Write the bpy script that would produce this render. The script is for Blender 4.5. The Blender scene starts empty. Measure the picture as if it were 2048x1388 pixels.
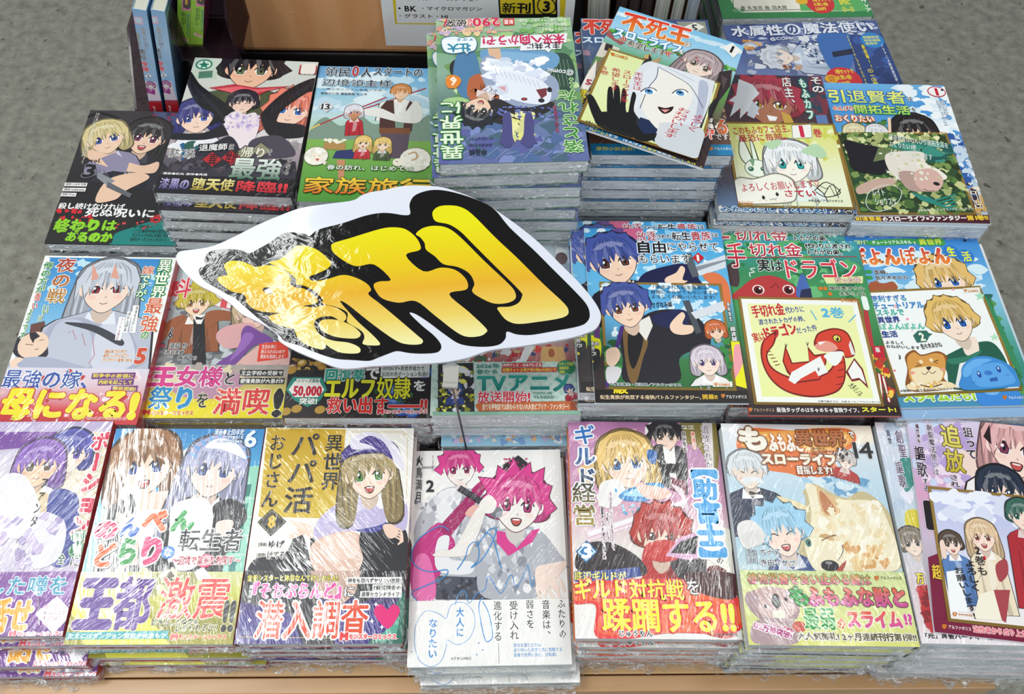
# Book display: shrink-wrapped comics in stacks on a low wooden table, seen from above
LIGHTS = [(-1.15, .62, 1.2, .18, 24), (-.86, .47, .8, .05, 7), (-.64, .50, .8, .05, 7), (.53, .72, 1.0, .05, 5), (.74, .85, 1.0, .05, 5), (.93, .95, 1.0, .05, 5), (0, -2.0, 1.6, .1, 27), (-1.4, -1.8, 1.6, .1, 27), (1.4, -1.8, 1.6, .1, 27)]
FILMSTR = 1.0
import bpy, math, random
from mathutils import Vector, Matrix
PI = math.pi
sc = bpy.context.scene
col = sc.collection

# ---------------------------------------------------------------- camera, world, lights, exposure
YAW = math.radians(-3.1)
EYE = Vector((0, 0, 1.45))
RZ = Matrix.Rotation(YAW, 4, 'Z')
pitch, roll = 1.03475, 0.04948
U = Vector((0, math.sin(pitch), math.cos(pitch))); X = Vector((1, 0, 0))
right = X*math.cos(roll) + U*math.sin(roll)
upv = -X*math.sin(roll) + U*math.cos(roll)
fw = Vector((0, math.cos(pitch), -math.sin(pitch)))
M = Matrix((right, upv, -fw)).transposed().to_4x4()
camd = bpy.data.cameras.new('camera'); cam = bpy.data.objects.new('camera', camd); col.objects.link(cam)
cam.matrix_world = Matrix.Translation(EYE) @ RZ @ M
camd.sensor_width = 36; camd.lens = 1763.9/2048*36; camd.clip_start = .02
sc.camera = cam
w = bpy.data.worlds.new('shop_hall'); sc.world = w; w.use_nodes = True
bg = w.node_tree.nodes['Background']; bg.inputs[0].default_value = (.86, .93, 1, 1); bg.inputs[1].default_value = .38
sc.view_settings.view_transform = 'Standard'; sc.view_settings.look = 'None'
sc.view_settings.gamma = 1; sc.view_settings.use_curve_mapping = False
sc.view_settings.exposure = -0.48
# fluorescent battens on the shop ceiling (all outside the frame); last three are fill added to brighten page fronts
for (x, y, l, wd, p) in LIGHTS:
    ld = bpy.data.lights.new('batten_or_fill', 'AREA'); ld.shape = 'RECTANGLE'; ld.size = wd; ld.size_y = l
    ld.energy = p; ld.color = (.97, 1, .98)
    lo = bpy.data.objects.new('batten_or_fill', ld); col.objects.link(lo); lo.location = (x, y, 2.75)

# ---------------------------------------------------------------- helpers
def s2l(c):
    c = c/255
    return c/12.92 if c <= .04045 else ((c+.055)/1.055)**2.4
def rgb(h):
    h = h.lstrip('#')
    if len(h) == 3: h = ''.join(a*2 for a in h)
    return tuple(s2l(int(h[i:i+2], 16)) for i in (0, 2, 4))
def mixc(a, b, t): return tuple(a[i]*(1-t)+b[i]*t for i in range(3))

def link(name, me, parent=None, mat=None):
    o = bpy.data.objects.new(name, me); col.objects.link(o)
    if parent: o.parent = parent
    if mat and me and not me.materials: me.materials.append(mat)
    return o
def tag(o, label=None, cat=None, group=None, kind=None):
    if label: o['label'] = label
    if cat: o['category'] = cat
    if group: o['group'] = group
    if kind: o['kind'] = kind
    return o
class MB:
    def __init__(s): s.v = []; s.f = []; s.c = []; s.anyc = False
    def face(s, pts, c=(1, 1, 1)):
        b = len(s.v); s.v += [tuple(p) for p in pts]; s.f.append(tuple(range(b, b+len(pts)))); s.c += [c]*len(pts)
    def box(s, x0, y0, z0, x1, y1, z1, c=(1, 1, 1), mat=None):
        P = [(x0, y0, z0), (x1, y0, z0), (x1, y1, z0), (x0, y1, z0), (x0, y0, z1), (x1, y0, z1), (x1, y1, z1), (x0, y1, z1)]
        if mat: P = [tuple(mat @ Vector(p)) for p in P]
        b = len(s.v); s.v += P; s.c += [c]*8
        for f in ((0, 3, 2, 1), (4, 5, 6, 7), (0, 1, 5, 4), (1, 2, 6, 5), (2, 3, 7, 6), (3, 0, 4, 7)): s.f.append(tuple(b+i for i in f))
    def prism(s, poly, z0, z1, c=(1, 1, 1)):
        n = len(poly); b = len(s.v)
        s.v += [(x, y, z0) for x, y in poly] + [(x, y, z1) for x, y in poly]; s.c += [c]*(2*n)
        s.f.append(tuple(b+n-1-i for i in range(n))); s.f.append(tuple(b+n+i for i in range(n)))
        for i in range(n):
            j = (i+1) % n; s.f.append((b+i, b+j, b+n+j, b+n+i))
    def tube(s, pts, r, n=6, c=(1, 1, 1)):
        b = len(s.v); pts = [Vector(p) for p in pts]
        for i, p in enumerate(pts):
            d = (pts[min(i+1, len(pts)-1)]-pts[max(i-1, 0)]).normalized()
            a = d.orthogonal().normalized(); e = d.cross(a)
            if i and (a.dot(pa) < 0): a = -a; e = -e
            if i:
                a = (pa - d*pa.dot(d)).normalized(); e = d.cross(a)
            pa = a
            for k in range(n):
                t = 2*PI*k/n; s.v.append(tuple(p + r*(math.cos(t)*a + math.sin(t)*e))); s.c.append(c)
        for i in range(len(pts)-1):
            for k in range(n):
                k2 = (k+1) % n; s.f.append((b+i*n+k, b+i*n+k2, b+i*n+n+k2, b+i*n+n+k))
        s.f.append(tuple(b+n-1-k for k in range(n))); s.f.append(tuple(b+(len(pts)-1)*n+k for k in range(n)))
    def mesh(s, name, mat=None, smooth=False):
        me = bpy.data.meshes.new(name); me.from_pydata(s.v, [], s.f)
        a = me.color_attributes.new('Col', 'FLOAT_COLOR', 'POINT')
        fl = []
        for c in s.c: fl += [c[0], c[1], c[2], 1]
        a.data.foreach_set('color', fl)
        if smooth: me.polygons.foreach_set('use_smooth', [True]*len(me.polygons))
        if mat: me.materials.append(mat)
        return me
    def build(s, name, mat, parent=None, smooth=False): return link(name, s.mesh(name, mat, smooth), parent)

# ---------------------------------------------------------------- materials
def nt(name):
    m = bpy.data.materials.new(name); m.use_nodes = True
    n = m.node_tree.nodes; l = m.node_tree.links; b = n['Principled BSDF']
    return m, n, l, b
def nd(n, t, **k):
    x = n.new(t)
    for a, v in k.items():
        if a.startswith('i_'):
            x.inputs[a[2:].replace('_', ' ')].default_value = v
        else: setattr(x, a, v)
    return x
def film_bump(n, l, strong=1.0):
    """crinkles of tight shrink film: long shallow buckles and fine stretched creases, turned at random on every book"""
    tc = nd(n, 'ShaderNodeTexCoord'); oi = nd(n, 'ShaderNodeObjectInfo')
    off = nd(n, 'ShaderNodeVectorMath', operation='SCALE'); off.inputs[0].default_value = (7, 13, 3); l.new(oi.outputs['Random'], off.inputs['Scale'])
    add = nd(n, 'ShaderNodeVectorMath', operation='ADD'); l.new(tc.outputs['Object'], add.inputs[0]); l.new(off.outputs[0], add.inputs[1])
    m1 = nd(n, 'ShaderNodeMapping'); m1.inputs['Scale'].default_value = (9, 6, 1); l.new(add.outputs[0], m1.inputs[0])
    n1 = nd(n, 'ShaderNodeTexNoise'); n1.inputs['Scale'].default_value = 1.0; n1.inputs['Detail'].default_value = 1; l.new(m1.outputs[0], n1.inputs['Vector'])
    rot = nd(n, 'ShaderNodeMapRange'); rot.inputs['To Min'].default_value = -.9; rot.inputs['To Max'].default_value = .9; l.new(oi.outputs['Random'], rot.inputs['Value'])
    vr = nd(n, 'ShaderNodeVectorRotate', rotation_type='Z_AXIS'); l.new(add.outputs[0], vr.inputs['Vector']); l.new(rot.outputs[0], vr.inputs['Angle'])
    m2 = nd(n, 'ShaderNodeMapping'); m2.inputs['Scale'].default_value = (260, 26, 1); l.new(vr.outputs[0], m2.inputs[0])
    n2 = nd(n, 'ShaderNodeTexNoise'); n2.inputs['Scale'].default_value = 1.0; n2.inputs['Detail'].default_value = 2.5; n2.inputs['Distortion'].default_value = .6; l.new(m2.outputs[0], n2.inputs['Vector'])
    pw = nd(n, 'ShaderNodeMath', operation='POWER'); pw.inputs[1].default_value = 2.2; l.new(n2.outputs['Fac'], pw.inputs[0])
    # creases only where the film is loose
    n3 = nd(n, 'ShaderNodeTexNoise'); n3.inputs['Scale'].default_value = 11; l.new(add.outputs[0], n3.inputs['Vector'])
    r3 = nd(n, 'ShaderNodeMapRange'); r3.inputs['From Min'].default_value = .45; r3.inputs['From Max'].default_value = .62; r3.inputs['To Min'].default_value = .07; l.new(n3.outputs['Fac'], r3.inputs['Value'])
    mu = nd(n, 'ShaderNodeMath', operation='MULTIPLY'); l.new(pw.outputs[0], mu.inputs[0]); l.new(r3.outputs[0], mu.inputs[1])
    b1 = nd(n, 'ShaderNodeBump'); b1.inputs['Strength'].default_value = 1; b1.inputs['Distance'].default_value = .009*strong; l.new(n1.outputs['Fac'], b1.inputs['Height'])
    b2 = nd(n, 'ShaderNodeBump'); b2.inputs['Strength'].default_value = 1; b2.inputs['Distance'].default_value = .0034*strong; l.new(mu.outputs[0], b2.inputs['Height']); l.new(b1.outputs[0], b2.inputs['Normal'])
    return b2
def mat_print(name, coat, rough, strong=1.0, spec=.5):
    m, n, l, b = nt(name)
    a = nd(n, 'ShaderNodeVertexColor', layer_name='Col')
    l.new(a.outputs['Color'], b.inputs['Base Color'])
    b.inputs['Roughness'].default_value = rough; b.inputs['Specular IOR Level'].default_value = spec
    if coat:
        b.inputs['Coat Weight'].default_value = coat; b.inputs['Coat Roughness'].default_value = .03
        bp = film_bump(n, l, strong); l.new(bp.outputs[0], b.inputs['Coat Normal'])
    return m
FILMED = mat_print('print_under_film', 1.0, .35, FILMSTR, .4)
BARE = mat_print('bare_print', 0, .34, 1, .25)
CARD = mat_print('card_print', 0, .45, 1, .3)
def mat_plain(name, c, rough=.5, spec=.5, bump=None, metal=0):
    m, n, l, b = nt(name); b.inputs['Base Color'].default_value = (*rgb(c), 1)
    b.inputs['Roughness'].default_value = rough; b.inputs['Specular IOR Level'].default_value = spec; b.inputs['Metallic'].default_value = metal
    if bump:
        t = nd(n, 'ShaderNodeTexCoord'); x = nd(n, 'ShaderNodeTexNoise'); x.inputs['Scale'].default_value = bump[0]; l.new(t.outputs['Object'], x.inputs['Vector'])
        k = nd(n, 'ShaderNodeBump'); k.inputs['Distance'].default_value = bump[1]; l.new(x.outputs['Fac'], k.inputs['Height']); l.new(k.outputs[0], b.inputs['Normal'])
    return m
def mat_pages():
    m, n, l, b = nt('page_edges')
    t = nd(n, 'ShaderNodeTexCoord'); mp = nd(n, 'ShaderNodeMapping'); mp.inputs['Scale'].default_value = (6, 6, 2200); l.new(t.outputs['Object'], mp.inputs[0])
    x = nd(n, 'ShaderNodeTexNoise'); x.inputs['Scale'].default_value = 1; x.inputs['Detail'].default_value = 3; l.new(mp.outputs[0], x.inputs['Vector'])
    r = nd(n, 'ShaderNodeValToRGB'); r.color_ramp.elements[0].position = .3; r.color_ramp.elements[0].color = (*rgb('#bcc8d0'), 1); r.color_ramp.elements[1].position = .62; r.color_ramp.elements[1].color = (*rgb('#f4f9fc'), 1)
    l.new(x.outputs['Fac'], r.inputs[0]); l.new(r.outputs[0], b.inputs['Base Color'])
    k = nd(n, 'ShaderNodeBump'); k.inputs['Distance'].default_value = .0004; l.new(x.outputs['Fac'], k.inputs['Height']); l.new(k.outputs[0], b.inputs['Normal'])
    b.inputs['Roughness'].default_value = .6
    return m
PAGES = mat_pages()
def mat_film():
    m, n, l, b = nt('clear_film')
    out = n['Material Output']
    t = nd(n, 'ShaderNodeTexCoord'); oi = nd(n, 'ShaderNodeObjectInfo')
    off = nd(n, 'ShaderNodeVectorMath', operation='SCALE'); off.inputs[0].default_value = (5, 3, 7); l.new(oi.outputs['Random'], off.inputs['Scale'])
    add = nd(n, 'ShaderNodeVectorMath', operation='ADD'); l.new(t.outputs['Object'], add.inputs[0]); l.new(off.outputs[0], add.inputs[1])
    mp = nd(n, 'ShaderNodeMapping'); mp.inputs['Scale'].default_value = (36, 90, 230); l.new(add.outputs[0], mp.inputs[0])
    x = nd(n, 'ShaderNodeTexNoise'); x.inputs['Scale'].default_value = 1; x.inputs['Detail'].default_value = 4; x.inputs['Distortion'].default_value = 1.5; l.new(mp.outputs[0], x.inputs['Vector'])
    k = nd(n, 'ShaderNodeBump'); k.inputs['Distance'].default_value = .008; l.new(x.outputs['Fac'], k.inputs['Height'])
    g = nd(n, 'ShaderNodeBsdfGlossy'); g.inputs['Roughness'].default_value = .22; l.new(k.outputs[0], g.inputs['Normal'])
    d = nd(n, 'ShaderNodeBsdfDiffuse'); d.inputs['Color'].default_value = (.90, .95, 1, 1); l.new(k.outputs[0], d.inputs['Normal'])
    tr = nd(n, 'ShaderNodeBsdfTransparent')
    mg = nd(n, 'ShaderNodeMixShader'); mg.inputs[0].default_value = .55; l.new(d.outputs[0], mg.inputs[1]); l.new(g.outputs[0], mg.inputs[2])
    rr = nd(n, 'ShaderNodeMapRange'); rr.inputs['From Min'].default_value = .42; rr.inputs['From Max'].default_value = .66; rr.inputs['To Min'].default_value = .06; rr.inputs['To Max'].default_value = .62; l.new(x.outputs['Fac'], rr.inputs['Value'])
    ms = nd(n, 'ShaderNodeMixShader'); l.new(rr.outputs[0], ms.inputs[0]); l.new(tr.outputs[0], ms.inputs[1]); l.new(mg.outputs[0], ms.inputs[2])
    l.new(ms.outputs[0], out.inputs['Surface'])
    return m
FILM = mat_film()
def mat_wood(name, c1, c2, sc_, rough=.35):
    m, n, l, b = nt(name)
    t = nd(n, 'ShaderNodeTexCoord'); mp = nd(n, 'ShaderNodeMapping'); mp.inputs['Scale'].default_value = sc_; l.new(t.outputs['Object'], mp.inputs[0])
    x = nd(n, 'ShaderNodeTexNoise'); x.inputs['Scale'].default_value = 1; x.inputs['Detail'].default_value = 6; x.inputs['Distortion'].default_value = .8; l.new(mp.outputs[0], x.inputs['Vector'])
    r = nd(n, 'ShaderNodeValToRGB'); r.color_ramp.elements[0].position = .3; r.color_ramp.elements[0].color = (*rgb(c1), 1); r.color_ramp.elements[1].position = .7; r.color_ramp.elements[1].color = (*rgb(c2), 1)
    l.new(x.outputs['Fac'], r.inputs[0]); l.new(r.outputs[0], b.inputs['Base Color']); b.inputs['Roughness'].default_value = rough
    return m
def mat_floor():
    m, n, l, b = nt('speckled_vinyl')
    t = nd(n, 'ShaderNodeTexCoord')
    def noise(s, d=4): 
        x = nd(n, 'ShaderNodeTexNoise'); x.inputs['Scale'].default_value = s; x.inputs['Detail'].default_value = d; l.new(t.outputs['Object'], x.inputs['Vector']); return x
    a = noise(42, 5); r = nd(n, 'ShaderNodeValToRGB'); e = r.color_ramp.elements
    e[0].position = .3; e[0].color = (*rgb('#87847a'), 1); e[1].position = .68; e[1].color = (*rgb('#aaa798'), 1); l.new(a.outputs['Fac'], r.inputs[0])
    s_ = noise(38, 2); r2 = nd(n, 'ShaderNodeValToRGB'); e = r2.color_ramp.elements; e[0].position = .27; e[0].color = (1, 1, 1, 1); e[1].position = .34; e[1].color = (0, 0, 0, 1); l.new(s_.outputs['Fac'], r2.inputs[0])
    f_ = noise(140, 2); r3 = nd(n, 'ShaderNodeValToRGB'); e = r3.color_ramp.elements; e[0].position = .3; e[0].color = (.8, .8, .8, 1); e[1].position = .4; e[1].color = (0, 0, 0, 1); l.new(f_.outputs['Fac'], r3.inputs[0])
    mx = nd(n, 'ShaderNodeMixRGB'); l.new(r2.outputs[0], mx.inputs[0]); l.new(r.outputs[0], mx.inputs[1]); mx.inputs[2].default_value = (*rgb('#65625a'), 1)
    my = nd(n, 'ShaderNodeMixRGB'); l.new(r3.outputs[0], my.inputs[0]); l.new(mx.outputs[0], my.inputs[1]); my.inputs[2].default_value = (*rgb('#7d7a70'), 1)
    l.new(my.outputs[0], b.inputs['Base Color']); b.inputs['Roughness'].default_value = .55
    k = nd(n, 'ShaderNodeBump'); k.inputs['Distance'].default_value = .002; l.new(a.outputs['Fac'], k.inputs['Height']); l.new(k.outputs[0], b.inputs['Normal'])
    return m

# ---------------------------------------------------------------- lettering
_g = {}
def glyph(ch, res=2):
    k = (ch, res)
    if k in _g: return _g[k]
    c = bpy.data.curves.new('t', 'FONT'); c.body = ch; c.resolution_u = res
    o = bpy.data.objects.new('t', c); col.objects.link(o)
    dg = bpy.context.evaluated_depsgraph_get(); dg.update(); ev = o.evaluated_get(dg); m = ev.to_mesh()
    v = [(p.co.x, p.co.y) for p in m.vertices]; f = [tuple(q.vertices) for q in m.polygons]
    cnt = {}
    for q in f:
        for i in range(len(q)):
            a, b = q[i], q[(i+1) % len(q)]; kk = (min(a, b), max(a, b)); cnt[kk] = cnt.get(kk, 0)+1
    e = [kk for kk, x in cnt.items() if x == 1]
    ev.to_mesh_clear(); bpy.data.objects.remove(o); bpy.data.curves.remove(c)
    if ord(ch) < 0x2000:
        adv = (max((p[0] for p in v), default=.25)+.07) if v else .3
    else: adv = 1.0
    _g[k] = (v, f, e, adv); return _g[k]

class Painter:
    """flat print laid on a cover: every shape is a thin layer of ink, one above the other"""
    def __init__(s, hw, hh, z0, step=.010):
        s.hw = hw; s.hh = hh; s.z = z0; s.step = step; s.m = MB(); s.j = 0
    def clip(s, pts):
        for ax, lim, sg in ((0, s.hw, 1), (0, -s.hw, -1), (1, s.hh, 1), (1, -s.hh, -1)):
            out = []
            if not pts: return pts
            for i in range(len(pts)):
                a, b = pts[i-1], pts[i]; ia = sg*(a[ax]-lim) <= 0; ib = sg*(b[ax]-lim) <= 0
                if ia != ib:
                    t = (lim-a[ax])/(b[ax]-a[ax]); out.append((a[0]+(b[0]-a[0])*t, a[1]+(b[1]-a[1])*t))
                if ib: out.append(b)
            pts = out
        return pts
    def poly(s, pts, c, adv=True, colf=None):
        if adv: s.z += s.step
        q = s.clip(pts)
        if len(q) < 3: return
        s.j = (s.j+1) % 7; z = s.z+s.j*.00012
        b = len(s.m.v); s.m.v += [(x*.001, y*.001, z*.001) for x, y in q]
        s.m.c += [colf(x, y) for x, y in q] if colf else [c]*len(q)
        ar = sum(q[i-1][0]*q[i][1]-q[i][0]*q[i-1][1] for i in range(len(q)))
        r = range(len(q)) if ar > 0 else range(len(q)-1, -1, -1)
        s.m.f.append(tuple(b+i for i in r))
    @staticmethod
    def smooth(p, closed=True, k=5):
        n = len(p); out = []
        rng = range(n) if closed else range(n-1)
        for i in rng:
            if closed: a, b, c, d = p[i-1], p[i], p[(i+1) % n], p[(i+2) % n]
            else: a, b, c, d = p[max(i-1, 0)], p[i], p[i+1], p[min(i+2, n-1)]
            for j in range(k):
                t = j/k
                out.append(tuple(.5*((2*b[m])+(-a[m]+c[m])*t+(2*a[m]-5*b[m]+4*c[m]-d[m])*t*t+(-a[m]+3*b[m]-3*c[m]+d[m])*t**3) for m in (0, 1)))
        if not closed: out.append(p[-1])
        return out
    def line(s, p, w, c, sm=0, taper=0):
        if sm and len(p) > 2: p = s.smooth(p, False, 4)
        s.z += s.step; n = len(p); L = []; R = []
        for i in range(n):
            a = p[max(i-1, 0)]; b = p[min(i+1, n-1)]; dx, dy = b[0]-a[0], b[1]-a[1]; h = math.hypot(dx, dy) or 1
            ww = w*.5*(1-taper*abs(2*i/(n-1)-1)) if taper and n > 1 else w*.5
            L.append((p[i][0]-dy/h*ww, p[i][1]+dx/h*ww)); R.append((p[i][0]+dy/h*ww, p[i][1]-dx/h*ww))
        for i in range(n-1): s.poly([R[i], R[i+1], L[i+1], L[i]], c, False)
    def ell(s, cx, cy, rx, ry, rot, c, n=18, colf=None, adv=True):
        ca, sa = math.cos(rot), math.sin(rot)
        s.poly([(cx+rx*math.cos(2*PI*i/n)*ca-ry*math.sin(2*PI*i/n)*sa, cy+rx*math.cos(2*PI*i/n)*sa+ry*math.sin(2*PI*i/n)*ca) for i in range(n)], c, adv, colf)
    def text(s, t, cx, cy, w, h, c, oc, ow, vert, rot, sk, bold):
        lines = t.split('\n'); items = []; res = 2 if min(w, h) > 6 else 1
        if vert:
            x = 0.0
            for ln in lines:
                y = 0.0
                for ch in ln:
                    if ch == ' ': y -= .5; continue
                    g = glyph(ch, res)
                    rt = ch in 'ー〜～…―（）()「」『』【】-'
                    dx, dy = (.55, .5) if ch in '、。' else ((0.08, .05) if ch in 'ゃゅょっャュョッィァ' else (0, 0))
                    aw = g[3]
                    items.append((g, x+dx+(1-aw)*.5*(not rt), y+dy, rt)); y -= 1.02
                x -= 1.18
        else:
            y = 0.0
            for ln in lines:
                x = 0.0
                for ch in ln:
                    if ch == ' ': x += .35; continue
                    g = glyph(ch, res); items.append((g, x, y, False)); x += g[3]
                y -= 1.15
        def tr(p, it):
            if it[3]: px, py = p[0]-.5, p[1]-.36; p = (.5+py, .36-px)
            return (p[0]+it[1], p[1]+it[2])
        allp = [tr(p, it) for it in items for p in it[0][0]]
        if not allp: return
        x0 = min(p[0] for p in allp); x1 = max(p[0] for p in allp); y0 = min(p[1] for p in allp); y1 = max(p[1] for p in allp)
        if set(t) <= set('ー-―'): y0 -= .2; y1 += .2
        sx, sy = w/max(x1-x0, 1e-3), h/max(y1-y0, 1e-3); mx, my = (x0+x1)/2, (y0+y1)/2
        if len(t) <= 2: sx = min(sx, sy*1.3)
        ca, sa = math.cos(rot), math.sin(rot)
        def fin(p):
            X, Y = (p[0]-mx)*sx, (p[1]-my)*sy; X += Y*sk
            return (cx+X*ca-Y*sa, cy+X*sa+Y*ca)
        em = min(abs(sx), abs(sy))
        if isinstance(c, list):
            c1, c2 = c
            cf = lambda x, y: mixc(c1, c2, max(0, min(1, .5-((y-cy)*ca-(x-cx)*sa)/h)))
        else: cf = None
        def strokes(hw0, cc, colf):
            for it in items:
                v = [fin(tr(p, it)) for p in it[0][0]]; k_ = len(it[0][1]); hw_ = hw0-bw+bw*(1 if k_ < 34 else .62 if k_ < 60 else .4)
                for a, b in it[0][2]:
                    ax, ay = v[a]; bx, by = v[b]; dx, dy = bx-ax, by-ay; L = math.hypot(dx, dy)
                    if L < 1e-6: continue
                    dx /= L; dy /= L; e = hw_*.75
                    s.poly([(ax-dx*e-dy*hw_*.4, ay-dy*e+dx*hw_*.4), (ax-dx*e+dy*hw_*.4, ay-dy*e-dx*hw_*.4), (ax+dy*hw_, ay-dx*hw_), (bx+dy*hw_, by-dx*hw_), (bx+dx*e+dy*hw_*.4, by+dy*e-dx*hw_*.4), (bx+dx*e-dy*hw_*.4, by+dy*e+dx*hw_*.4), (bx-dy*hw_, by+dx*hw_), (ax-dy*hw_, ay+dx*hw_)], cc, False, colf)
        bw = bold*em
        if oc is not None:
            s.z += s.step; strokes(ow+bw, oc, None)
        s.z += s.step
        if bw > 0: strokes(bw, c, cf)
        s.z += .004
        for it in items:
            v = [fin(tr(p, it)) for p in it[0][0]]
            for q in it[0][1]: s.poly([v[i] for i in q], c, False, cf)
    def blobs(s, cols, x0, y0, x1, y1, n, size, seed, asp=1):
        r = random.Random(seed)
        n = int(n*1.8)
        for i in range(n):
            cx, cy = r.uniform(x0, x1), r.uniform(y0, y1); c = r.choice(cols); z = size*r.uniform(.3, 1.0); k = r.randint(7, 11); a0 = r.random()*6
            s.poly(s.smooth([(cx+z*asp*r.uniform(.4, 1.2)*math.cos(a0+2*PI*j/k), cy+z*r.uniform(.4, 1.2)*math.sin(a0+2*PI*j/k)) for j in range(k)], True, 2), c, i % 3 == 0)
    def figure(s, cx, cy, r, hair, eye, skin, rot, seed, o):
        """a plain drawn person: o = options: L hair length, b body colour, m mouth, c closed eyes, h hat colour, S spiky, k collar colour, w body width, bh body height"""
        R = random.Random(seed); ca, sa = math.cos(rot), math.sin(rot); fl = -1 if o.get('flip') else 1
        T = lambda x, y: (cx+(x*fl*ca-y*sa)*r, cy+(x*fl*sa+y*ca)*r)
        P = lambda c, pts, sm=1: s.poly(s.smooth([T(*p) for p in pts], True, 4) if sm else [T(*p) for p in pts], c)
        dark = lambda c, k=.55: tuple(v*k for v in c)
        lite = lambda c, k=.4: mixc(c, (1, 1, 1), k)
        Ln = o.get('L', .6); line = (.02, .012, .015)
        ol = mixc(dark(hair, .25), line, .4)
        # hair behind
        hb = [(-1.2, 1.1), (-.6, 1.55), (0, 1.7), (.6, 1.55), (1.2, 1.1), (1.42, .2), (1.35+.1*Ln, -Ln), (.8, -Ln-.25), (.4, -.5), (-.4, -.5), (-.8, -Ln-.25), (-1.35-.1*Ln, -Ln), (-1.42, .2)]
        P(ol, [(x*1.05, y*1.05) for x, y in hb]); P(dark(hair, .62), hb)
        if Ln > .7:
            for sx in (-1, 1):
                for i in range(4):
                    x = sx*(.85+.14*i); s.line([T(x, .3), T(x*1.04, -Ln*.5), T(x*.98, -Ln)], .09*r, dark(hair, .4) if i % 2 else hair, 1, .6)
        if 'b' in o:
            bw, bh = o.get('w', 1.9), o.get('bh', 3.4); bc = o['b']
            B = [(-.42, -1.15), (.42, -1.15), (bw*.8, -1.62), (bw, -2.0), (bw*1.12, -bh), (-bw*1.12, -bh), (-bw, -2.0), (-bw*.8, -1.62)]
            P(line, [(x*1.04, y*1.01+.03) for x, y in B], 0); P(bc, B, 0)
            P(dark(bc, .7), [(-bw*.55, -2.1), (-bw*.45, -bh), (-bw*.75, -bh)], 0); P(dark(bc, .7), [(bw*.55, -2.2), (bw*.5, -bh), (bw*.8, -bh)], 0)
            P(lite(bc, .25), [(-.1, -1.9), (.5, -2.2), (.2, -bh*.8), (-.3, -bh*.85)], 0)
            for i in range(7):
                xx = R.uniform(-bw*.8, bw*.8); yy = -2.2-R.random()*(bh-2.4)
                s.line([T(xx, yy), T(xx+R.uniform(-.15, .15), yy-.35), T(xx+R.uniform(-.4, .4), yy-.8)], .07*r, dark(bc, .45), 1, .8)
            k = o.get('k', lite(bc, .6))
            P(k, [(-.55, -1.2), (0, -2.0), (-.75, -1.95)], 0); P(k, [(.55, -1.2), (0, -2.0), (.75, -1.95)], 0)
        P(dark(skin, .72), [(-.34, -.8), (.34, -.8), (.4, -1.45), (0, -1.85), (-.4, -1.45)])
        for sx in (-1, 1): P(skin, [(sx*.95, .1), (sx*1.18, .2), (sx*1.15, -.25), (sx*.92, -.4)])
        F_ = [(-1, .35), (-.96, -.3), (-.62, -.88), (0, -1.28), (.62, -.88), (.96, -.3), (1, .35), (.6, 1.0), (0, 1.2), (-.6, 1.0)]
        P(ol, [(x*1.035, y*1.03) for x, y in F_]); P(skin, F_)
        P(mixc(skin, (.9, .25, .2), .2), [(-.8, -.42), (-.5, -.35), (-.38, -.48), (-.6, -.6)]); P(mixc(skin, (.9, .25, .2), .2), [(.8, -.42), (.5, -.35), (.38, -.48), (.6, -.6)])
        for sx in (-1, 1):
            ex, ey = sx*.47, -.1
            if o.get('c'):
                s.line([T(ex-.26, ey-.05), T(ex, ey+.1), T(ex+.26, ey-.05)], .07*r, line, 1)
            else:
                hgt = o.get('eh', .26)
                P((.93, .94, .95), [(ex-.27, ey), (ex-.1, ey+hgt), (ex+.18, ey+hgt*.95), (ex+.27, ey), (ex+.12, ey-hgt), (ex-.14, ey-hgt)])
                P(dark(eye, .35), [(ex-.17, ey+hgt), (ex+.17, ey+hgt), (ex+.17, ey-hgt*.7), (ex, ey-hgt*.95), (ex-.17, ey-hgt*.7)])
                P(eye, [(ex-.13, ey+.04), (ex+.13, ey+.04), (ex+.12, ey-hgt*.6), (ex, ey-hgt*.82), (ex-.12, ey-hgt*.6)])
                P((.01, .01, .015), [(ex-.06, ey+.1), (ex+.06, ey+.1), (ex+.05, ey-.1), (ex-.05, ey-.1)])
                P((1, 1, 1), [(ex-.12, ey+.17), (ex-.01, ey+.17), (ex-.02, ey+.06), (ex-.11, ey+.05)])
                s.line([T(ex-.3, ey+.06), T(ex-.12, ey+hgt+.02), T(ex+.14, ey+hgt+.02), T(ex+.3, ey+.06)], .085*r, line, 1, .3)
            by = o.get('by', 0)
            s.line([T(ex-.25, ey+.42-by*sx), T(ex, ey+.5), T(ex+.25, ey+.42+by*sx)], .05*r, ol, 1, .5)
        s.line([T(.02, -.42), T(.07, -.52)], .05*r, dark(skin, .5))
        m = o.get('m', 0)
        if m == 1:
            P(line, [(-.24, -.66), (.24, -.66), (.14, -.98), (-.12, -.98)]); P((.55, .09, .08), [(-.2, -.69), (.2, -.69), (.11, -.93), (-.1, -.93)]); P((.95, .95, .95), [(-.16, -.68), (.16, -.68), (.13, -.74), (-.13, -.74)], 0)
        else: s.line([T(-.17, -.77), T(0, -.83), T(.17, -.76)], .05*r, dark(skin, .35), 1)
        # fringe
        n = 7; sp = o.get('S', 0); fr = []
        for i in range(n+1):
            x = -1.12+2.24*i/n
            fr.append((x, .45-.25*abs(x)+R.uniform(-.05, .1)))
            if i < n: fr.append((x+.16*(1 if i % 2 else 2)*.8, (.02-.45*abs(x)**1.6)+R.uniform(-.18, .1)))
        top = [(1.3, -.35-.3*min(Ln, 1)), (1.38, .45), (1.08, 1.15), (.55, 1.52), (0, 1.64), (-.55, 1.52), (-1.08, 1.15), (-1.38, .45), (-1.3, -.35-.3*min(Ln, 1))]
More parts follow.
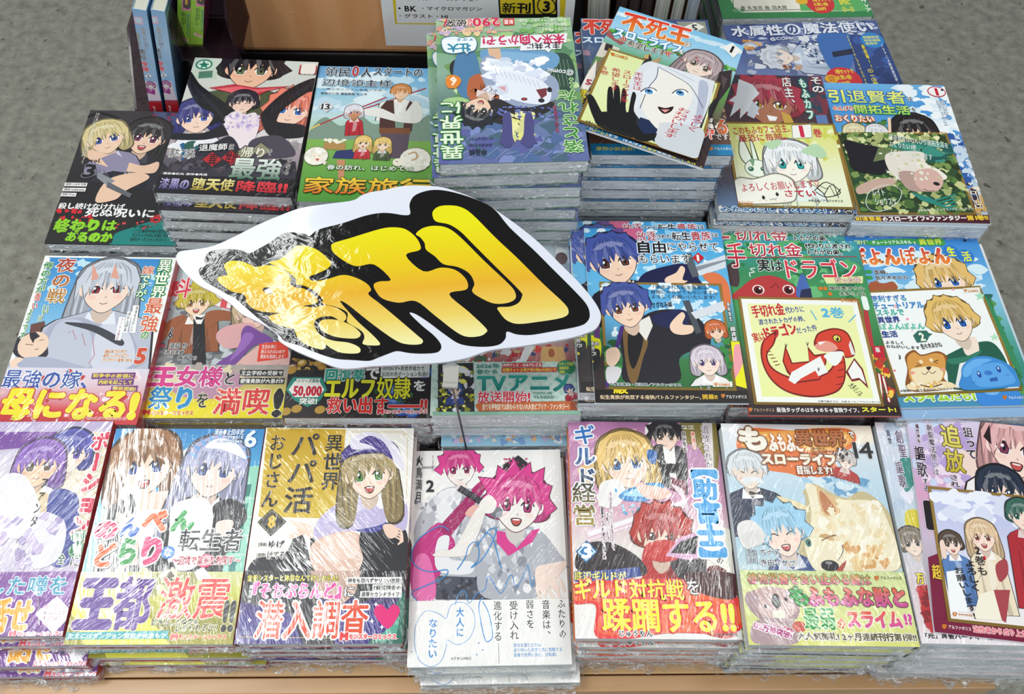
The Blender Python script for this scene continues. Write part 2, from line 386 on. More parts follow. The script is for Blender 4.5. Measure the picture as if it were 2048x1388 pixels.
        if sp:
            t2 = []
            for i, (x, y) in enumerate(top):
                t2.append((x, y))
                if i < len(top)-1:
                    nx, ny = (x+top[i+1][0])/2, (y+top[i+1][1])/2; k = 1+sp*R.uniform(.7, 1.3); t2.append((nx*k+R.uniform(-.1, .1), ny*k))
            top = t2
        P(mixc(skin, dark(skin, .6), .55), [(-1.0, .5), (-.95, -.12), (-.7, .02), (-.4, -.02), (-.15, .12), (.2, .05), (.45, .1), (.75, -.05), (.97, -.15), (1.0, .5)], 0) if False else None
        H = fr+top
        P(ol, [(x*1.03, y*1.03+.01) for x, y in H], 0); P(hair, H, 0)
        for i in range(n):
            a, b_, c_ = fr[2*i], fr[2*i+1], fr[min(2*i+2, len(fr)-1)]; m_ = ((a[0]+c_[0])/2*.45, 1.35)
            P(mixc(hair, dark(hair, .5), R.uniform(.1, .55)) if i % 2 else lite(hair, R.uniform(.04, .14)), [(a[0]*.95, a[1]+.1), b_, ((b_[0]+c_[0])/2, (b_[1]+c_[1])/2+.1), m_], 0)
            P(dark(hair, .45), [b_, (b_[0]+.06, b_[1]+.3), (b_[0]*.8, b_[1]+.62), (b_[0]-.03, b_[1]+.25)], 0)
        for i in range(9):
            x = -1+2*i/8+R.uniform(-.1, .1)
            s.line([T(x*.35, 1.45), T(x*.8, 1.0), T(x*1.0, .45-.2*abs(x))], .06*r, dark(hair, .5), 1, .8)
        P(lite(hair, .16), [(-.9, .8), (-.4, 1.12), (.15, 1.16), (.7, .95), (.52, .74), (.3, .9), (.05, .8), (-.2, .96), (-.45, .78)], 0)
        for i in range(3):
            x = -.5+.45*i; s.line([T(x, 1.2), T(x*1.25, .75)], .05*r, lite(hair, .6), 0, .9)
        if 'h' in o:
            P(dark(o['h'], .4), [(-1.5, .75), (-1.2, 1.5), (0, 2.1), (1.3, 1.6), (1.6, .7), (.8, 1.05), (-.7, 1.08)]); P(o['h'], [(-1.42, .82), (-1.1, 1.48), (0, 2.0), (1.2, 1.5), (1.5, .8), (.8, 1.15), (-.7, 1.18)]); P(lite(o['h'], .45), [(-1.1, 1.1), (0, 1.5), (1.2, 1.15), (.8, 1.2), (0, 1.35), (-.7, 1.22)])

def cc(x):
    if x is None: return None
    if isinstance(x, str) and '>' in x: a, b = x.split('>'); return [rgb(a), rgb(b)]
    return rgb(x)
def paint(p, ops):
    """coordinates are tenths of a millimetre from the centre of the cover"""
    q = lambda L: [(L[i]*.1, L[i+1]*.1) for i in range(0, len(L), 2)]
    for o in ops:
        k = o[0]
        if k == 'p':
            c = cc(o[1]); pts = q(o[2])
            if o[3]: pts = p.smooth(pts, True, 5)
            if isinstance(c, list):
                ys = [y for _, y in pts]; a, b = max(ys), min(ys)
                p.poly(pts, c[0], True, lambda x, y: mixc(c[0], c[1], (a-y)/(a-b+1e-6)))
            else: p.poly(pts, c)
        elif k == 'l': p.line(q(o[3]), o[2]*.1, cc(o[1]), o[4])
        elif k == 'e': p.ell(o[2]*.1, o[3]*.1, o[4]*.1, o[5]*.1, o[6], cc(o[1]))
        elif k == 't': p.text(o[1], o[2]*.1, o[3]*.1, o[4]*.1, o[5]*.1, cc(o[6]), cc(o[7]), o[8]*.1, o[9], o[10], o[11], o[12])
        elif k == 'g':
            cs = [rgb(c) for c in o[1]]; x0, y0, x1, y1 = [v*.1 for v in o[2:6]]; n = len(cs)-1; p.z += p.step
            for i in range(n):
                ya, yb = y1+(y0-y1)*i/n, y1+(y0-y1)*(i+1)/n
                p.poly([(x0, yb), (x1, yb), (x1, ya), (x0, ya)], cs[i], False, lambda x, y: cs[i] if abs(y-ya) < abs(y-yb) else cs[i+1])
        elif k == 'n': p.blobs([rgb(c) for c in o[1]], *[v*.1 for v in o[2:6]], o[6], o[7]*.1, o[8], o[9])
        elif k == 'f':
            d = dict(o[9])
            for kk in ('b', 'h', 'k'):
                if kk in d: d[kk] = rgb(d[kk])
            p.figure(o[1]*.1, o[2]*.1, o[3]*.1, rgb(o[4]), rgb(o[5]), rgb(o[6]), o[7], o[8], d)

def place(pose):
    x, y, z, t, a, b = pose
    return Matrix.Translation(EYE) @ RZ @ Matrix.Translation((x, y, z)) @ Matrix.Rotation(t, 4, 'Z') @ Matrix.Rotation(a, 4, 'X') @ Matrix.Rotation(b, 4, 'Y')
ITEMS = [
{'id':'T1','pose':[-.404,.6044,-.706,.038,0,0,0],'w':.128,'h':.182,'n':4,'spine':'#1a1a1c','label':'black manga volume with a blonde girl and a black-haired girl over a green splash','kind':'book','stack':'vol. 3 manga','cat':'book','bandy':-400,'art':[['g',['#3a3436','#2b2729','#1e1b1e','#151416'],-640,-910,640,910],['p','#3b4f78',[38,906,314,887,322,700,129,747],0],['n',['#343a5a','#7a3050','#44506e'],63,700,332,880,10,43,3,1],['f',46,521,180,'#35302f','#8a3050','#efc9ae',-.15,5,{'L':1.6,'b':'#2a2830','m':1,'k':'#44424c','w':1.7,'bh':3.8}],['f',-371,496,174,'#d9c78e','#4a5aa8','#eecbb0',.35,4,{'L':1,'b':'#8d86a0','k':'#cfc8dc','w':1.5,'bh':2.8}],['l','#18161a',26.9,[-673,790,-518,868,-305,788],1],['p','#e9c2a6',[-501,325,-298,267,71,126,247,181,240,32,56,27,-177,70,-467,187],1],['p','#e9c2a6',[-217,-79,56,27,200,-43,-1,-218,-82,-339,-275,-368],1],['p','#8b8d94',[-344,28,-141,-89,-197,-163,-333,-57],0],['p','#5f6168',[-211,-103,74,-264,57,-312,-212,-176],0],['p','#8d86a0',[-361,215,-229,294,-52,173,-55,24,-209,44],0],['n',['#c8202c','#8f1a20'],-611,-650,509,-470,14,39,8,1]],'band':[['g',['#1b1a1a','#20201e'],-640,-910,640,-400],['p','#0f7f78',[19,-776,145,-705,357,-608,607,-602,681,-982,-69,-1000,10,-888],1],['n',['#d1202c'],-605,-624,-267,-494,7,46,9,1],['n',['#86c820'],-616,-888,-25,-655,8,35,10,1],['n',['#d84040'],-18,-719,469,-617,6,25,12,1],['n',['#c32a30'],324,-629,451,-540,3,43,13,1]],'text':[['t','だに死にたくないと願ったはずなのに、\nどうしてこうなってしまったんだ',-544,492,41,738,'#e8e4df',None,0,1,0,0,.03],['t','vol.',-406,180,112,55,'#1c1a1c',None,0,0,0,0,.03],['t','3',-434,38,153,169,'#121113','#8b8794',7.4,0,0,0,.03],['p','#e9e6e2',[-642,-129,-411,-128,-410,-176,-641,-177],0],['t','原作 シオヤマ琴',-524,-151,201,31,'#1b1b1b',None,0,0,0,0,.03],['p','#e9e6e2',[-643,-197,-409,-195,-408,-243,-641,-245],0],['t','構成 sudekuma',-524,-219,204,31,'#1b1b1b',None,0,0,0,0,.03],['p','#e9e6e2',[-644,-264,-487,-264,-486,-312,-642,-311],0],['t','原案 FTops',-563,-287,126,32,'#1b1b1b',None,0,0,0,0,.03],['t','殺し続けなければ',-294,-434,661,77,'#f2f0ee','#2a2a2a',3.6,0,0,0,.05],['t','死ぬ呪いに',7,-515,682,103,'#f4f2f0','#2a2a2a',3.6,0,0,0,.05],['t','終わりは',-295,-673,602,138,'#8fd21e','#31520c',5.3,0,0,0,.09],['t','あるのか',-224,-821,446,112,'#8fd21e','#31520c',5.3,0,0,0,.09],['t','第一部完結―\n一二三書房WEB小説大賞\n《コミックポルカ賞》受賞\n現代ダークファンタジー!',368,-761,374,205,'#0a3a38',None,0,0,0,0,.03]]},
{'id':'T2','pose':[-.2779,.6216,-.642,.016,0,0,0],'w':.128,'h':.182,'n':8,'spine':'#141318','label':'dark manga with black crow wings and a black-haired young man above them','kind':'book','stack':'crow-wing manga','cat':'book','bandy':-695,'art':[['g',['#cfd6cf','#c9c6c0','#a99aa0','#5a5560'],-640,-910,640,910],['g',['#cfd8cf','#b8c4b6'],-634,604,-362,894],['e','#1f7a66',-527,812,88,76,0],['e','#dfe9df',-527,812,70,57,0],['p','#1f7a66',[-540,873,-514,828,-470,823,-498,797,-479,756,-521,780,-552,752,-550,794,-588,816,-547,827],0],['p','#4f7a68',[-557,704,-419,727,-407,628,-545,605],0],['f',-33,767,224,'#1e1c26','#6a7a50','#e9b99a',0,21,{'L':.4,'S':.28,'b':'#4a5236','k':'#e2ae8e','w':2.2,'bh':3,'by':.08}],['f',460,215,178,'#e8806a','#3a70c8','#f4cdb8',-.1,22,{'L':1.6,'b':'#d8d0d0','S':.2,'w':1.3,'bh':2.4,'by':.06}],['f',-449,56,162,'#3d3a7e','#5060b8','#f2d0bc',.2,23,{'L':.9,'b':'#e6e6ea','w':1.3,'bh':2.4,'m':0}],['n',['#2c5a50','#e8e8ea','#1d5c8c'],-601,-517,-312,-300,9,69,3,1],['p','#b83040',[-409,472,-166,537,60,497,418,542,177,452,51,344,-79,362,-160,409],0],['p','#e0606a',[-334,463,-106,509,65,472,314,511,108,436,29,368,-104,399],0],['p','#17151c',[-599,644,-509,518,-398,421,-248,303,-96,161,-94,-35,-209,7,-304,-46,-281,102,-424,193,-516,288,-635,512,-663,640,-638,694],1],['p','#17151c',[649,659,553,628,390,489,243,278,183,101,323,11,366,185,486,341,579,448,653,503],1],['p','#1d1b22',[-151,-14,-337,-144,-647,-172,-623,-242,-335,-239,-154,-182,-59,-130],1],['p','#1d1b22',[179,126,354,37,626,2,647,-142,424,-177,273,-113],1],['l','#3b3844',5.4,[-563,515,-501,390],0],['l','#3b3844',5.5,[626,632,571,499],0],['l','#3b3844',5.4,[-521,471,-457,342],0],['l','#3b3844',5.5,[581,582,534,453],0],['l','#3b3844',5.4,[-480,427,-412,294],0],['l','#3b3844',5.5,[537,533,497,408],0],['l','#3b3844',5.4,[-438,384,-368,246],0],['l','#3b3844',5.4,[493,485,461,363],0],['l','#3b3844',5.4,[-397,340,-325,198],0],['l','#3b3844',5.4,[449,436,424,318],0],['l','#3b3844',5.4,[-355,297,-281,151],0],['l','#3b3844',5.4,[406,388,388,273],0],['l','#3b3844',5.3,[-314,254,-238,104],0],['l','#3b3844',5.4,[363,340,352,229],0],['l','#3b3844',5.3,[-274,211,-195,57],0],['l','#3b3844',5.4,[320,292,316,185],0],['l','#3b3844',5.3,[-233,168,-152,10],0],['l','#3b3844',5.4,[277,245,280,141],0],['f',-31,276,111,'#2a2434','#503060','#eccab8',.1,24,{'L':.5,'c':1}],['p','#eadbe0',[-139,109,-60,163,20,117,122,147,186,-21,158,-261,67,-336,-41,-224,-147,-38],1],['n',['#b9a3cd','#d6c6e2','#f0e6ee'],-192,-70,177,106,22,39,5,1],['p','#2b2733',[-222,-281,-67,-178,54,-360,-40,-504,-278,-515,-434,-431],1],['p','#4a4350',[150,-214,420,-153,595,-380,362,-438,152,-425],1],['p','#36313c',[-636,-602,-326,-449,28,-500,609,-471,710,-913,-632,-913],0],['n',['#4a4048','#2a262c','#5c5560'],-662,-607,630,-489,30,75,7,1]],'band':[['g',['#1b171c','#17141a'],-640,-910,640,-695]],'text':[['g',['#b31d26','#8f1a20'],461,716,641,847],['t','III',552,793,104,114,'#e9e2da',None,0,0,0,0,.14],['t','落ちこぼれ',-481,-420,246,117,'#1a1a1c','#e6e2de',5.1,0,0,0,.03],['p','#17161a',[-351,-299,-83,-262,-56,-366,-326,-403],0],['t','退魔師',-203,-331,263,85,'#f1efec',None,0,0,.122,0,.03],['t','は',-27,-319,42,70,'#1a1a1c','#e6e2de',3.5,0,0,0,.03],['p','#2a2628',[-283,-493,-202,-382,-78,-483,-160,-592],0],['p','#b3262e',[-273,-492,-199,-394,-89,-483,-162,-580],0],['p','#2a2628',[-108,-461,-26,-350,97,-451,14,-560],0],['p','#b3262e',[-98,-461,-24,-362,86,-451,12,-549],0],['p','#2a2628',[17,-397,101,-285,223,-387,139,-497],0],['p','#8f8a70',[28,-397,103,-297,213,-387,137,-486],0],['p','#2a2628',[156,-351,241,-238,363,-340,278,-451],0],['p','#8f8a70',[167,-350,243,-250,353,-341,276,-440],0],['t','異',-175,-493,83,145,'#221216',None,0,0,0,0,.03],['t','世界',-1,-455,117,155,'#221216',None,0,0,0,0,.03],['t','帰り',187,-377,220,128,'#e6e0cc','#222',3.5,0,0,0,.03],['t','で',344,-372,43,75,'#1a1a1c','#e6e2de',3.5,0,0,0,.03],['t','最強',256,-585,477,260,'#e8efe6>#3f6a52','#1b2a22',6.8,0,0,0,.06],['t','となる',552,-536,39,215,'#1a1a1c','#ddd8d4',3.4,1,0,0,.03],['t','漫画◆紅丸 原作◆秀是',-397,-682,419,29,'#efedea',None,0,0,0,0,.03],['t','漆黒の',-473,-806,271,133,'#bfb4e2>#4a3f80','#0d0b10',3.4,0,0,0,.05],['t','堕天使',-111,-797,390,145,'#f0e49a>#b59a30','#0d0b10',3.4,0,0,0,.05],['t','降臨!!',348,-806,467,132,'#e8404a>#b81d28','#0d0b10',3.4,0,0,0,.06]]},
{'id':'T3','pose':[-.1475,.624,-.646,.037,0,0,0],'w':.128,'h':.182,'n':8,'spine':'#e8ead8','label':'manga with a blue sky, a big man in a vest and sheep on a meadow','kind':'book','stack':'blue-sky sheep manga','cat':'book','art':[['g',['#4d93c8','#8fc3dc','#bcd8d8','#8cb85a','#4f9a34','#3b8a2a'],-640,-910,640,910],['n',['#d8e8ee','#b9d6e6'],-787,288,539,761,24,92,1,1.8],['p','#7d9484',[-621,6,-499,181,-325,63,-161,217,11,98,253,229,403,135,551,239,571,-151,-598,-186],1],['g',['#7fae52','#4c9634'],-747,-903,602,-119],['l','#a82430',16,[-615,30,-170,316,89,477],0],['l','#e8c860',17.7,[-623,18,-541,81],0],['l','#a82430',16.2,[-150,292,485,619],0],['f',231,546,77,'#d78a45','#805030','#f0c8a6',0,31,{'L':.1,'b':'#e8e6e0','w':2.6,'bh':5.2,'c':1,'k':'#f2ece4'}],['p','#4a2a22',[93,426,165,441,213,31,57,-22,38,323],0],['p','#4a2a22',[330,434,388,385,375,12,288,-15,300,331],0],['p','#e4e2dc',[385,435,467,286,439,136,260,130,21,197,-107,218,-132,292,29,323,253,229],1],['p','#5a4a58',[75,-22,359,-13,346,-346,84,-354],0],['p','#7a4a28',[51,50,355,55,363,-25,57,-27],0],['f',-218,252,68,'#e6e2ea','#a04050','#c98a64',.1,32,{'L':.9,'b':'#b5202c','w':1.2,'bh':4.6}],['p','#2d3468',[-343,-273,-170,-244,-123,-372,-367,-367],0],['p','#c98a64',[-321,-389,-243,-387,-227,-637,-278,-639],0],['p','#b08850',[-469,-158,-257,-164,-257,-259,-467,-253],0],['n',['#f2ead8'],-465,-164,-266,-122,6,32,3,1],['f',-87,-159,60,'#efca72','#805030','#f6d8bd',0,33,{'L':1.8,'b':'#c03038','m':1,'w':1.2,'bh':3.5}],['f',105,-177,60,'#efca72','#805030','#f6d8bd',0,34,{'L':1.8,'b':'#4a5a38','w':1.2,'bh':3.4}],['e','#8a7f70',-526,-348,118,123,0],['e','#f1ecdf',-526,-348,114,116,0],['n',['#fbf8ef','#e4ddcc'],-629,-437,-424,-259,16,31,66,1],['e','#8a7f70',434,-367,154,160,0],['e','#f1ecdf',434,-367,150,150,0],['n',['#fbf8ef','#e4ddcc'],306,-483,561,-250,16,32,86,1],['e','#f6ead8',-515,-371,55,61,0],['l','#6a4a30',5.2,[-551,-354,-535,-344],0],['l','#6a4a30',5.2,[-500,-343,-482,-352],0],['p','#c05040',[-531,-383,-487,-382,-504,-417],0],['l','#c9a070',17.5,[360,-299,429,-274,450,-343,400,-380],1],['e','#f6ead8',271,-407,52,51,0],['l','#4a3a30',7,[244,-396,271,-400],0]],'text':[['t','領民',-440,820,265,138,'#1e2430','#cfe4f0',5.6,0,0,0,.02],['t','0',-257,832,64,147,'#b02a38','#cfe4f0',5.6,0,0,0,.03],['t','人',-143,820,100,135,'#1e2430','#cfe4f0',5.6,0,0,0,.03],['t','スタートの',183,839,504,117,'#1e2430','#cfe4f0',5.6,0,0,0,.03],['t','辺境領主様',-225,661,711,97,'#1e2430','#cfe4f0',5.5,0,0,0,.02],['t','〜青のディアスと蒼角の乙女〜',-245,567,667,18,'#2a3a5a',None,0,0,0,0,.03],['t','原作ユンボ 漫画風楼 キンタ',-346,504,468,26,'#1e2430',None,0,0,0,0,.03],['p','#efefef',[-590,313,-514,394,-420,319,-496,231],0],['p','#30343a',[-579,314,-513,384,-431,318,-497,241],0],['p','#efefef',[-572,314,-512,376,-438,318,-498,248],0],['t','13',-507,313,79,73,'#20242c',None,0,0,0,0,.03],['t','春の訪れ、はじめての',10,-488,832,63,'#f4f6ea','#2c5a20',5.2,0,0,0,.02],['t','家族旅行',2,-715,1188,201,'#f6de3a>#e06a18','#4a2a08',6.8,0,0,0,.04]]},
{'id':'T4','pose':[-.0146,.6058,-.562,.1,0,0,0],'w':.128,'h':.182,'n':13,'spine':'#3f7a48','label':'manga lying upside down with a white wolf and a boy on a green cover','kind':'book','stack':'upside-down manga','cat':'book','art':[['g',['#a9c8a0','#7fae84','#8fae9a','#5f7f78','#6a7ba6','#5e6aa0'],-640,-910,640,910],['n',['#6f9a5a','#a8cc8a','#88b070','#c8dca0','#5a8a60'],-617,-201,634,682,60,101,1,1.5],['n',['#4f6a9a','#5b5f9c','#7d8cc0','#48647a'],-617,-925,610,-338,50,94,2,1],['p','#2c4a3c',[306,364,559,405,616,119,514,-108,392,-13,325,174],1],['l','#7d9a78',5,[337,339,359,-12],0],['l','#7d9a78',5,[374,338,395,-13],0],['l','#7d9a78',5,[410,337,431,-14],0],['l','#7d9a78',5,[447,336,466,-15],0],['l','#7d9a78',5,[483,335,502,-16],0],['l','#7d9a78',5,[520,334,538,-17],0],['l','#7d9a78',5,[556,333,574,-19],0],['p','#2a2628',[-525,246,-440,361,-318,100,-270,-349,38,-489,268,-367,370,-282,345,-192,-101,-134,-419,-34],1],['p','#4f7fa8',[-438,457,-304,478,-249,191,-292,-83,-421,-124,-495,152],1],['p','#6fa0c8',[-221,475,63,491,428,433,484,311,376,196,48,229,-78,327,-210,331],1],['p','#86b4d8',[-172,450,61,443,391,386,252,318,-44,350],1],['p','#e2b896',[-170,498,-53,495,-44,350,-144,329],0],['p','#b8643c',[-350,101,-250,168,-155,95,-165,-132,-296,-195,-373,-103],1],['p','#9aa6c0',[-245,285,-141,401,78,181,403,125,449,-106,343,-215,115,-274,-55,-180,-193,-41],1],['n',['#f2f4fa','#dfe6f4','#ffffff','#cfd6ea'],-194,-147,316,331,60,73,4,1.3],['p','#e9edf6',[-104,140,29,183,269,83,372,-58,343,-215,214,-233,57,-183,-67,-90],1],['p','#d8dcea',[-111,2,-12,22,-2,-92,-100,-111],0],['p','#e0a0a8',[-95,-10,-30,0,-33,-68],0],['e','#4a2424',130,-168,29,20,0],['e','#b04040',130,-168,19,13,0],['p','#7a3038',[242,-54,341,-34,334,-125,283,-168],0],['e','#1c1a1e',364,-58,23,32,0],['e','#2a2a30',281,-190,29,27,0],['l','#b5bdd4',4.9,[-116,234,-88,140],0],['l','#b5bdd4',4.9,[-74,214,-46,120],0],['l','#b5bdd4',4.9,[-33,194,-5,100],0],['l','#b5bdd4',4.9,[9,174,36,80],0],['l','#b5bdd4',4.9,[51,154,78,61],0],['l','#b5bdd4',4.9,[92,134,119,41],0],['l','#b5bdd4',4.9,[133,114,160,21],0],['l','#b5bdd4',4.9,[174,95,201,2],0],['l','#b5bdd4',4.9,[216,75,242,-18],0],['l','#b5bdd4',4.9,[257,55,283,-37],0],['f',-291,-283,117,'#24262e','#5a5040','#f0cdb0',2.75,41,{'L':.2,'S':.25,'m':1,'b':'#b8643c','w':1,'bh':1.6}],['n',['#e8e48a','#f0eaa8','#d8d890'],-65,-663,168,-356,24,63,6,1],['n',['#5c66a8','#7a86c0'],-187,-392,393,-264,30,25,7,1],['p','#4c4a82',[-65,-356,-1,-358,0,-615,10,-699,-114,-695,-88,-570],1],['e','#4c4a82',-52,-697,40,46,0],['p','#4c4a82',[125,-362,188,-364,186,-621,196,-705,72,-701,99,-576],1],['e','#4c4a82',134,-703,40,46,0],['l','#b8c4dc',3.1,[-548,-804,-439,-726],0],['l','#b8c4dc',3.1,[-469,-831,-363,-753],0],['l','#b8c4dc',3,[-391,-858,-287,-780],0],['l','#b8c4dc',3.1,[-310,-812,-211,-807],0],['l','#b8c4dc',3.1,[-231,-839,-131,-736],0],['l','#b8c4dc',3.1,[-153,-867,-55,-763],0],['l','#b8c4dc',3.1,[-71,-820,20,-791],0],['l','#b8c4dc',3.1,[8,-848,95,-818],0],['l','#b8c4dc',3.1,[86,-875,177,-746],0],['l','#b8c4dc',3.1,[169,-828,253,-774],0],['l','#b8c4dc',3.1,[247,-856,328,-801],0],['l','#b8c4dc',3.1,[324,-883,403,-828],0],['l','#b8c4dc',3.1,[408,-837,487,-757],0],['l','#b8c4dc',3.1,[486,-864,562,-784],0],['n',['#d89a8a','#e8c090','#c8b0d0','#f0d0a0'],-613,692,-60,933,20,58,11,1],['n',['#78b060','#a8d090'],157,686,619,913,14,52,12,1]],'text':[['t','破突',-451,846,196,109,'#1c1c1c','#f0e0e0',5.1,0,3.142,0,.03],['t','290',-164,855,251,115,'#d8264a','#f6e6ea',5.1,0,3.142,0,.03],['t','万部',-319,856,44,113,'#d8264a','#f6e6ea',3.4,1,3.142,0,.03],['p','#d83a2a',[-2,897,101,899,99,808,-4,805],0],['t','新累',47,852,85,64,'#fff',None,0,0,3.142,0,.03],['t','TVアニメ化｜最弱テイマ一の',-215,734,600,31,'#b8502a','#f6e6da',3.4,0,3.142,0,.03],['e','#f0d8c8',-560,750,27,30,0],['t','の',-559,749,28,37,'#1c1c1c',None,0,0,3.142,0,.03],['l','#d8264a',15.2,[-564,805,-537,901],0],['t','ポジティブ精神な\n従魔のもふもふたち!\nもふもふ癒しファンタジー第6弾!',371,804,449,175,'#eef6e0',None,0,0,3.142,0,.03],['p','#f2f2f4',[-223,641,592,679,569,551,529,542,515,467,422,462,393,419,363,459,131,451,140,509,-237,495],0],['t','未来へ向かうぞ!',174,597,759,137,'#d0285a',None,0,0,3.142,0,.05],['t','主と共に、',333,511,347,83,'#2a2a30',None,0,0,3.142,0,.04],['p','#4a7a94',[-598,583,-567,651,-466,668,-399,646,-298,658,-259,574,-280,472,-339,440,-365,402,-380,441,-488,425,-571,461],1],['p','#f4f8fa',[-590,583,-562,641,-466,658,-400,636,-302,649,-267,574,-288,477,-342,450,-364,419,-380,451,-488,435,-564,468],1],['t','壮大',-430,508,210,106,'#2c8aa8',None,0,0,3.142,0,.05],['t','すぎる……',-430,615,276,37,'#2c8aa8',None,0,0,3.142,0,.03],['p','#e8862a',[-561,107,-511,152,-447,127,-424,69,-466,-10,-547,-7],1],['t','6',-493,71,54,104,'#fff4e4',None,0,0,3.142,0,.03],['t','異世界に',-525,-522,195,662,'#e6f2d8','#2f7a2c',9.5,1,3.142,0,.03],['t','落とされた…',514,-372,166,890,'#3f8a34','#cfe8b8',8.2,1,3.142,0,.03],['t','浄化は基本!',393,-390,33,391,'#a83a5a',None,0,1,3.142,0,.03],['t','@comic',480,167,240,82,'#eef2f4',None,0,0,2.95,0,.03],['t','中島鯛',-306,-790,144,73,'#1e2440',None,0,0,3.142,0,.03],['t','ほのぼのる500',-282,-710,194,35,'#1e2440',None,0,0,3.142,0,.03],['t','インバショウスケ',-277,-636,208,33,'#1e2440',None,0,0,3.142,0,.03]]},
{'id':'T5b','pose':[.1213,.6485,-.589,.055,0,0,0],'w':.128,'h':.182,'n':12,'spine':'#2f3a5a','label':'blue manga volume 5 at the top of the stack, half hidden by the tilted booklet','kind':'book','stack':'blue volume-5 manga','cat':'book','bandy':-777,'art':[['g',['#3a4a72','#4a6088','#56606a','#5a4a42','#6a4030'],-640,-910,640,910],['p','#8d8f84',[316,878,607,884,616,672,404,694],0],['n',['#b08a9c','#5a6a8a','#384a6e'],-642,151,-110,887,20,72,1,1],['n',['#8a5a40','#c8a080'],609,-680,710,-317,16,51,2,1],['p','#e9e6da',[380,799,505,868,597,803,488,727],0]],'band':[['g',['#1d86b8','#1a78ac'],-640,-910,640,-777]],'text':[['t','5',493,788,56,89,'#30302c',None,0,0,0,0,.03],['t','不死王',-366,784,498,198,'#d23a28','#f2e2da',7.2,0,0,0,.07],['t','スローライフ',-303,594,669,84,'#e8f4fa','#3a78a8',5.3,0,0,0,.04],['t','る',573,-558,101,179,'#e8743a','#f4ece4',8.4,0,0,0,.08],['t','です。',581,-685,147,72,'#f2f0ea','#3a2018',5,0,0,0,.03],['t','原作小説累計!',-420,-839,346,46,'#e8d84a',None,0,0,0,0,.03],['t','アルファポリス',567,-829,172,37,'#e4eef2',None,0,0,0,0,.03],['p','#d87a2a',[436,-811,469,-811,466,-837,447,-855,433,-837],0]]},
{'id':'T5','pose':[.1237,.6343,-.5739,-.3047,-.0699,.0632,0],'w':.128,'h':.182,'n':0,'spine':'#e8e8e8','label':'thin sample booklet lying askew, red title over blue sky, half under a card','kind':'booklet','cat':'booklet','art':[['g',['#7fc0e4','#a5d2ea','#5da050','#6a6a50','#4a3c38','#3a2c2e'],-640,-910,640,910],['n',['#e6f1f6','#cde4f0'],-667,772,635,818,20,48,2,1.8],['n',['#3f8a3c','#5fae48','#2f7040','#7cc050'],-636,456,699,523,60,43,3,1],['p','#d9d2c4',[-720,312,-459,287,-493,95,-747,48],0],['p','#a05a58',[-661,419,-473,338,-433,389,-547,404,-633,510,-676,471],0],['p','#3a3030',[-607,298,-535,300,-522,195,-594,193],0],['p','#8a7a60',[-672,-196,-546,154,-244,225,-326,-238,-538,-401],0],['n',['#c8bca0','#6a5c48'],-702,-487,-392,-156,12,45,4,1],['p','#e9e2dc',[-670,-588,-617,30,-559,-221,-572,-682],0],['f',308,411,140,'#b9a4a6','#806a50','#f2dccc',-.25,52,{'L':1.8,'b':'#3c3234','w':1.6,'bh':3.2,'by':.08}],['p','#3a3032',[496,408,603,492,635,254,583,8,564,-214,671,-469,631,-736,556,-626],0],['p','#5a4a4c',[523,365,590,343,583,172],0],['n',['#e8e0d8','#6a4a44'],503,-447,716,-245,8,41,6,1],['p','#c8a86a',[-226,292,-170,351,-150,274,-205,245],0],['p','#2c2826',[-232,246,-173,262,-186,342,-142,278,-139,236,-213,212],0],['p','#b89a70',[-130,269,-62,349,-70,243,-129,198],0],['n',['#b83a2c'],-75,400,689,507,10,14,7,1]],'band':[['p','#1f78b4',[-642,-834,638,-913,638,-983,-646,-924],0],['p','#2a3a5c',[-718,-756,-636,-843,-633,-872,-689,-844],0]],'text':[['t','不死王',-216,732,672,267,'#e03a2a>#e8892a','#f6f0ea',9.1,0,.073,0,.05],['t','は',122,667,61,71,'#f4f4f4','#3a6a50',3.7,0,.038,0,.03],['t','スローライフ',-252,530,659,126,'#f2f8fc','#3f8abc',9,0,.071,0,.05],['t','を',94,518,54,65,'#f4f4f4','#3a6a50',3.6,0,-.018,0,.03],['t','希望します',-231,410,374,92,'#2a2420','#f0e8dc',5.4,0,.066,0,.03],['t','≫',-469,430,68,81,'#b8402c','#f4ece4',3.6,0,-.409,0,.03],['t','≪',-18,433,66,80,'#b8402c','#f4ece4',3.6,0,-.309,0,.03],['p','#f2f0ea',[441,784,519,891,628,822,575,667],0],['t','1',540,791,30,105,'#1a1a1a',None,0,0,-.082,0,.02],['t','武勇で',-586,-609,67,355,'#e8d23a','#28321c',5,1,.072,0,.06],['t','5',-591,-316,51,74,'#b03a4a',None,0,0,.133,0,.03],['t','クーポ',-571,-656,117,118,'#f4ecd8','#20301c',4.9,0,.061,0,.06],['t','農作物から',-496,-874,245,55,'#f0f4f8',None,0,0,-.077,0,.04],['t','ゴーレム',-302,-890,146,54,'#ece04a',None,0,0,-.084,0,.04],['t','まで、ほのぼの',-74,-903,311,54,'#f0f4f8',None,0,0,-.043,0,.04],['t','生産系',148,-913,134,53,'#ece04a',None,0,0,-.053,0,.04],['t','異世界',283,-919,136,53,'#f0f4f8',None,0,0,-.041,0,.04],['t','ファンタジー!',487,-918,265,53,'#ece04a',None,0,0,.011,0,.04],['t','ゆで',587,-467,83,140,'#d83a2c','#f4ece4',6.7,0,.04,0,.07]]},
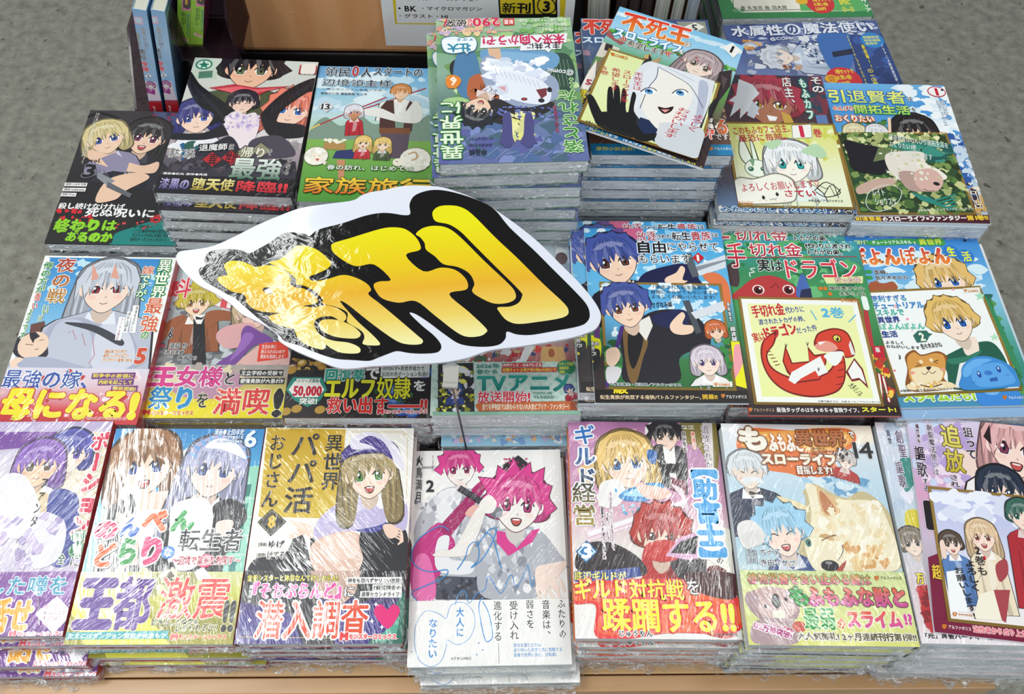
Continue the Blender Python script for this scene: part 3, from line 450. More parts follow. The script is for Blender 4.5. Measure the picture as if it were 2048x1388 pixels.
{'id':'C1','pose':[.1144,.6016,-.5673,-.2811,-.0719,.0743,0],'w':.1095,'h':.1085,'n':0,'spine':'#8a6a2c','label':'gold-rimmed card with a waving black-gloved hand and a white-haired face on pale green','kind':'card','cat':'card','art':[['g',['#8f7030','#9a7a36','#7d6228'],-548,-542,548,542],['g',['#dfe8a8','#e4ecb4','#dde8a0'],-522,-518,522,518],['p','#2c3038',[-196,508,83,678,456,583,504,254,503,-160,508,-500,184,-510,-46,-375,-163,-179],1],['p','#dfe2e8',[-182,487,-6,604,196,649,451,609,499,412,496,40,452,-234,312,-351,73,-318,-80,-241,-225,0,-243,206],1],['p','#1f2c50',[-44,-249,157,-252,433,-143,421,-397,179,-489,-24,-464],0],['p','#cfd4d8',[153,-378,277,-194,519,-153,557,-501,356,-549,169,-517],1],['p','#f2ece4',[-151,252,-15,487,229,497,339,225,313,-49,232,-291,143,-334,-31,-166,-126,49],1],['p','#d8d8dc',[137,-237,257,-178,302,-307,233,-438,138,-386],0],['p','#e4e7ec',[-166,244,-121,489,-52,496,-17,346,-50,194,-88,67,-103,-149,-171,-79,-188,125],1],['p','#e4e7ec',[-52,496,201,624,397,526,489,246,381,353,364,185,271,381,134,450,28,452],1],['p','#b8bdd0',[355,477,449,442,481,33,433,-143,405,152],1],['l','#3a3f50',7,[-51,491,-32,339,-67,158,-73,-134],1],['l','#3a3f50',7,[-43,495,118,442,292,364,461,127],1],['l','#9aa0b4',5.3,[12,523,197,481,308,454],1],['p','#f8fafc',[-114,76,-92,140,-28,172,15,140,-29,91,-75,69],1],['e','#2f70b0',-52,117,38,34,0],['e','#68b0e0',-50,108,26,20,0],['e','#101820',-53,122,14,15,0],['l','#20242c',10.2,[-120,78,-86,149,-24,179,16,156],1],['p','#f8fafc',[158,187,182,252,247,284,288,251,244,202,198,180],1],['e','#2f70b0',221,229,38,35,0],['e','#68b0e0',223,219,26,20,0],['e','#101820',220,233,14,15,0],['l','#20242c',10.3,[153,189,188,261,250,292,290,268],1],['p','#2a1012',[74,-42,139,-31,204,22,196,-55,149,-109,102,-88],1],['p','#e89a94',[106,-68,182,-31,153,-91],0],['p','#17171a',[-551,-214,-512,-169,-409,-299,-335,-415,-403,-473],1],['p','#17171a',[-404,-36,-372,6,-302,-195,-239,-369,-306,-401],1],['p','#17171a',[-357,14,-315,48,-247,-168,-193,-321,-247,-372],1],['p','#17171a',[-283,24,-239,19,-199,-170,-150,-326,-202,-351],1],['p','#17171a',[-187,18,-146,12,-125,-160,-78,-316,-132,-367],1],['p','#17171a',[-72,-338,35,-435,124,-393,144,-444,88,-520,-23,-536],1],['p','#17171a',[-428,-410,-359,-326,-115,-232,-46,-375,-28,-515,-133,-553,-355,-525],1],['p','#26262a',[508,150,595,406,676,338,647,-40,604,-162],1]],'text':[['t','不死王は\nスローライフを\n希望します\n5巻',-316,85,398,439,'#c03040',None,0,1,.179,0,.01],['t','よろしく\nおねがいします',351,-181,256,434,'#c03040',None,0,1,-.131,0,.01],['t','©馬のこ／小説カイ／アルファポリス',-264,-514,422,32,'#30302c',None,0,0,-.003,0,.03],['t','COMICS',-405,468,118,42,'#c8742a',None,0,0,.096,0,.06],['p','#c8742a',[-518,486,-471,490,-470,440,-498,445],0]]},
{'id':'T6','pose':[.2449,.6248,-.632,.044,0,0,0],'w':.128,'h':.182,'n':9,'spine':'#2a1c20','label':'dark manga with a red-and-white-haired grinning man behind a card','kind':'book','stack':'red-haired-man manga','cat':'book','art':[['g',['#2a2440','#3c2430','#4a2a30','#5a3a3a','#4a4a5a','#6a8ab0'],-640,-910,640,910],['p','#7a2a3a',[505,915,694,919,663,556,580,303,443,350],0],['n',['#3a2a3c','#54304a','#2a3a4c'],-186,354,625,923,18,75,1,1],['f',31,502,238,'#a82a40','#c09a30','#a86a4c',-.05,61,{'L':.5,'S':.3,'b':'#3a3450','by':.12,'w':1.6,'bh':3.4,'eh':.2}],['p','#dfe2e6',[-225,843,-96,768,-40,640,-128,536,-84,337,-204,384,-290,283,-261,432,-386,305,-315,506,-367,530,-283,608],0],['p','#c8ccd4',[-128,536,-70,437,-146,286,-211,334],0],['p','#f2f2f2',[-12,339,94,316,67,262,4,260],0],['p','#c8a040',[142,392,225,344,245,246,146,195],0],['p','#5a7ab0',[480,351,589,353,625,-911,456,-914],0],['p','#2c4870',[-627,-849,647,-803,637,-932,-648,-956],0],['p','#c02a30',[642,-34,649,-267,674,-494,632,-268],0],['n',['#5a78b0','#e8e4dc','#80a8c8','#3a5a90'],-629,-910,642,-871,26,50,5,1]],'text':[['t','その',572,779,113,218,'#f0ece8','#2a1c28',5.6,1,0,0,.03],['t','もふカフェ',428,506,70,705,'#f2f6ea','#2f8a78',11.3,1,0,0,.05],['t','店主、',262,701,93,359,'#f0ece8','#2a1c28',5.6,1,0,0,.03],['t','のためにしてくれる!',-135,-877,983,56,'#2f6a9a','#e8ece8',6.7,0,0,0,.06],['t','する',511,-865,210,92,'#1d1c20','#d8d4cc',5.1,0,0,0,.05],['t','は\nに',613,-539,97,266,'#1d1c20','#d8d4cc',5.2,0,0,0,.03]]},
{'id':'C2','pose':[.256,.5942,-.6312,.04,0,0,0],'w':.1095,'h':.1085,'n':0,'spine':'#8a6a2c','label':'gold-rimmed card with a drawn long-eared rabbit, a white-haired child and the number 1','kind':'card','cat':'card','art':[['g',['#8f7030','#9a7a36','#7d6228'],-548,-542,548,542],['g',['#d8dc70','#e6e6a0','#eef0d0','#e6ecc8'],-522,-518,522,518],['n',['#eef0c0','#d2d460'],-457,38,548,508,24,54,3,1],['p','#4a5a44',[-433,305,-392,318,-328,16,-355,-54,-432,13,-461,128],1],['p','#eef4e2',[-426,293,-398,303,-342,15,-361,-36,-426,25,-452,128],1],['p','#4a5a44',[-333,296,-305,284,-275,17,-317,-30,-339,61],1],['p','#eef4e2',[-328,281,-312,272,-289,17,-316,-12,-330,62],1],['e','#5a6a54',-313,-64,118,115,0],['e','#eef4e4',-313,-64,111,106,0],['e','#2a6a4c',-369,-72,28,30,0],['e','#2a6a4c',-250,-69,28,30,0],['e','#e8f4e8',-375,-63,9,9,0],['e','#e8f4e8',-255,-60,9,9,0],['p','#7aa07a',[-377,37,-321,62,-343,-42,-363,15],1],['f',29,13,184,'#eceef0','#2aa8a0','#faf2e6',0,62,{'L':.9,'b':'#e6efe6','w':1.3,'bh':2.6,'eh':.33}],['p','#b8d8b0',[-207,252,-37,327,-30,256,-129,183,-177,217],1],['p','#b8d8b0',[150,167,308,265,393,150,345,79,213,122],1],['p','#8a8a78',[-605,-328,-510,-182,-356,-189,-139,-116,20,-202,22,-401,-94,-491,-568,-502],1],['p','#f4f2e4',[-593,-328,-507,-197,-359,-207,-142,-134,4,-216,8,-401,-101,-478,-559,-489],1],['e','#2a2a28',-301,-426,15,24,0],['e','#2a2a28',-166,-384,15,24,0],['l','#4a3a30',5.1,[-247,-440,-232,-455,-212,-435,-198,-450,-177,-428],1],['n',['#f6dcd0'],-342,-469,-91,-453,3,20,3,1],['l','#1a1a1c',8.6,[195,-331,326,-221,440,-347,293,-405,202,-342],1],['l','#1a1a1c',10.3,[227,-297,282,-373,353,-261,380,-392,448,-303],0],['l','#1a1a1c',6.9,[250,-263,311,-306,392,-238,410,-413],0]],'text':[['t','このもふカフェ店主、',-197,443,563,107,'#c02848',None,0,0,.096,0,.01],['t','最恐に毎賊。',-203,337,469,96,'#c02848',None,0,0,.088,0,.01],['p','#f4f2ea',[113,505,308,525,290,348,97,331],0],['l','#6a6a60',5.4,[113,505,308,525,290,348,97,331,113,505],0],['t','1',199,427,46,139,'#d02a4a',None,0,0,0,0,.04],['t','巻',353,413,84,111,'#d02a4a',None,0,0,0,0,.03],['t','よろしくお願いします♡',-119,-278,750,98,'#c02040',None,0,0,.098,0,.01],['t','さてい',53,-367,291,80,'#c02040',None,0,0,.024,0,.03],['p','#c8742a',[-561,-480,-528,-479,-531,-502,-550,-520,-564,-503],0],['p','#f4e8d0',[-553,-489,-538,-489,-548,-507],0],['t','COMICS',-468,-504,109,27,'#c8742a',None,0,0,0,0,.06],['t','アルファポリス',-464,-478,111,11,'#c8742a',None,0,0,0,0,.03],['t','©もふ加／アルファポリス',280,-452,325,29,'#5a5a4c',None,0,0,0,0,.03]]},
{'id':'T7b','pose':[.3713,.624,-.64,.034,0,0,0],'w':.128,'h':.182,'n':8,'spine':'#d8dde4','label':'pale blue manga under the booklet in the right rear corner stack','kind':'book','stack':'right rear corner manga','cat':'book','art':[['g',['#cfe0ee','#8fb8dc','#b8c8d8'],-640,-910,640,910],['n',['#e8e8ea','#5a7ab0'],-223,-777,507,919,30,95,1,1]]},
{'id':'T7','pose':[.3734,.6262,-.637,.034,0,0,0],'w':.128,'h':.182,'n':0,'spine':'#e4e8ea','label':'sky-blue booklet with a yellow-green title and volume number 1 in a circle','kind':'booklet','cat':'booklet','art':[['g',['#6fb0e0','#4a94d4','#5aa0d8','#8fb8d8','#c8d4dc','#a8a8b0'],-640,-910,640,910],['n',['#eaf2f6','#dcebf4','#f4f8fa'],153,192,728,879,36,83,1,1.3],['n',['#2f6030','#4a8048'],-572,216,10,394,16,55,2,1],['f',192,223,164,'#2a2426','#604838','#eec8a8',0,71,{'L':.2,'S':.1}],['f',-420,190,91,'#e8dcb0','#a08040','#f2d6c0',0,72,{'L':.6}],['f',-202,197,84,'#e4e4e8','#4a80b0','#f2d6c0',0,73,{'L':.6}],['p','#f0ccb0',[-55,424,-22,425,-60,214,-90,213],0],['p','#3a70b0',[527,185,606,139,574,-798,471,-801],0],['n',['#e6ecf2','#5a8ac8','#3058a0','#c8d8e8'],527,-488,656,258,26,59,5,1],['n',['#3a3040','#e8e0d0','#c8a060'],533,-775,631,-424,12,49,6,1]],'band':[['p','#4a1c2a',[-649,-872,639,-809,628,-925,-658,-962],0]],'text':[['t','引退賢者',-210,711,782,179,'#f2ec80>#c8e060','#2f6ab0',9.4,0,0,0,.03],['t','は',233,698,47,55,'#222','#dfeaf2',5.6,0,0,0,.03],['t','のんびり',-487,537,200,64,'#c8402c','#f4f0e4',5.6,0,0,0,.04],['t','開拓生活',-89,530,564,120,'#e4ec78>#9ad060','#2f7a50',7.4,0,0,0,.03],['t','を',237,541,34,62,'#222','#dfeaf2',5.6,0,0,0,.03],['t','おくりたい',-396,398,389,91,'#f0f4ea','#d86a2c',9.2,0,0,0,.04],['e','#c03040',535,809,95,76,0],['e','#f4f2f0',535,809,85,65,0],['t','1',535,806,46,95,'#c8283a',None,0,0,0,0,.05],['e','#2a3440',598,835,15,14,0],['t','鈴木竜一\n著ジュウス',542,509,81,350,'#f4f6f8','#3a6a9a',1.9,1,0,0,.03],['t','に!',565,-617,79,229,'#3a2a34','#f4e8d4',7,0,0,0,.03],['t','引退賢者',-510,-894,239,57,'#ecc83a',None,0,0,.047,0,.06],['t','のスローライフ×ファンタジー',18,-870,794,57,'#f4f0ea',None,0,0,.045,0,.05],['t','第1巻!!',523,-846,199,58,'#ecc83a',None,0,0,.061,0,.06]]},
{'id':'C3','pose':[.3695,.5956,-.6362,.0635,0,0,0],'w':.1125,'h':.1045,'n':0,'spine':'#8a6a2c','label':'gold-rimmed card of a pale figure lying in dappled green leaves','kind':'card','cat':'card','art':[['g',['#8f7030','#9a7a36','#7d6228'],-562,-522,562,522],['g',['#2c3a20','#38502c','#2a4a30','#2c4426'],-538,-498,538,498],['n',['#4a6a34','#7a9450','#a8b070','#2a3a1c','#c8cc90','#5a8040'],-507,-518,551,533,150,62,1,1],['n',['#d8dca0','#eceab8'],-507,226,716,533,30,40,2,1],['n',['#2f7a6c','#3a9080','#1f5a54'],33,132,545,366,16,72,3,1.8],['p','#1d1a22',[-497,413,-327,365,-98,271,-183,-8,-412,-9,-502,60,-502,223],1],['p','#6a7a50',[-176,318,-44,271,-85,177,-274,130],0],['p','#e6dcd0',[-127,224,82,271,255,248,242,131,334,-53,239,-211,59,-234,-53,-122,-142,15],1],['p','#b89a90',[-59,-8,117,-8,245,-189,125,-245,-23,-211],1],['p','#c8a898',[-505,-190,-327,-99,-111,-77,-128,-144,-359,-234,-507,-278],1],['p','#f0e8dc',[153,131,312,61,405,-53,340,-99,188,-8],1],['p','#d8b0a4',[123,15,288,38,357,-99,268,-233,128,-234,70,-122],1],['e','#1a1a20',277,-148,32,23,-.3],['l','#2a2028',7,[134,-211,179,-238,233,-234],1],['l','#2c8478',20.9,[18,-256,128,-366,430,-278],1],['l','#2c8478',20.9,[49,-269,174,-388,417,-322],1],['l','#2c8478',20.8,[81,-282,220,-410,405,-366],1],['l','#2c8478',20.8,[112,-296,266,-432,393,-410],1],['l','#2c8478',20.8,[143,-309,311,-453,380,-453],1],['n',['#e8e8d8','#c8cc98'],-175,-99,357,247,24,25,8,1]],'text':[['t','引退賢者はのんびり開拓生活を\nおくりたい1巻\nよろしくお願いします',225,307,575,271,'#dfe4dc',None,0,0,-.205,0,.03],['l','#dfe4dc',6.9,[-421,-278,-313,-189,-169,-167,-89,-234,-148,-366,-312,-475,-432,-475,-463,-388,-421,-278],1],['t','レイト\nショウスケ',-269,-311,203,198,'#dfe4dc',None,0,0,0,0,.03],['t','©鈴木竜一・ジュウス／アルファポリス',279,-464,531,31,'#dfe0d0',None,0,0,.041,0,.03],['p','#c8742a',[419,545,448,545,442,524,424,509,414,524],0],['p','#f4e8d0',[425,536,438,536,427,521],0],['t','COMICS',495,522,88,25,'#c8742a',None,0,0,0,0,.06],['t','アルファポリス',501,544,92,12,'#c8742a',None,0,0,0,0,.03]]},
{'id':'T8','pose':[.322,.796,-.679,.12,0,0,0],'w':.182,'h':.128,'n':3,'spine':'#3a4c80','label':'navy and silver boxed book set with a sideways figure and a red price circle','kind':'book','stack':'navy silver book set','thick':.026,'cat':'book','art':[['g',['#4a5c94','#3c4e88','#5a6ea4','#7c88b4','#5a6c9c'],-910,-640,910,640],['n',['#2c3c70','#8a94c0','#c0c8dc'],-892,370,883,668,34,42,1,2],['n',['#8c96b0','#b8bfd0','#5a6890','#dfe2e8'],-740,-193,302,386,60,71,2,1.3],['f',-374,72,127,'#d4d8e2','#c8cdd8','#f0dccf',1.45,81,{'L':.7,'S':.2,'b':'#b8c4d8','w':1.8,'bh':4.6,'k':'#dfe4ee'}],['p','#3a6ab0',[148,404,479,450,538,205,343,-195,155,-128],1],['p','#1c2440',[244,130,509,177,505,88,242,42],0],['n',['#c88a4a','#e0b070'],-726,227,-545,355,8,46,4,1],['n',['#8a4a3a','#c8a080'],-347,-173,-104,-75,6,45,5,1],['n',['#3a4a70','#e8eaf0'],-70,-69,129,294,30,29,6,1],['p','#27407c',[526,387,913,399,1046,-457,783,-774,348,-752],0],['n',['#3458a0','#203468'],593,-447,844,323,14,84,9,1]],'text':[['t','水属性',-528,521,606,170,'#e6eaf4','#37477c',8.4,0,0,0,.05],['e','#dfe4f0',-114,524,97,94,0],['t','の',-113,521,114,142,'#37477c',None,0,0,0,0,.05],['t','魔法使い',420,530,818,178,'#e6eaf4','#37477c',8.5,0,0,0,.05],['t','@COMIC',-261,371,301,61,'#e6eaf4','#37477c',4.2,0,0,0,.03],['e','#2a82c8',766,299,138,131,0],['t','期間限定\n特別価格\n発売中',765,297,190,148,'#f0e840',None,0,0,0,0,.03],['e','#d02a30',263,-333,202,214,0],['e','#e8b020',130,-298,77,64,0],['t','初回\n限定',130,-298,68,81,'#c02020',None,0,0,0,0,.03],['t','3冊セットで\nお買い得!\n1,320円',302,-285,205,259,'#f0e23a',None,0,0,0,0,.04],['t','SPECIALプライスパック',498,-14,29,802,'#f0dc3a',None,0,1,0,0,.03],['t','新登場!!',632,39,38,381,'#f0dc3a','#203060',4.2,1,0,0,.05],['t','①~③巻',601,-300,66,267,'#f0dc3a',None,0,1,0,0,.05],['t','TVアニメ絶賛放送中!',854,-107,30,652,'#e8ecf4',None,0,1,0,0,.03]]},
{'id':'T9','pose':[.3131,.9459,-.6897,.0968,0,0,0],'w':.182,'h':.128,'n':3,'spine':'#1f8a44','label':'green-framed boxed book set at the far back by the frame top','kind':'book','stack':'green-framed book set','thick':.0224,'cat':'book','art':[['g',['#3a8a50','#2f8a48','#2a8444'],-910,-640,910,640],['p','#efe9d8',[-612,717,1116,686,806,-540,-666,-539,-735,-441,-764,-244],0],['l','#2a6a3a',11.1,[-683,21,-745,-441,-638,-507,148,-499],0],['p','#5ab060',[73,-295,797,-278,926,-542,55,-523],0],['e','#8ab090',-724,-499,35,29,0],['e','#2f8a48',-724,-499,19,16,0],['e','#8ab090',-648,-501,35,29,0],['e','#2f8a48',-648,-501,19,16,0]],'text':[['t','著 久宝忠 画 羽大賀',-382,-457,560,68,'#30382c',None,0,0,0,0,.03],['e','#d02a30',317,-383,175,194,0],['t','3冊セットで\nお買い得!\n1,320円',348,-415,222,223,'#f0e23a',None,0,0,0,0,.04],['e','#e8b020',104,-355,74,53,0],['t','SPEC\n④~⑥',631,-448,145,212,'#f0e03a',None,0,0,0,0,.06],['t','TVア',879,-452,66,210,'#e8f0e4',None,0,1,0,0,.03]]},
{'id':'M1','pose':[-.3943,.4113,-.71,.0413,0,0,0],'w':.128,'h':.182,'n':3,'spine':'#c8202c','label':'manga with a silver-haired figure on blue sky over a red and yellow band','kind':'book','stack':'silver-haired manga','cat':'book','bandy':-348,'art':[['g',['#2f86c8','#5aa4d8','#8ac4e2','#c8c4cc','#c0a8a8'],-640,-910,640,910],['g',['#f4f4f0','#eef0ea'],-659,890,659,915],['p','#f4f4f0',[-641,906,-582,879,-606,-413,-597,-909,-773,-319],0],['p','#f4f4f0',[540,920,656,904,668,-908,587,-909],0],['n',['#bfe0ee','#5aa0d8'],-582,525,626,851,22,54,1,1.6],['p','#6a4038',[-559,117,-439,154,-376,-83,-531,-85],0],['f',48,532,217,'#c8cdd8','#b03038','#f4d8c6',.04,91,{'L':2.2,'b':'#b8bccc','w':2.3,'bh':5,'k':'#e4e6ee','eh':.17}],['p','#dfa08a',[-120,620,-154,822,-53,648],0],['p','#dfa08a',[56,660,62,826,141,643],0],['p','#a8acc0',[-359,121,-118,194,71,128,308,98,445,-69,516,-332,-287,-360,-414,-150],1],['p','#bfc3d2',[-326,104,-110,159,62,-75,74,-355,-292,-344],1],['p','#d0d2de',[79,94,344,64,481,-300,129,-354],1],['p','#3c3c46',[-207,144,46,111,324,-37,311,-105,34,42,-230,123],1],['l','#b03848',5.7,[-190,21,-156,56,-102,-45,-62,24,0,-110,54,-42,108,-207,76,-306],0],['p','#2a2430',[-653,-54,-559,15,-408,-16,-330,-148,-322,-231,-439,-265,-588,-235,-653,-154],1],['e','#efcfb6',-475,-109,138,144,0],['p','#241f28',[-545,16,-493,33,-436,-16,-477,-51,-479,-93,-524,-35],0],['l','#6a4a3a',7,[-548,-102,-475,-109],0],['l','#6a4a3a',7.1,[-432,-58,-391,-53],0],['l','#6a4a3a',7,[-447,-159,-414,-150],0],['p','#aab0c4',[-615,-284,-392,-232,-142,-277,78,-371,-606,-413],1],['p','#f2d2bc',[-629,-284,-571,-243,-523,-267,-565,-316,-523,-364,-606,-365],1]],'band':[['g',['#dcd6e2','#e0c8d0','#d8a0a8','#d23a40','#cc2028'],-640,-910,640,-348],['n',['#f0dfe6','#e8b8b8','#c03038'],-611,-848,587,-397,26,69,4,1]],'text':[['t','異世界',546,651,125,449,'#f4f4ea','#2f8a3c',10.5,1,0,0,.03],['t','最強',539,238,155,371,'#d8603a','#f4ece0',8.8,1,0,0,.03],['t','の',521,10,69,80,'#3f9a4a','#f4ece0',5.7,0,0,0,.03],['t','嫁',398,749,107,98,'#d8603a','#f4ece0',6,0,0,0,.03],['t','ですが、',391,540,94,287,'#f2f4ea','#3a8a3c',7.4,1,0,0,.03],['t','夜の戦',-406,618,175,524,'#b02c34>#b88a3a','#f4ece0',7.5,1,0,0,.03],['t','い',-465,275,50,104,'#3f9a4a','#f4ece0',5.8,0,0,0,.03],['t','は',-487,183,35,60,'#3f9a4a','#f4ece0',4.3,0,0,0,.03],['t','俺の方が',-575,650,87,364,'#2f8a3c','#e8f0e4',6,1,0,0,.03],['t','強い',-578,374,52,185,'#c8404a','#f4ece0',5.8,1,0,0,.03],['t','ようです',-598,118,46,325,'#2f8a3c','#e8f0e4',5.8,1,0,0,.03],['p','#f4f4f2',[341,342,400,339,430,32,372,34],0],['p','#f4f4f2',[305,271,351,268,354,31,307,37],0],['p','#f4f4f2',[240,209,301,205,313,-51,257,-45],0],['t','知恵を活かして',386,184,21,288,'#1c1c1c',None,0,1,0,0,.03],['t','成り上がる',329,154,31,213,'#1c1c1c',None,0,1,0,0,.03],['t','ハーレム戦記',277,78,20,238,'#a02a70',None,0,1,0,0,.03],['t','漫画 ありのかまち\n原作 シンギョウガク\nキャラクター原案 きまん',329,-213,268,126,'#d87a3a','#f4ece0',4.2,0,0,0,.03],['t','5',533,-213,80,155,'#d04a30','#f4ece0',5.7,0,0,0,.05],['t','最強の嫁、',-263,-467,752,188,'#3050a0','#eef0f4',6.9,0,0,0,.03],['p','#6a2a7a',[135,-399,525,-386,527,-447,141,-460],0],['t','戦争中の敵領に',330,-423,363,43,'#ecd84a',None,0,0,0,0,.04],['p','#6a2a7a',[206,-465,526,-454,528,-514,212,-525],0],['t','内紛を起こして',366,-490,292,43,'#ecd84a',None,0,0,0,0,.04],['p','#6a2a7a',[339,-530,575,-520,577,-580,344,-589],0],['t','侵略開始!',457,-555,208,44,'#ecd84a',None,0,0,0,0,.04],['t','母になる!',13,-720,1166,292,'#f0e020','#c8202c',9.6,0,0,0,.09],['t','モンスターコミックス',368,-853,352,29,'#d8444a','#f0d8d8',2.7,0,0,0,.05]]},
{'id':'M2','pose':[-.2725,.4292,-.7214,.0537,0,0,0],'w':.128,'h':.182,'n':3,'spine':'#e8c020','label':'manga with a blond boy in a brown coat above a yellow band','kind':'book','stack':'brown-coat manga','cat':'book','bandy':-360,'art':[['g',['#c8dce4','#b8c0c0','#8a9090','#7a7a7c','#8a8280'],-640,-910,640,910],['n',['#6a6a70','#9aa0a4','#c8ccd0','#5a5c62'],-801,-350,686,371,80,54,1,1.4],['p','#d8505a',[-588,592,93,377,84,233,-618,427],0],['p','#f0e8e4',[-540,574,-484,556,-474,373,-537,391],0],['p','#f0e8e4',[-412,534,-355,511,-350,345,-412,363],0],['p','#f0e8e4',[-285,495,-228,466,-226,317,-288,335],0],['p','#f0e8e4',[-158,455,-100,421,-102,289,-165,307],0],['p','#f0e8e4',[-32,416,26,376,21,261,-41,279],0],['f',-334,338,125,'#c8b43a','#a8743a','#f6d4b4',.1,92,{'L':.3,'S':.25,'b':'#9a5a38','m':1,'w':1.7,'bh':4.6,'k':'#f0ece8','eh':.3}],['p','#9a5a38',[-413,195,-513,19,-600,-136,-668,-85,-562,123],1],['p','#9a5a38',[-224,213,-66,250,92,179,85,127,-77,126,-168,55],1],['p','#1e1c20',[-330,142,-230,160,-131,-352,-259,-353],0],['p','#f4f0ec',[-345,186,-228,196,-247,90,-291,90],0],['p','#1e1c20',[-318,177,-259,160,-227,187,-248,139,-307,139],0],['f',233,234,148,'#c8b08a','#705040','#f0c8b8',.3,93,{'L':1.4}],['p','#e0a8a8',[-84,-14,19,74,252,92,252,-115,58,-184,-53,-117],1],['p','#7a4a9a',[147,5,196,74,323,5,451,-80,433,-166,285,-149,141,-352,-15,-451,-100,-451,-7,-319,145,-184],1],['p','#9a6ab8',[179,-13,271,-47,179,-218,79,-319,131,-184],1],['p','#e8b8b0',[290,-183,426,-115,609,-182,640,-449,127,-451],1]],'band':[['g',['#a8a4a0','#b8a890','#d8c850','#f0dc10','#f2e010'],-640,-910,640,-360],['p','#c090a8',[-435,-485,-23,-402,279,-515,26,-709,-329,-678],1],['n',['#e8d8b0','#b8a8a0'],-627,-531,621,-371,18,57,4,1]],'text':[['t','斗',-482,506,140,229,'#d83a4a','#f4ece8',7.6,0,0,0,.03],['t','6',-516,-18,38,115,'#1a1a1c','#c8ccd0',4.4,0,0,0,.03],['t','須藤 怜',-419,-158,169,62,'#1a1a1c','#d0d0d0',4.3,0,0,0,.03],['t','蒼井美紗',-439,-227,170,46,'#1a1a1c','#d0d0d0',4.3,0,0,0,.03],['t','赤井てら',-311,-290,174,46,'#1a1a1c','#d0d0d0',4.3,0,0,0,.03],['t','漫画',-566,-156,48,34,'#d84a70',None,0,0,0,0,.03],['p','#e8452c',[334,-132,598,-88,621,-283,338,-326],0],['t','生活水準に\n耐えられないので\n貴族を目指します',472,-216,220,151,'#f4ece4',None,0,0,0,0,.03],['t','王女様',-277,-484,629,210,'#d83a8a','#f6eef2',8.5,0,0,0,.06],['t','と',114,-503,81,122,'#1a1a1c','#e8e4dc',5.7,0,0,0,.03],['p','#1a1a1c',[196,-414,596,-413,595,-479,197,-480],0],['p','#1a1a1c',[203,-499,617,-498,617,-563,201,-564],0],['t','王立学校の受験で',399,-447,379,48,'#f4f2ec',None,0,0,0,0,.03],['t','傲慢貴族が大暴れ!?',410,-531,394,48,'#f4f2ec',None,0,0,0,0,.03],['t','祭り',-392,-705,376,229,'#1f8ac8','#e8f0c8',8.4,0,0,0,.05],['t','を',-100,-728,94,150,'#1a1a1c','#e8e0b0',5.6,0,0,0,.03],['t','満喫',257,-741,493,263,'#e03a3a','#f4ecc8',8.4,0,0,0,.05],['t','!',585,-754,59,268,'#1a1a1c','#f0e8b0',7.1,0,0,0,.05],['t','モンスターコミックス',-348,-860,372,43,'#d42a3a','#f6eeb0',2.8,0,0,0,.05],['t','M',-574,-854,47,43,'#d42a3a',None,0,0,0,0,.09]]},
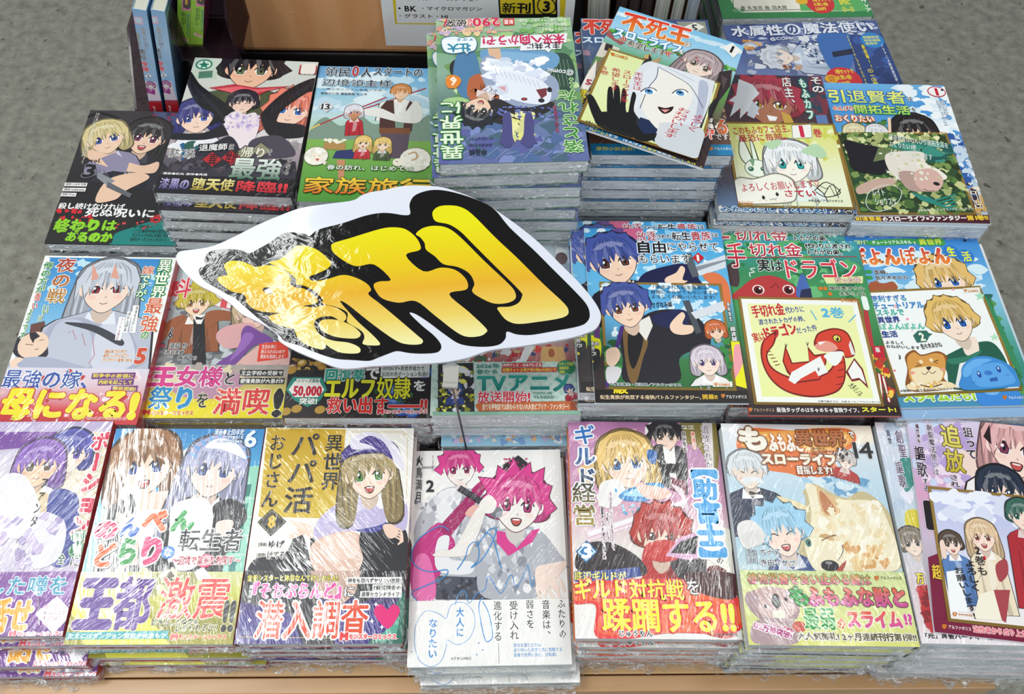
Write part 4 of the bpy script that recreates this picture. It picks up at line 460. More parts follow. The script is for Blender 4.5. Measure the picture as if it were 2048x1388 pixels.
{'id':'M3','pose':[-.1347,.4195,-.6853,.0539,0,0,0],'w':.128,'h':.182,'n':5,'spine':'#8a2028','label':'dark manga with gold coins and green and yellow lettering under the bubble sign','kind':'book','stack':'gold coin manga','cat':'book','bandy':-440,'art':[['g',['#4a5058','#3a3c42','#2c2a2c','#2a2628'],-640,-910,640,910],['n',['#b88a3a','#8a6a30','#5a5048','#c8a050'],-633,-459,-313,-294,20,35,1,1],['p','#141214',[-634,-144,-301,-256,-290,-367,-631,-313],0],['e','#3a2c22',-611,-414,49,42,.4],['e','#a86a4a',-611,-414,43,35,.4],['e','#c8ccd0',-617,-407,25,18,.4],['e','#3a2c22',-529,-368,49,43,.4],['e','#b8903a',-529,-368,43,35,.4],['e','#e0c890',-535,-361,25,19,.4],['e','#3a2c22',-588,-745,48,41,.4],['e','#9aa0a4',-588,-745,42,33,.4],['e','#c8ccd0',-594,-738,25,18,.4],['e','#3a2c22',-621,-797,48,40,.4],['e','#8a8e92',-621,-797,42,33,.4],['e','#c8ccd0',-626,-791,25,18,.4],['e','#3a2c22',-538,-849,48,40,.4],['e','#c05a3a',-538,-849,42,33,.4],['e','#e0c890',-543,-842,25,17,.4],['e','#3a2c22',-441,-892,48,40,.4],['e','#a8aeb0',-441,-892,41,33,.4],['e','#c8ccd0',-446,-885,25,17,.4],['e','#3a2c22',-332,-823,48,40,.4],['e','#c89a4a',-332,-823,42,33,.4],['e','#e0c890',-338,-816,25,17,.4],['e','#3a2c22',-619,-550,49,42,.4],['e','#a86040',-619,-550,42,34,.4],['e','#c8ccd0',-625,-543,25,18,.4],['e','#3a2c22',-356,-892,48,40,.4],['e','#c0582c',-356,-892,42,33,.4],['e','#e0c890',-362,-885,25,17,.4],['e','#3a2c22',-517,-762,48,40,.4],['e','#9aa0a4',-517,-762,42,33,.4],['e','#c8ccd0',-522,-755,25,18,.4],['e','#3a2c22',-416,-841,48,40,.4],['e','#a05838',-416,-841,42,33,.4],['e','#c8ccd0',-421,-834,25,17,.4]],'band':[['g',['#2c2a2c','#201c20','#28201e'],-640,-910,640,-440],['e','#b8903a',-616,-441,47,40,.3],['e','#b8903a',-615,-849,46,38,.3],['e','#b8903a',-324,-832,46,38,.3],['e','#b8903a',-525,-823,46,38,.3],['e','#2c4a94',305,-726,72,65,0],['e','#4a74c0',305,-726,53,48,0],['e','#7aa0dc',305,-726,34,31,0],['e','#3a5cae',305,-726,16,14,0],['e','#2c4a94',467,-848,71,64,0],['e','#4a74c0',467,-848,53,47,0],['e','#7aa0dc',467,-848,34,31,0],['e','#3a5cae',467,-848,16,14,0],['e','#2c4a94',373,-831,71,64,0],['e','#4a74c0',373,-831,53,47,0],['e','#7aa0dc',373,-831,34,31,0],['e','#3a5cae',373,-831,16,14,0],['e','#2c4a94',560,-457,73,67,0],['e','#4a74c0',560,-457,54,50,0],['e','#7aa0dc',560,-457,35,32,0],['e','#3a5cae',560,-457,16,15,0],['e','#2c4a94',268,-638,72,66,0],['e','#4a74c0',268,-638,53,49,0],['e','#7aa0dc',268,-638,35,31,0],['e','#3a5cae',268,-638,16,14,0],['n',['#2c5a34','#3c7a44'],141,-900,624,-620,14,28,5,1],['p','#2a8a7a',[-640,-639,-592,-514,-340,-513,-280,-639,-332,-745,-435,-806,-550,-745],0],['p','#f0ece4',[-616,-639,-571,-554,-359,-553,-304,-639,-352,-710,-554,-710],0],['p','#f0ece4',[-559,-528,-351,-528,-356,-571,-554,-571],0]],'text':[['t','シリーズ累計',-452,-550,190,36,'#2a6a60',None,0,0,0,0,.04],['t','50,000',-450,-657,239,106,'#c8203c',None,0,0,0,0,.06],['t','突破!',-433,-749,149,61,'#f4f0e8','#1f6a5c',4.7,0,0,0,.05],['t','回復薬',-136,-490,338,117,'#2fa08c','#e4ece4',7.9,0,0,0,.05],['t','で',104,-476,111,109,'#f4f4f0','#20181c',4.8,0,0,0,.04],['p','#e8ece8',[174,-393,605,-379,602,-511,175,-523],0],['t','現代科学×異世界魔力で\n伝説の赤ポーション製造!!',387,-451,405,105,'#1c2a2c',None,0,0,0,0,.03],['t','エルフ奴隷',74,-620,739,213,'#ecec30','#1a1418',7.9,0,0,0,.05],['t','を',522,-597,98,98,'#f4f4f0','#20181c',4.7,0,0,0,.05],['t','救い出す――!!',163,-787,860,156,'#d8302c','#f0e0dc',4.7,0,0,0,.05],['t','モンスターコミックス',413,-852,370,34,'#d42a3a','#f4e8e4',4.6,0,0,0,.05],['t','M',196,-850,44,45,'#d42a3a','#f4e8e4',4.7,0,0,0,.09]]},
{'id':'M4','pose':[-.008,.423,-.673,.06,0,0,0],'w':.128,'h':.182,'n':3,'spine':'#dfe8e8','label':'manga in pale snow colours with a mint argyle band announcing a TV series','kind':'book','stack':'mint-band manga','thick':.014,'cat':'book','bandy':-390,'art':[['g',['#c8d4dc','#b8c4d0','#c0b8b8','#b04038','#a08070'],-640,-910,640,910],['n',['#e8eef2','#9aa8b8','#a8b8c8','#dfe4e8'],-660,285,613,904,50,68,1,1],['e','#6a5458',551,736,58,72,0],['n',['#b82c34','#e8e4e0','#4a6a4a','#c8a878','#3a4a7a','#d83a3a'],-597,-401,610,-214,44,48,2,1],['p','#d8a868',[330,-234,522,-235,546,-401,308,-400],0],['e','#a85a2a',415,-300,29,48,0],['p','#e8e8e8',[186,-215,266,-234,181,-400,118,-400],0]],'band':[['g',['#cfe4da','#cfe4da','#d4e8de'],-640,-910,640,-390],['p','#b4d8c8',[-633,-375,-610,-397,-631,-419,-654,-397],0],['p','#b4d8c8',[-544,-376,-522,-398,-543,-419,-566,-397],0],['p','#b4d8c8',[-456,-376,-434,-398,-455,-420,-478,-398],0],['p','#b4d8c8',[-368,-376,-345,-398,-367,-420,-389,-398],0],['p','#b4d8c8',[-279,-376,-257,-398,-279,-420,-301,-398],0],['p','#b4d8c8',[-190,-377,-168,-399,-190,-420,-213,-399],0],['p','#b4d8c8',[-102,-377,-80,-399,-102,-421,-124,-399],0],['p','#b4d8c8',[-13,-377,9,-399,-14,-421,-36,-399],0],['p','#b4d8c8',[76,-378,97,-399,75,-421,53,-399],0],['p','#b4d8c8',[164,-378,186,-400,163,-422,142,-400],0],['p','#b4d8c8',[253,-378,275,-400,252,-422,230,-400],0],['p','#b4d8c8',[342,-378,364,-400,341,-422,319,-400],0],['p','#b4d8c8',[431,-379,453,-401,429,-422,408,-400],0],['p','#b4d8c8',[520,-379,541,-401,518,-423,497,-401],0],['p','#b4d8c8',[609,-379,630,-401,607,-423,586,-401],0],['p','#b4d8c8',[-584,-419,-562,-441,-583,-462,-606,-441],0],['p','#b4d8c8',[-496,-419,-474,-441,-495,-463,-518,-441],0],['p','#b4d8c8',[-408,-420,-386,-441,-407,-463,-430,-441],0],['p','#b4d8c8',[-320,-420,-298,-442,-319,-463,-342,-442],0],['p','#b4d8c8',[-232,-420,-209,-442,-231,-464,-254,-442],0],['p','#b4d8c8',[-143,-421,-121,-442,-143,-464,-165,-442],0],['p','#b4d8c8',[-55,-421,-33,-443,-55,-464,-77,-442],0],['p','#b4d8c8',[34,-421,55,-443,33,-465,11,-443],0],['p','#b4d8c8',[122,-421,144,-443,121,-465,100,-443],0],['p','#b4d8c8',[211,-422,232,-443,210,-465,188,-443],0],['p','#b4d8c8',[299,-422,321,-444,298,-465,277,-444],0],['p','#b4d8c8',[388,-422,409,-444,386,-466,365,-444],0],['p','#b4d8c8',[477,-422,498,-444,475,-466,454,-444],0],['p','#b4d8c8',[566,-423,587,-445,564,-466,542,-444],0],['p','#b4d8c8',[655,-423,676,-445,652,-467,631,-445],0],['p','#b4d8c8',[-624,-462,-601,-484,-623,-505,-645,-484],0],['p','#b4d8c8',[-536,-463,-514,-484,-535,-506,-558,-484],0],['p','#b4d8c8',[-448,-463,-426,-485,-448,-506,-470,-484],0],['p','#b4d8c8',[-360,-463,-338,-485,-360,-506,-382,-485],0],['p','#b4d8c8',[-272,-464,-250,-485,-272,-507,-294,-485],0],['p','#b4d8c8',[-184,-464,-162,-485,-184,-507,-206,-485],0],['p','#b4d8c8',[-96,-464,-74,-486,-96,-507,-118,-486],0],['p','#b4d8c8',[-8,-464,14,-486,-8,-508,-30,-486],0],['p','#b4d8c8',[80,-465,102,-486,80,-508,58,-486],0],['p','#b4d8c8',[169,-465,190,-487,168,-508,146,-487],0],['p','#b4d8c8',[257,-465,278,-487,256,-508,234,-487],0],['p','#b4d8c8',[345,-466,367,-487,344,-509,323,-487],0],['p','#b4d8c8',[434,-466,455,-488,432,-509,411,-487],0],['p','#b4d8c8',[522,-466,543,-488,520,-509,499,-488],0],['p','#b4d8c8',[611,-466,632,-488,609,-510,588,-488],0],['p','#b4d8c8',[-576,-506,-553,-527,-575,-548,-597,-527],0],['p','#b4d8c8',[-488,-506,-466,-527,-487,-549,-510,-527],0],['p','#b4d8c8',[-401,-506,-378,-528,-400,-549,-422,-528],0],['p','#b4d8c8',[-313,-506,-291,-528,-313,-549,-335,-528],0],['p','#b4d8c8',[-225,-507,-203,-528,-225,-550,-247,-528],0],['p','#b4d8c8',[-137,-507,-115,-529,-137,-550,-159,-529],0],['p','#b4d8c8',[-49,-507,-28,-529,-50,-550,-71,-529],0],['p','#b4d8c8',[39,-508,60,-529,38,-551,16,-529],0],['p','#b4d8c8',[127,-508,148,-530,126,-551,104,-529],0],['p','#b4d8c8',[215,-508,236,-530,214,-551,192,-530],0],['p','#b4d8c8',[303,-509,324,-530,301,-552,280,-530],0],['p','#b4d8c8',[391,-509,412,-531,389,-552,368,-530],0],['p','#b4d8c8',[479,-509,500,-531,477,-552,456,-531],0],['p','#b4d8c8',[568,-510,589,-531,565,-553,545,-531],0],['p','#b4d8c8',[656,-510,677,-531,654,-553,633,-531],0],['p','#b4d8c8',[-615,-548,-593,-570,-614,-591,-637,-570],0],['p','#b4d8c8',[-528,-549,-506,-570,-527,-591,-549,-570],0],['p','#b4d8c8',[-441,-549,-418,-570,-440,-592,-462,-570],0],['p','#b4d8c8',[-353,-549,-331,-571,-353,-592,-375,-570],0],['p','#b4d8c8',[-266,-550,-244,-571,-265,-592,-287,-571],0],['p','#b4d8c8',[-178,-550,-156,-571,-178,-593,-200,-571],0],['p','#b4d8c8',[-90,-550,-69,-572,-91,-593,-112,-571],0],['p','#b4d8c8',[-3,-550,19,-572,-3,-593,-25,-572],0],['p','#b4d8c8',[85,-551,106,-572,84,-594,63,-572],0],['p','#b4d8c8',[173,-551,194,-573,172,-594,150,-572],0],['p','#b4d8c8',[261,-551,282,-573,259,-594,238,-573],0],['p','#b4d8c8',[349,-552,370,-573,347,-595,326,-573],0],['p','#b4d8c8',[437,-552,458,-574,435,-595,414,-573],0],['p','#b4d8c8',[525,-552,546,-574,523,-595,502,-574],0],['p','#b4d8c8',[613,-553,634,-574,610,-596,590,-574],0],['p','#b4d8c8',[-568,-591,-545,-612,-566,-633,-589,-612],0],['p','#b4d8c8',[-480,-591,-458,-613,-480,-634,-502,-612],0],['p','#b4d8c8',[-393,-592,-371,-613,-393,-634,-415,-613],0],['p','#b4d8c8',[-306,-592,-284,-613,-306,-634,-328,-613],0],['p','#b4d8c8',[-219,-592,-197,-614,-219,-635,-240,-614],0],['p','#b4d8c8',[-131,-593,-110,-614,-132,-635,-153,-614],0],['p','#b4d8c8',[-44,-593,-22,-614,-44,-635,-66,-614],0],['p','#b4d8c8',[44,-593,65,-615,43,-636,21,-615],0],['p','#b4d8c8',[131,-594,152,-615,130,-636,109,-615],0],['p','#b4d8c8',[219,-594,240,-615,217,-636,196,-615],0],['p','#b4d8c8',[306,-594,327,-616,305,-637,284,-616],0],['p','#b4d8c8',[394,-595,415,-616,392,-637,371,-616],0],['p','#b4d8c8',[482,-595,503,-616,480,-638,459,-616],0],['p','#b4d8c8',[570,-595,590,-617,567,-638,547,-617],0],['p','#b4d8c8',[657,-596,678,-617,655,-638,634,-617],0],['p','#b4d8c8',[-607,-633,-585,-654,-606,-675,-628,-654],0],['p','#b4d8c8',[-520,-634,-498,-655,-519,-676,-541,-655],0],['p','#b4d8c8',[-433,-634,-411,-655,-432,-676,-454,-655],0],['p','#b4d8c8',[-346,-634,-324,-655,-346,-676,-368,-655],0],['p','#b4d8c8',[-259,-635,-237,-656,-259,-677,-281,-656],0],['p','#b4d8c8',[-172,-635,-150,-656,-172,-677,-194,-656],0],['p','#b4d8c8',[-85,-635,-63,-657,-85,-677,-107,-656],0],['p','#b4d8c8',[2,-636,24,-657,2,-678,-20,-657],0],['p','#b4d8c8',[90,-636,111,-657,89,-678,67,-657],0],['p','#b4d8c8',[177,-636,198,-658,176,-679,155,-657],0],['p','#b4d8c8',[264,-637,285,-658,263,-679,242,-658],0],['p','#b4d8c8',[352,-637,373,-658,350,-679,329,-658],0],['p','#b4d8c8',[439,-637,460,-659,437,-680,416,-658],0],['p','#b4d8c8',[527,-638,548,-659,525,-680,504,-659],0],['p','#b4d8c8',[614,-638,635,-659,612,-680,591,-659],0],['p','#b4d8c8',[-559,-676,-537,-697,-558,-717,-580,-696],0],['p','#b4d8c8',[-473,-676,-451,-697,-472,-718,-494,-697],0],['p','#b4d8c8',[-386,-676,-364,-697,-385,-718,-407,-697],0],['p','#b4d8c8',[-299,-677,-277,-698,-299,-719,-321,-697],0],['p','#b4d8c8',[-212,-677,-191,-698,-212,-719,-234,-698],0],['p','#b4d8c8',[-126,-677,-104,-698,-126,-719,-147,-698],0],['p','#b4d8c8',[-39,-678,-17,-699,-39,-720,-61,-699],0],['p','#b4d8c8',[48,-678,70,-699,48,-720,26,-699],0],['p','#b4d8c8',[135,-678,157,-700,134,-720,113,-699],0],['p','#b4d8c8',[222,-679,244,-700,221,-721,200,-700],0],['p','#b4d8c8',[310,-679,331,-700,308,-721,287,-700],0],['p','#b4d8c8',[397,-679,418,-701,395,-721,374,-700],0],['p','#b4d8c8',[484,-680,505,-701,482,-722,461,-701],0],['p','#b4d8c8',[571,-680,592,-701,569,-722,549,-701],0],['p','#b4d8c8',[659,-681,679,-702,656,-723,636,-702],0],['p','#b4d8c8',[-598,-717,-576,-738,-597,-759,-619,-738],0],['p','#b4d8c8',[-512,-718,-490,-739,-511,-759,-533,-738],0],['p','#b4d8c8',[-426,-718,-404,-739,-425,-760,-447,-739],0],['p','#b4d8c8',[-339,-718,-317,-739,-339,-760,-360,-739],0],['p','#b4d8c8',[-253,-719,-231,-740,-252,-760,-274,-739],0],['p','#b4d8c8',[-166,-719,-144,-740,-166,-761,-188,-740],0],['p','#b4d8c8',[-79,-719,-58,-740,-80,-761,-101,-740],0],['p','#b4d8c8',[7,-720,29,-741,7,-762,-15,-741],0],['p','#b4d8c8',[94,-720,115,-741,93,-762,72,-741],0],['p','#b4d8c8',[181,-721,202,-742,180,-762,159,-741],0],['p','#b4d8c8',[268,-721,289,-742,267,-763,245,-742],0],['p','#b4d8c8',[355,-721,376,-742,353,-763,332,-742],0],['p','#b4d8c8',[442,-722,463,-743,440,-763,419,-743],0],['p','#b4d8c8',[529,-722,550,-743,527,-764,506,-743],0],['p','#b4d8c8',[616,-722,637,-743,614,-764,593,-743],0],['p','#b4d8c8',[-551,-759,-529,-780,-550,-800,-572,-780],0],['p','#b4d8c8',[-465,-759,-443,-780,-464,-801,-486,-780],0],['p','#b4d8c8',[-379,-760,-357,-781,-378,-801,-400,-780],0],['p','#b4d8c8',[-292,-760,-271,-781,-292,-802,-314,-781],0],['p','#b4d8c8',[-206,-761,-185,-781,-206,-802,-228,-781],0],['p','#b4d8c8',[-120,-761,-98,-782,-120,-802,-141,-782],0],['p','#b4d8c8',[-33,-761,-12,-782,-34,-803,-55,-782],0],['p','#b4d8c8',[53,-762,74,-783,52,-803,31,-782],0],['p','#b4d8c8',[140,-762,161,-783,139,-804,118,-783],0],['p','#b4d8c8',[226,-763,247,-783,225,-804,204,-783],0],['p','#b4d8c8',[313,-763,334,-784,312,-804,291,-784],0],['p','#b4d8c8',[400,-763,420,-784,398,-805,377,-784],0],['p','#b4d8c8',[486,-764,507,-785,485,-805,464,-784],0],['p','#b4d8c8',[573,-764,594,-785,571,-806,551,-785],0],['p','#b4d8c8',[660,-764,681,-785,658,-806,637,-785],0],['p','#b4d8c8',[-590,-800,-568,-821,-589,-841,-611,-821],0],['p','#b4d8c8',[-504,-801,-482,-821,-503,-842,-525,-821],0],['p','#b4d8c8',[-418,-801,-396,-822,-418,-842,-439,-822],0],['p','#b4d8c8',[-332,-801,-311,-822,-332,-843,-353,-822],0],['p','#b4d8c8',[-246,-802,-225,-823,-246,-843,-268,-822],0],['p','#b4d8c8',[-160,-802,-139,-823,-160,-844,-182,-823],0],['p','#b4d8c8',[-74,-803,-53,-823,-74,-844,-96,-823],0],['p','#b4d8c8',[12,-803,34,-824,12,-844,-9,-824],0],['p','#b4d8c8',[99,-803,120,-824,98,-845,77,-824],0],['p','#b4d8c8',[185,-804,206,-825,184,-845,163,-824],0],['p','#b4d8c8',[271,-804,292,-825,270,-846,249,-825],0],['p','#b4d8c8',[358,-805,379,-825,356,-846,335,-825],0],['p','#b4d8c8',[444,-805,465,-826,443,-846,422,-826],0],['p','#b4d8c8',[531,-805,551,-826,529,-847,508,-826],0],['p','#b4d8c8',[618,-806,638,-827,615,-847,595,-826],0],['p','#b4d8c8',[-543,-842,-521,-862,-542,-883,-564,-862],0],['p','#b4d8c8',[-457,-842,-436,-863,-457,-883,-478,-863],0],['p','#b4d8c8',[-372,-843,-350,-863,-371,-884,-393,-863],0],['p','#b4d8c8',[-286,-843,-264,-864,-286,-884,-307,-863],0],['p','#b4d8c8',[-200,-843,-179,-864,-200,-884,-221,-864],0],['p','#b4d8c8',[-114,-844,-93,-864,-114,-885,-136,-864],0],['p','#b4d8c8',[-28,-844,-7,-865,-29,-885,-50,-865],0],['p','#b4d8c8',[58,-845,79,-865,57,-886,36,-865],0],['p','#b4d8c8',[144,-845,165,-866,143,-886,122,-865],0],['p','#b4d8c8',[230,-845,251,-866,229,-886,208,-866],0],['p','#b4d8c8',[316,-846,337,-866,315,-887,294,-866],0],['p','#b4d8c8',[402,-846,423,-867,401,-887,380,-867],0],['p','#b4d8c8',[489,-847,509,-867,487,-888,466,-867],0],['p','#b4d8c8',[575,-847,596,-868,573,-888,552,-867],0],['p','#b4d8c8',[662,-847,682,-868,659,-889,639,-868],0],['p','#b4d8c8',[-582,-882,-560,-903,-581,-923,-603,-903],0],['p','#b4d8c8',[-496,-883,-475,-903,-496,-924,-517,-903],0],['p','#b4d8c8',[-411,-883,-389,-904,-410,-924,-432,-904],0],['p','#b4d8c8',[-325,-884,-304,-904,-325,-924,-347,-904],0],['p','#b4d8c8',[-240,-884,-218,-905,-240,-925,-261,-904],0],['p','#b4d8c8',[-154,-885,-133,-905,-154,-925,-176,-905],0],['p','#b4d8c8',[-68,-885,-47,-906,-69,-926,-90,-905],0],['p','#b4d8c8',[17,-885,38,-906,17,-926,-4,-906],0],['p','#b4d8c8',[103,-886,124,-906,102,-927,81,-906],0],['p','#b4d8c8',[189,-886,210,-907,188,-927,167,-907],0],['p','#b4d8c8',[275,-887,296,-907,274,-928,253,-907],0],['p','#b4d8c8',[361,-887,382,-908,359,-928,339,-907],0],['p','#b4d8c8',[447,-888,467,-908,445,-928,424,-908],0],['p','#b4d8c8',[533,-888,553,-909,531,-929,510,-908],0],['p','#b4d8c8',[619,-888,639,-909,617,-929,596,-909],0],['p','#2a2c30',[-584,-412,-277,-402,-263,-887,-573,-886],0],['n',['#c8cc3a','#e8e46a','#3a4048','#d8dce0','#8a8c30'],-576,-874,-275,-452,44,31,5,1],['f',-431,-666,46,'#2f5a9c','#a07a3a','#f6dcc8',0,94,{'L':.8,'b':'#3a4a8a','w':1.6,'bh':3.2}],['p','#e8ecec',[-545,-425,-451,-398,-293,-489,-339,-506,-543,-497],0]],'text':[['t','2026年\n春から',-149,-465,199,102,'#2f8a7c',None,0,0,0,0,.03],['p','#d02a34',[-21,-410,327,-404,326,-444,-22,-450],0],['p','#d02a34',[-28,-457,457,-451,455,-495,-29,-500],0],['t','読売テレビ・日本テレビ系',152,-427,335,28,'#f8f4f0',None,0,0,0,0,.03],['t','全国ネット土曜夕方5時30分枠にて',212,-475,469,33,'#f4e84a',None,0,0,0,0,.03],['p','#2a8a5c',[475,-401,531,-379,594,-401,615,-456,588,-510,524,-527,470,-500,457,-446],1],['t','シリーズ累計\n1200万部\n突破!',538,-457,126,112,'#f0e84a',None,0,0,0,0,.05],['t','TVアニメ',163,-606,801,156,'#2aa494>#0f7a70','#e8f2ee',4.7,0,0,0,.05],['t','放送開始!',-14,-741,447,111,'#d8203a','#f4ecec',6.2,0,0,0,.04],['t','TOKYO MX\nでも放送決定!',328,-727,184,64,'#2a7a6c',None,0,0,0,0,.02],['f',552,-670,31,'#2f4a9c','#a07a3a','#f6dcc8',.3,95,{'L':.6,'b':'#b02a3a','m':1}],['p','#c86a3a',[-257,-822,-229,-797,605,-783,616,-870,-229,-877],0],['p','#a04a28',[558,-792,620,-785,606,-827,623,-870,554,-871],0],['t','全てを夢物語では終わらせない大人気ビブリア・ファンタジー!',170,-836,737,60,'#f8f0dc',None,0,0,0,0,.03],['p','#8ab8a0',[-618,-881,646,-882,646,-926,-617,-926],0]]},
{'id':'M4b','pose':[0,.415,-.717,.06,0,0,0],'w':.128,'h':.182,'n':3,'spine':'#dfe8e8','label':'light blue manga sticking out in front below the mint-band books','kind':'book','stack':'light blue manga','thick':.0132,'cat':'book','art':[['g',['#a8d0ea','#8ab8dc','#9ac8e0'],-640,-910,640,910],['n',['#e8f0f6','#f0e0c8','#7aa0d0','#e8b088','#c8b8dc'],-711,-878,510,-712,50,42,1,1]],'text':[['p','#1f5a38',[81,-698,519,-701,515,-781,71,-778],0],['t','である!',339,-733,225,58,'#ece04a',None,0,0,0,0,.04]]},
{'id':'M5b','pose':[.1172,.4393,-.65,.052,0,0,0],'w':.128,'h':.182,'n':8,'spine':'#dfe6ea','label':'sky-blue manga at the top of its stack, its left edge showing beside the booklet','kind':'book','stack':'blue-haired-boy manga','cat':'book','art':[['g',['#3f9ad4','#5ab0e0','#6ab8e4','#4a8a5a','#3a5a3a','#282a2a'],-640,-910,640,910],['n',['#e4f2f8','#c8e4f2','#8ac8e8'],-641,246,614,908,60,47,1,1.2],['n',['#2f7a3c','#4a9a50','#245c30'],-680,-793,652,-171,40,58,2,1],['p','#6a4a8a',[-368,911,-149,913,-191,765,-298,784,-386,861],1],['p','#d0648a',[-275,902,-87,908,-158,785],1],['f',-375,534,195,'#4656a0','#6a3a28','#f4d2b8',.2,101,{'L':.1,'S':.12,'b':'#1c1a28','k':'#f0eee8','w':1.7,'bh':3.4,'by':.05}],['p','#1e2048',[-127,387,94,482,294,502,383,336,373,244,-138,240],1],['p','#d8dee4',[353,484,661,620,642,468,387,373],0],['p','#8a929c',[352,475,654,562,651,543,378,428],0],['p','#5a6068',[260,616,339,636,387,373,324,353],0],['p','#f4d2b8',[82,351,178,408,231,483,266,446,232,334,275,316,196,279,77,296],1],['p','#e0784a',[417,373,543,411,636,301,638,84,570,12,521,227],1],['p','#3a3030',[-677,-442,693,-599,661,-934,-630,-924],0],['p','#ece81a',[-684,-274,-556,-307,-567,-507,-650,-475,-697,-409],1],['p','#2a2a2c',[-634,-425,-562,-425,-586,-606,-670,-590],1],['p','#6a3a7a',[-592,-154,-549,-170,-556,-307,-606,-290],0],['p','#ece81a',[587,-317,701,-333,667,-793,572,-761],0],['p','#f0a0a8',[607,-384,667,-367,678,-501,599,-665,571,-665],1]],'band':[['p','#1f1a1c',[-621,-806,678,-808,669,-937,-627,-931],0]],'text':[['t','放逐',-58,825,180,114,'#b02838','#e8f2f8',6.2,0,.054,0,.02],['t','された',106,825,133,51,'#2a2a34','#e8f2f8',4.7,0,.04,0,.03],['t','転生',266,831,172,99,'#2a2228','#e8f2f8',6.2,0,.033,0,.03],['t','貴族',454,835,189,103,'#b02838','#e8f2f8',6.3,0,.052,0,.03],['t','は',588,847,57,49,'#2a2a34','#e8f2f8',4.7,0,0,0,.03],['t','自由',-20,698,254,136,'#1e1e28','#f0f4f6',7.8,0,0,0,.04],['t','にやらせて',364,707,474,100,'#1e1e28','#f0f4f6',7.8,0,0,0,.01],['t','もらいます',89,562,474,100,'#1e1e28','#f0f4f6',7.7,0,0,0,.01],['p','#c8202c',[345,579,406,640,456,580,395,513],0],['t','1',398,576,32,62,'#f4f0ec',None,0,0,0,0,.06],['t','長尾隆生',615,-14,27,194,'#f0f4f0','#1c2028',4.5,1,0,0,.03],['t','細波誠',621,-248,46,154,'#f0f4f0','#1c2028',4.4,1,0,0,.03],['t','神速の\n熱戦\n二刀!',-630,-404,129,141,'#f4f0e8','#1c1a1a',4.3,0,0,0,.04],['t','ナ',-672,-553,87,106,'#ecd824','#2a1c18',5.7,0,0,0,.08],['t','級',-407,-797,120,94,'#ecd824','#2a1c18',5.6,0,0,0,.08],['t','転生貴族が無双する痛快バトルファンタジー、',-159,-878,846,41,'#e4c8a4',None,0,0,0,0,.03],['t','開幕!!',339,-873,123,47,'#e4b82a',None,0,0,0,0,.05],['t','アルファポリス',565,-870,172,34,'#e8e4dc',None,0,0,0,0,.03],['p','#c8742a',[438,-844,471,-844,469,-866,450,-885,435,-866],0]]},
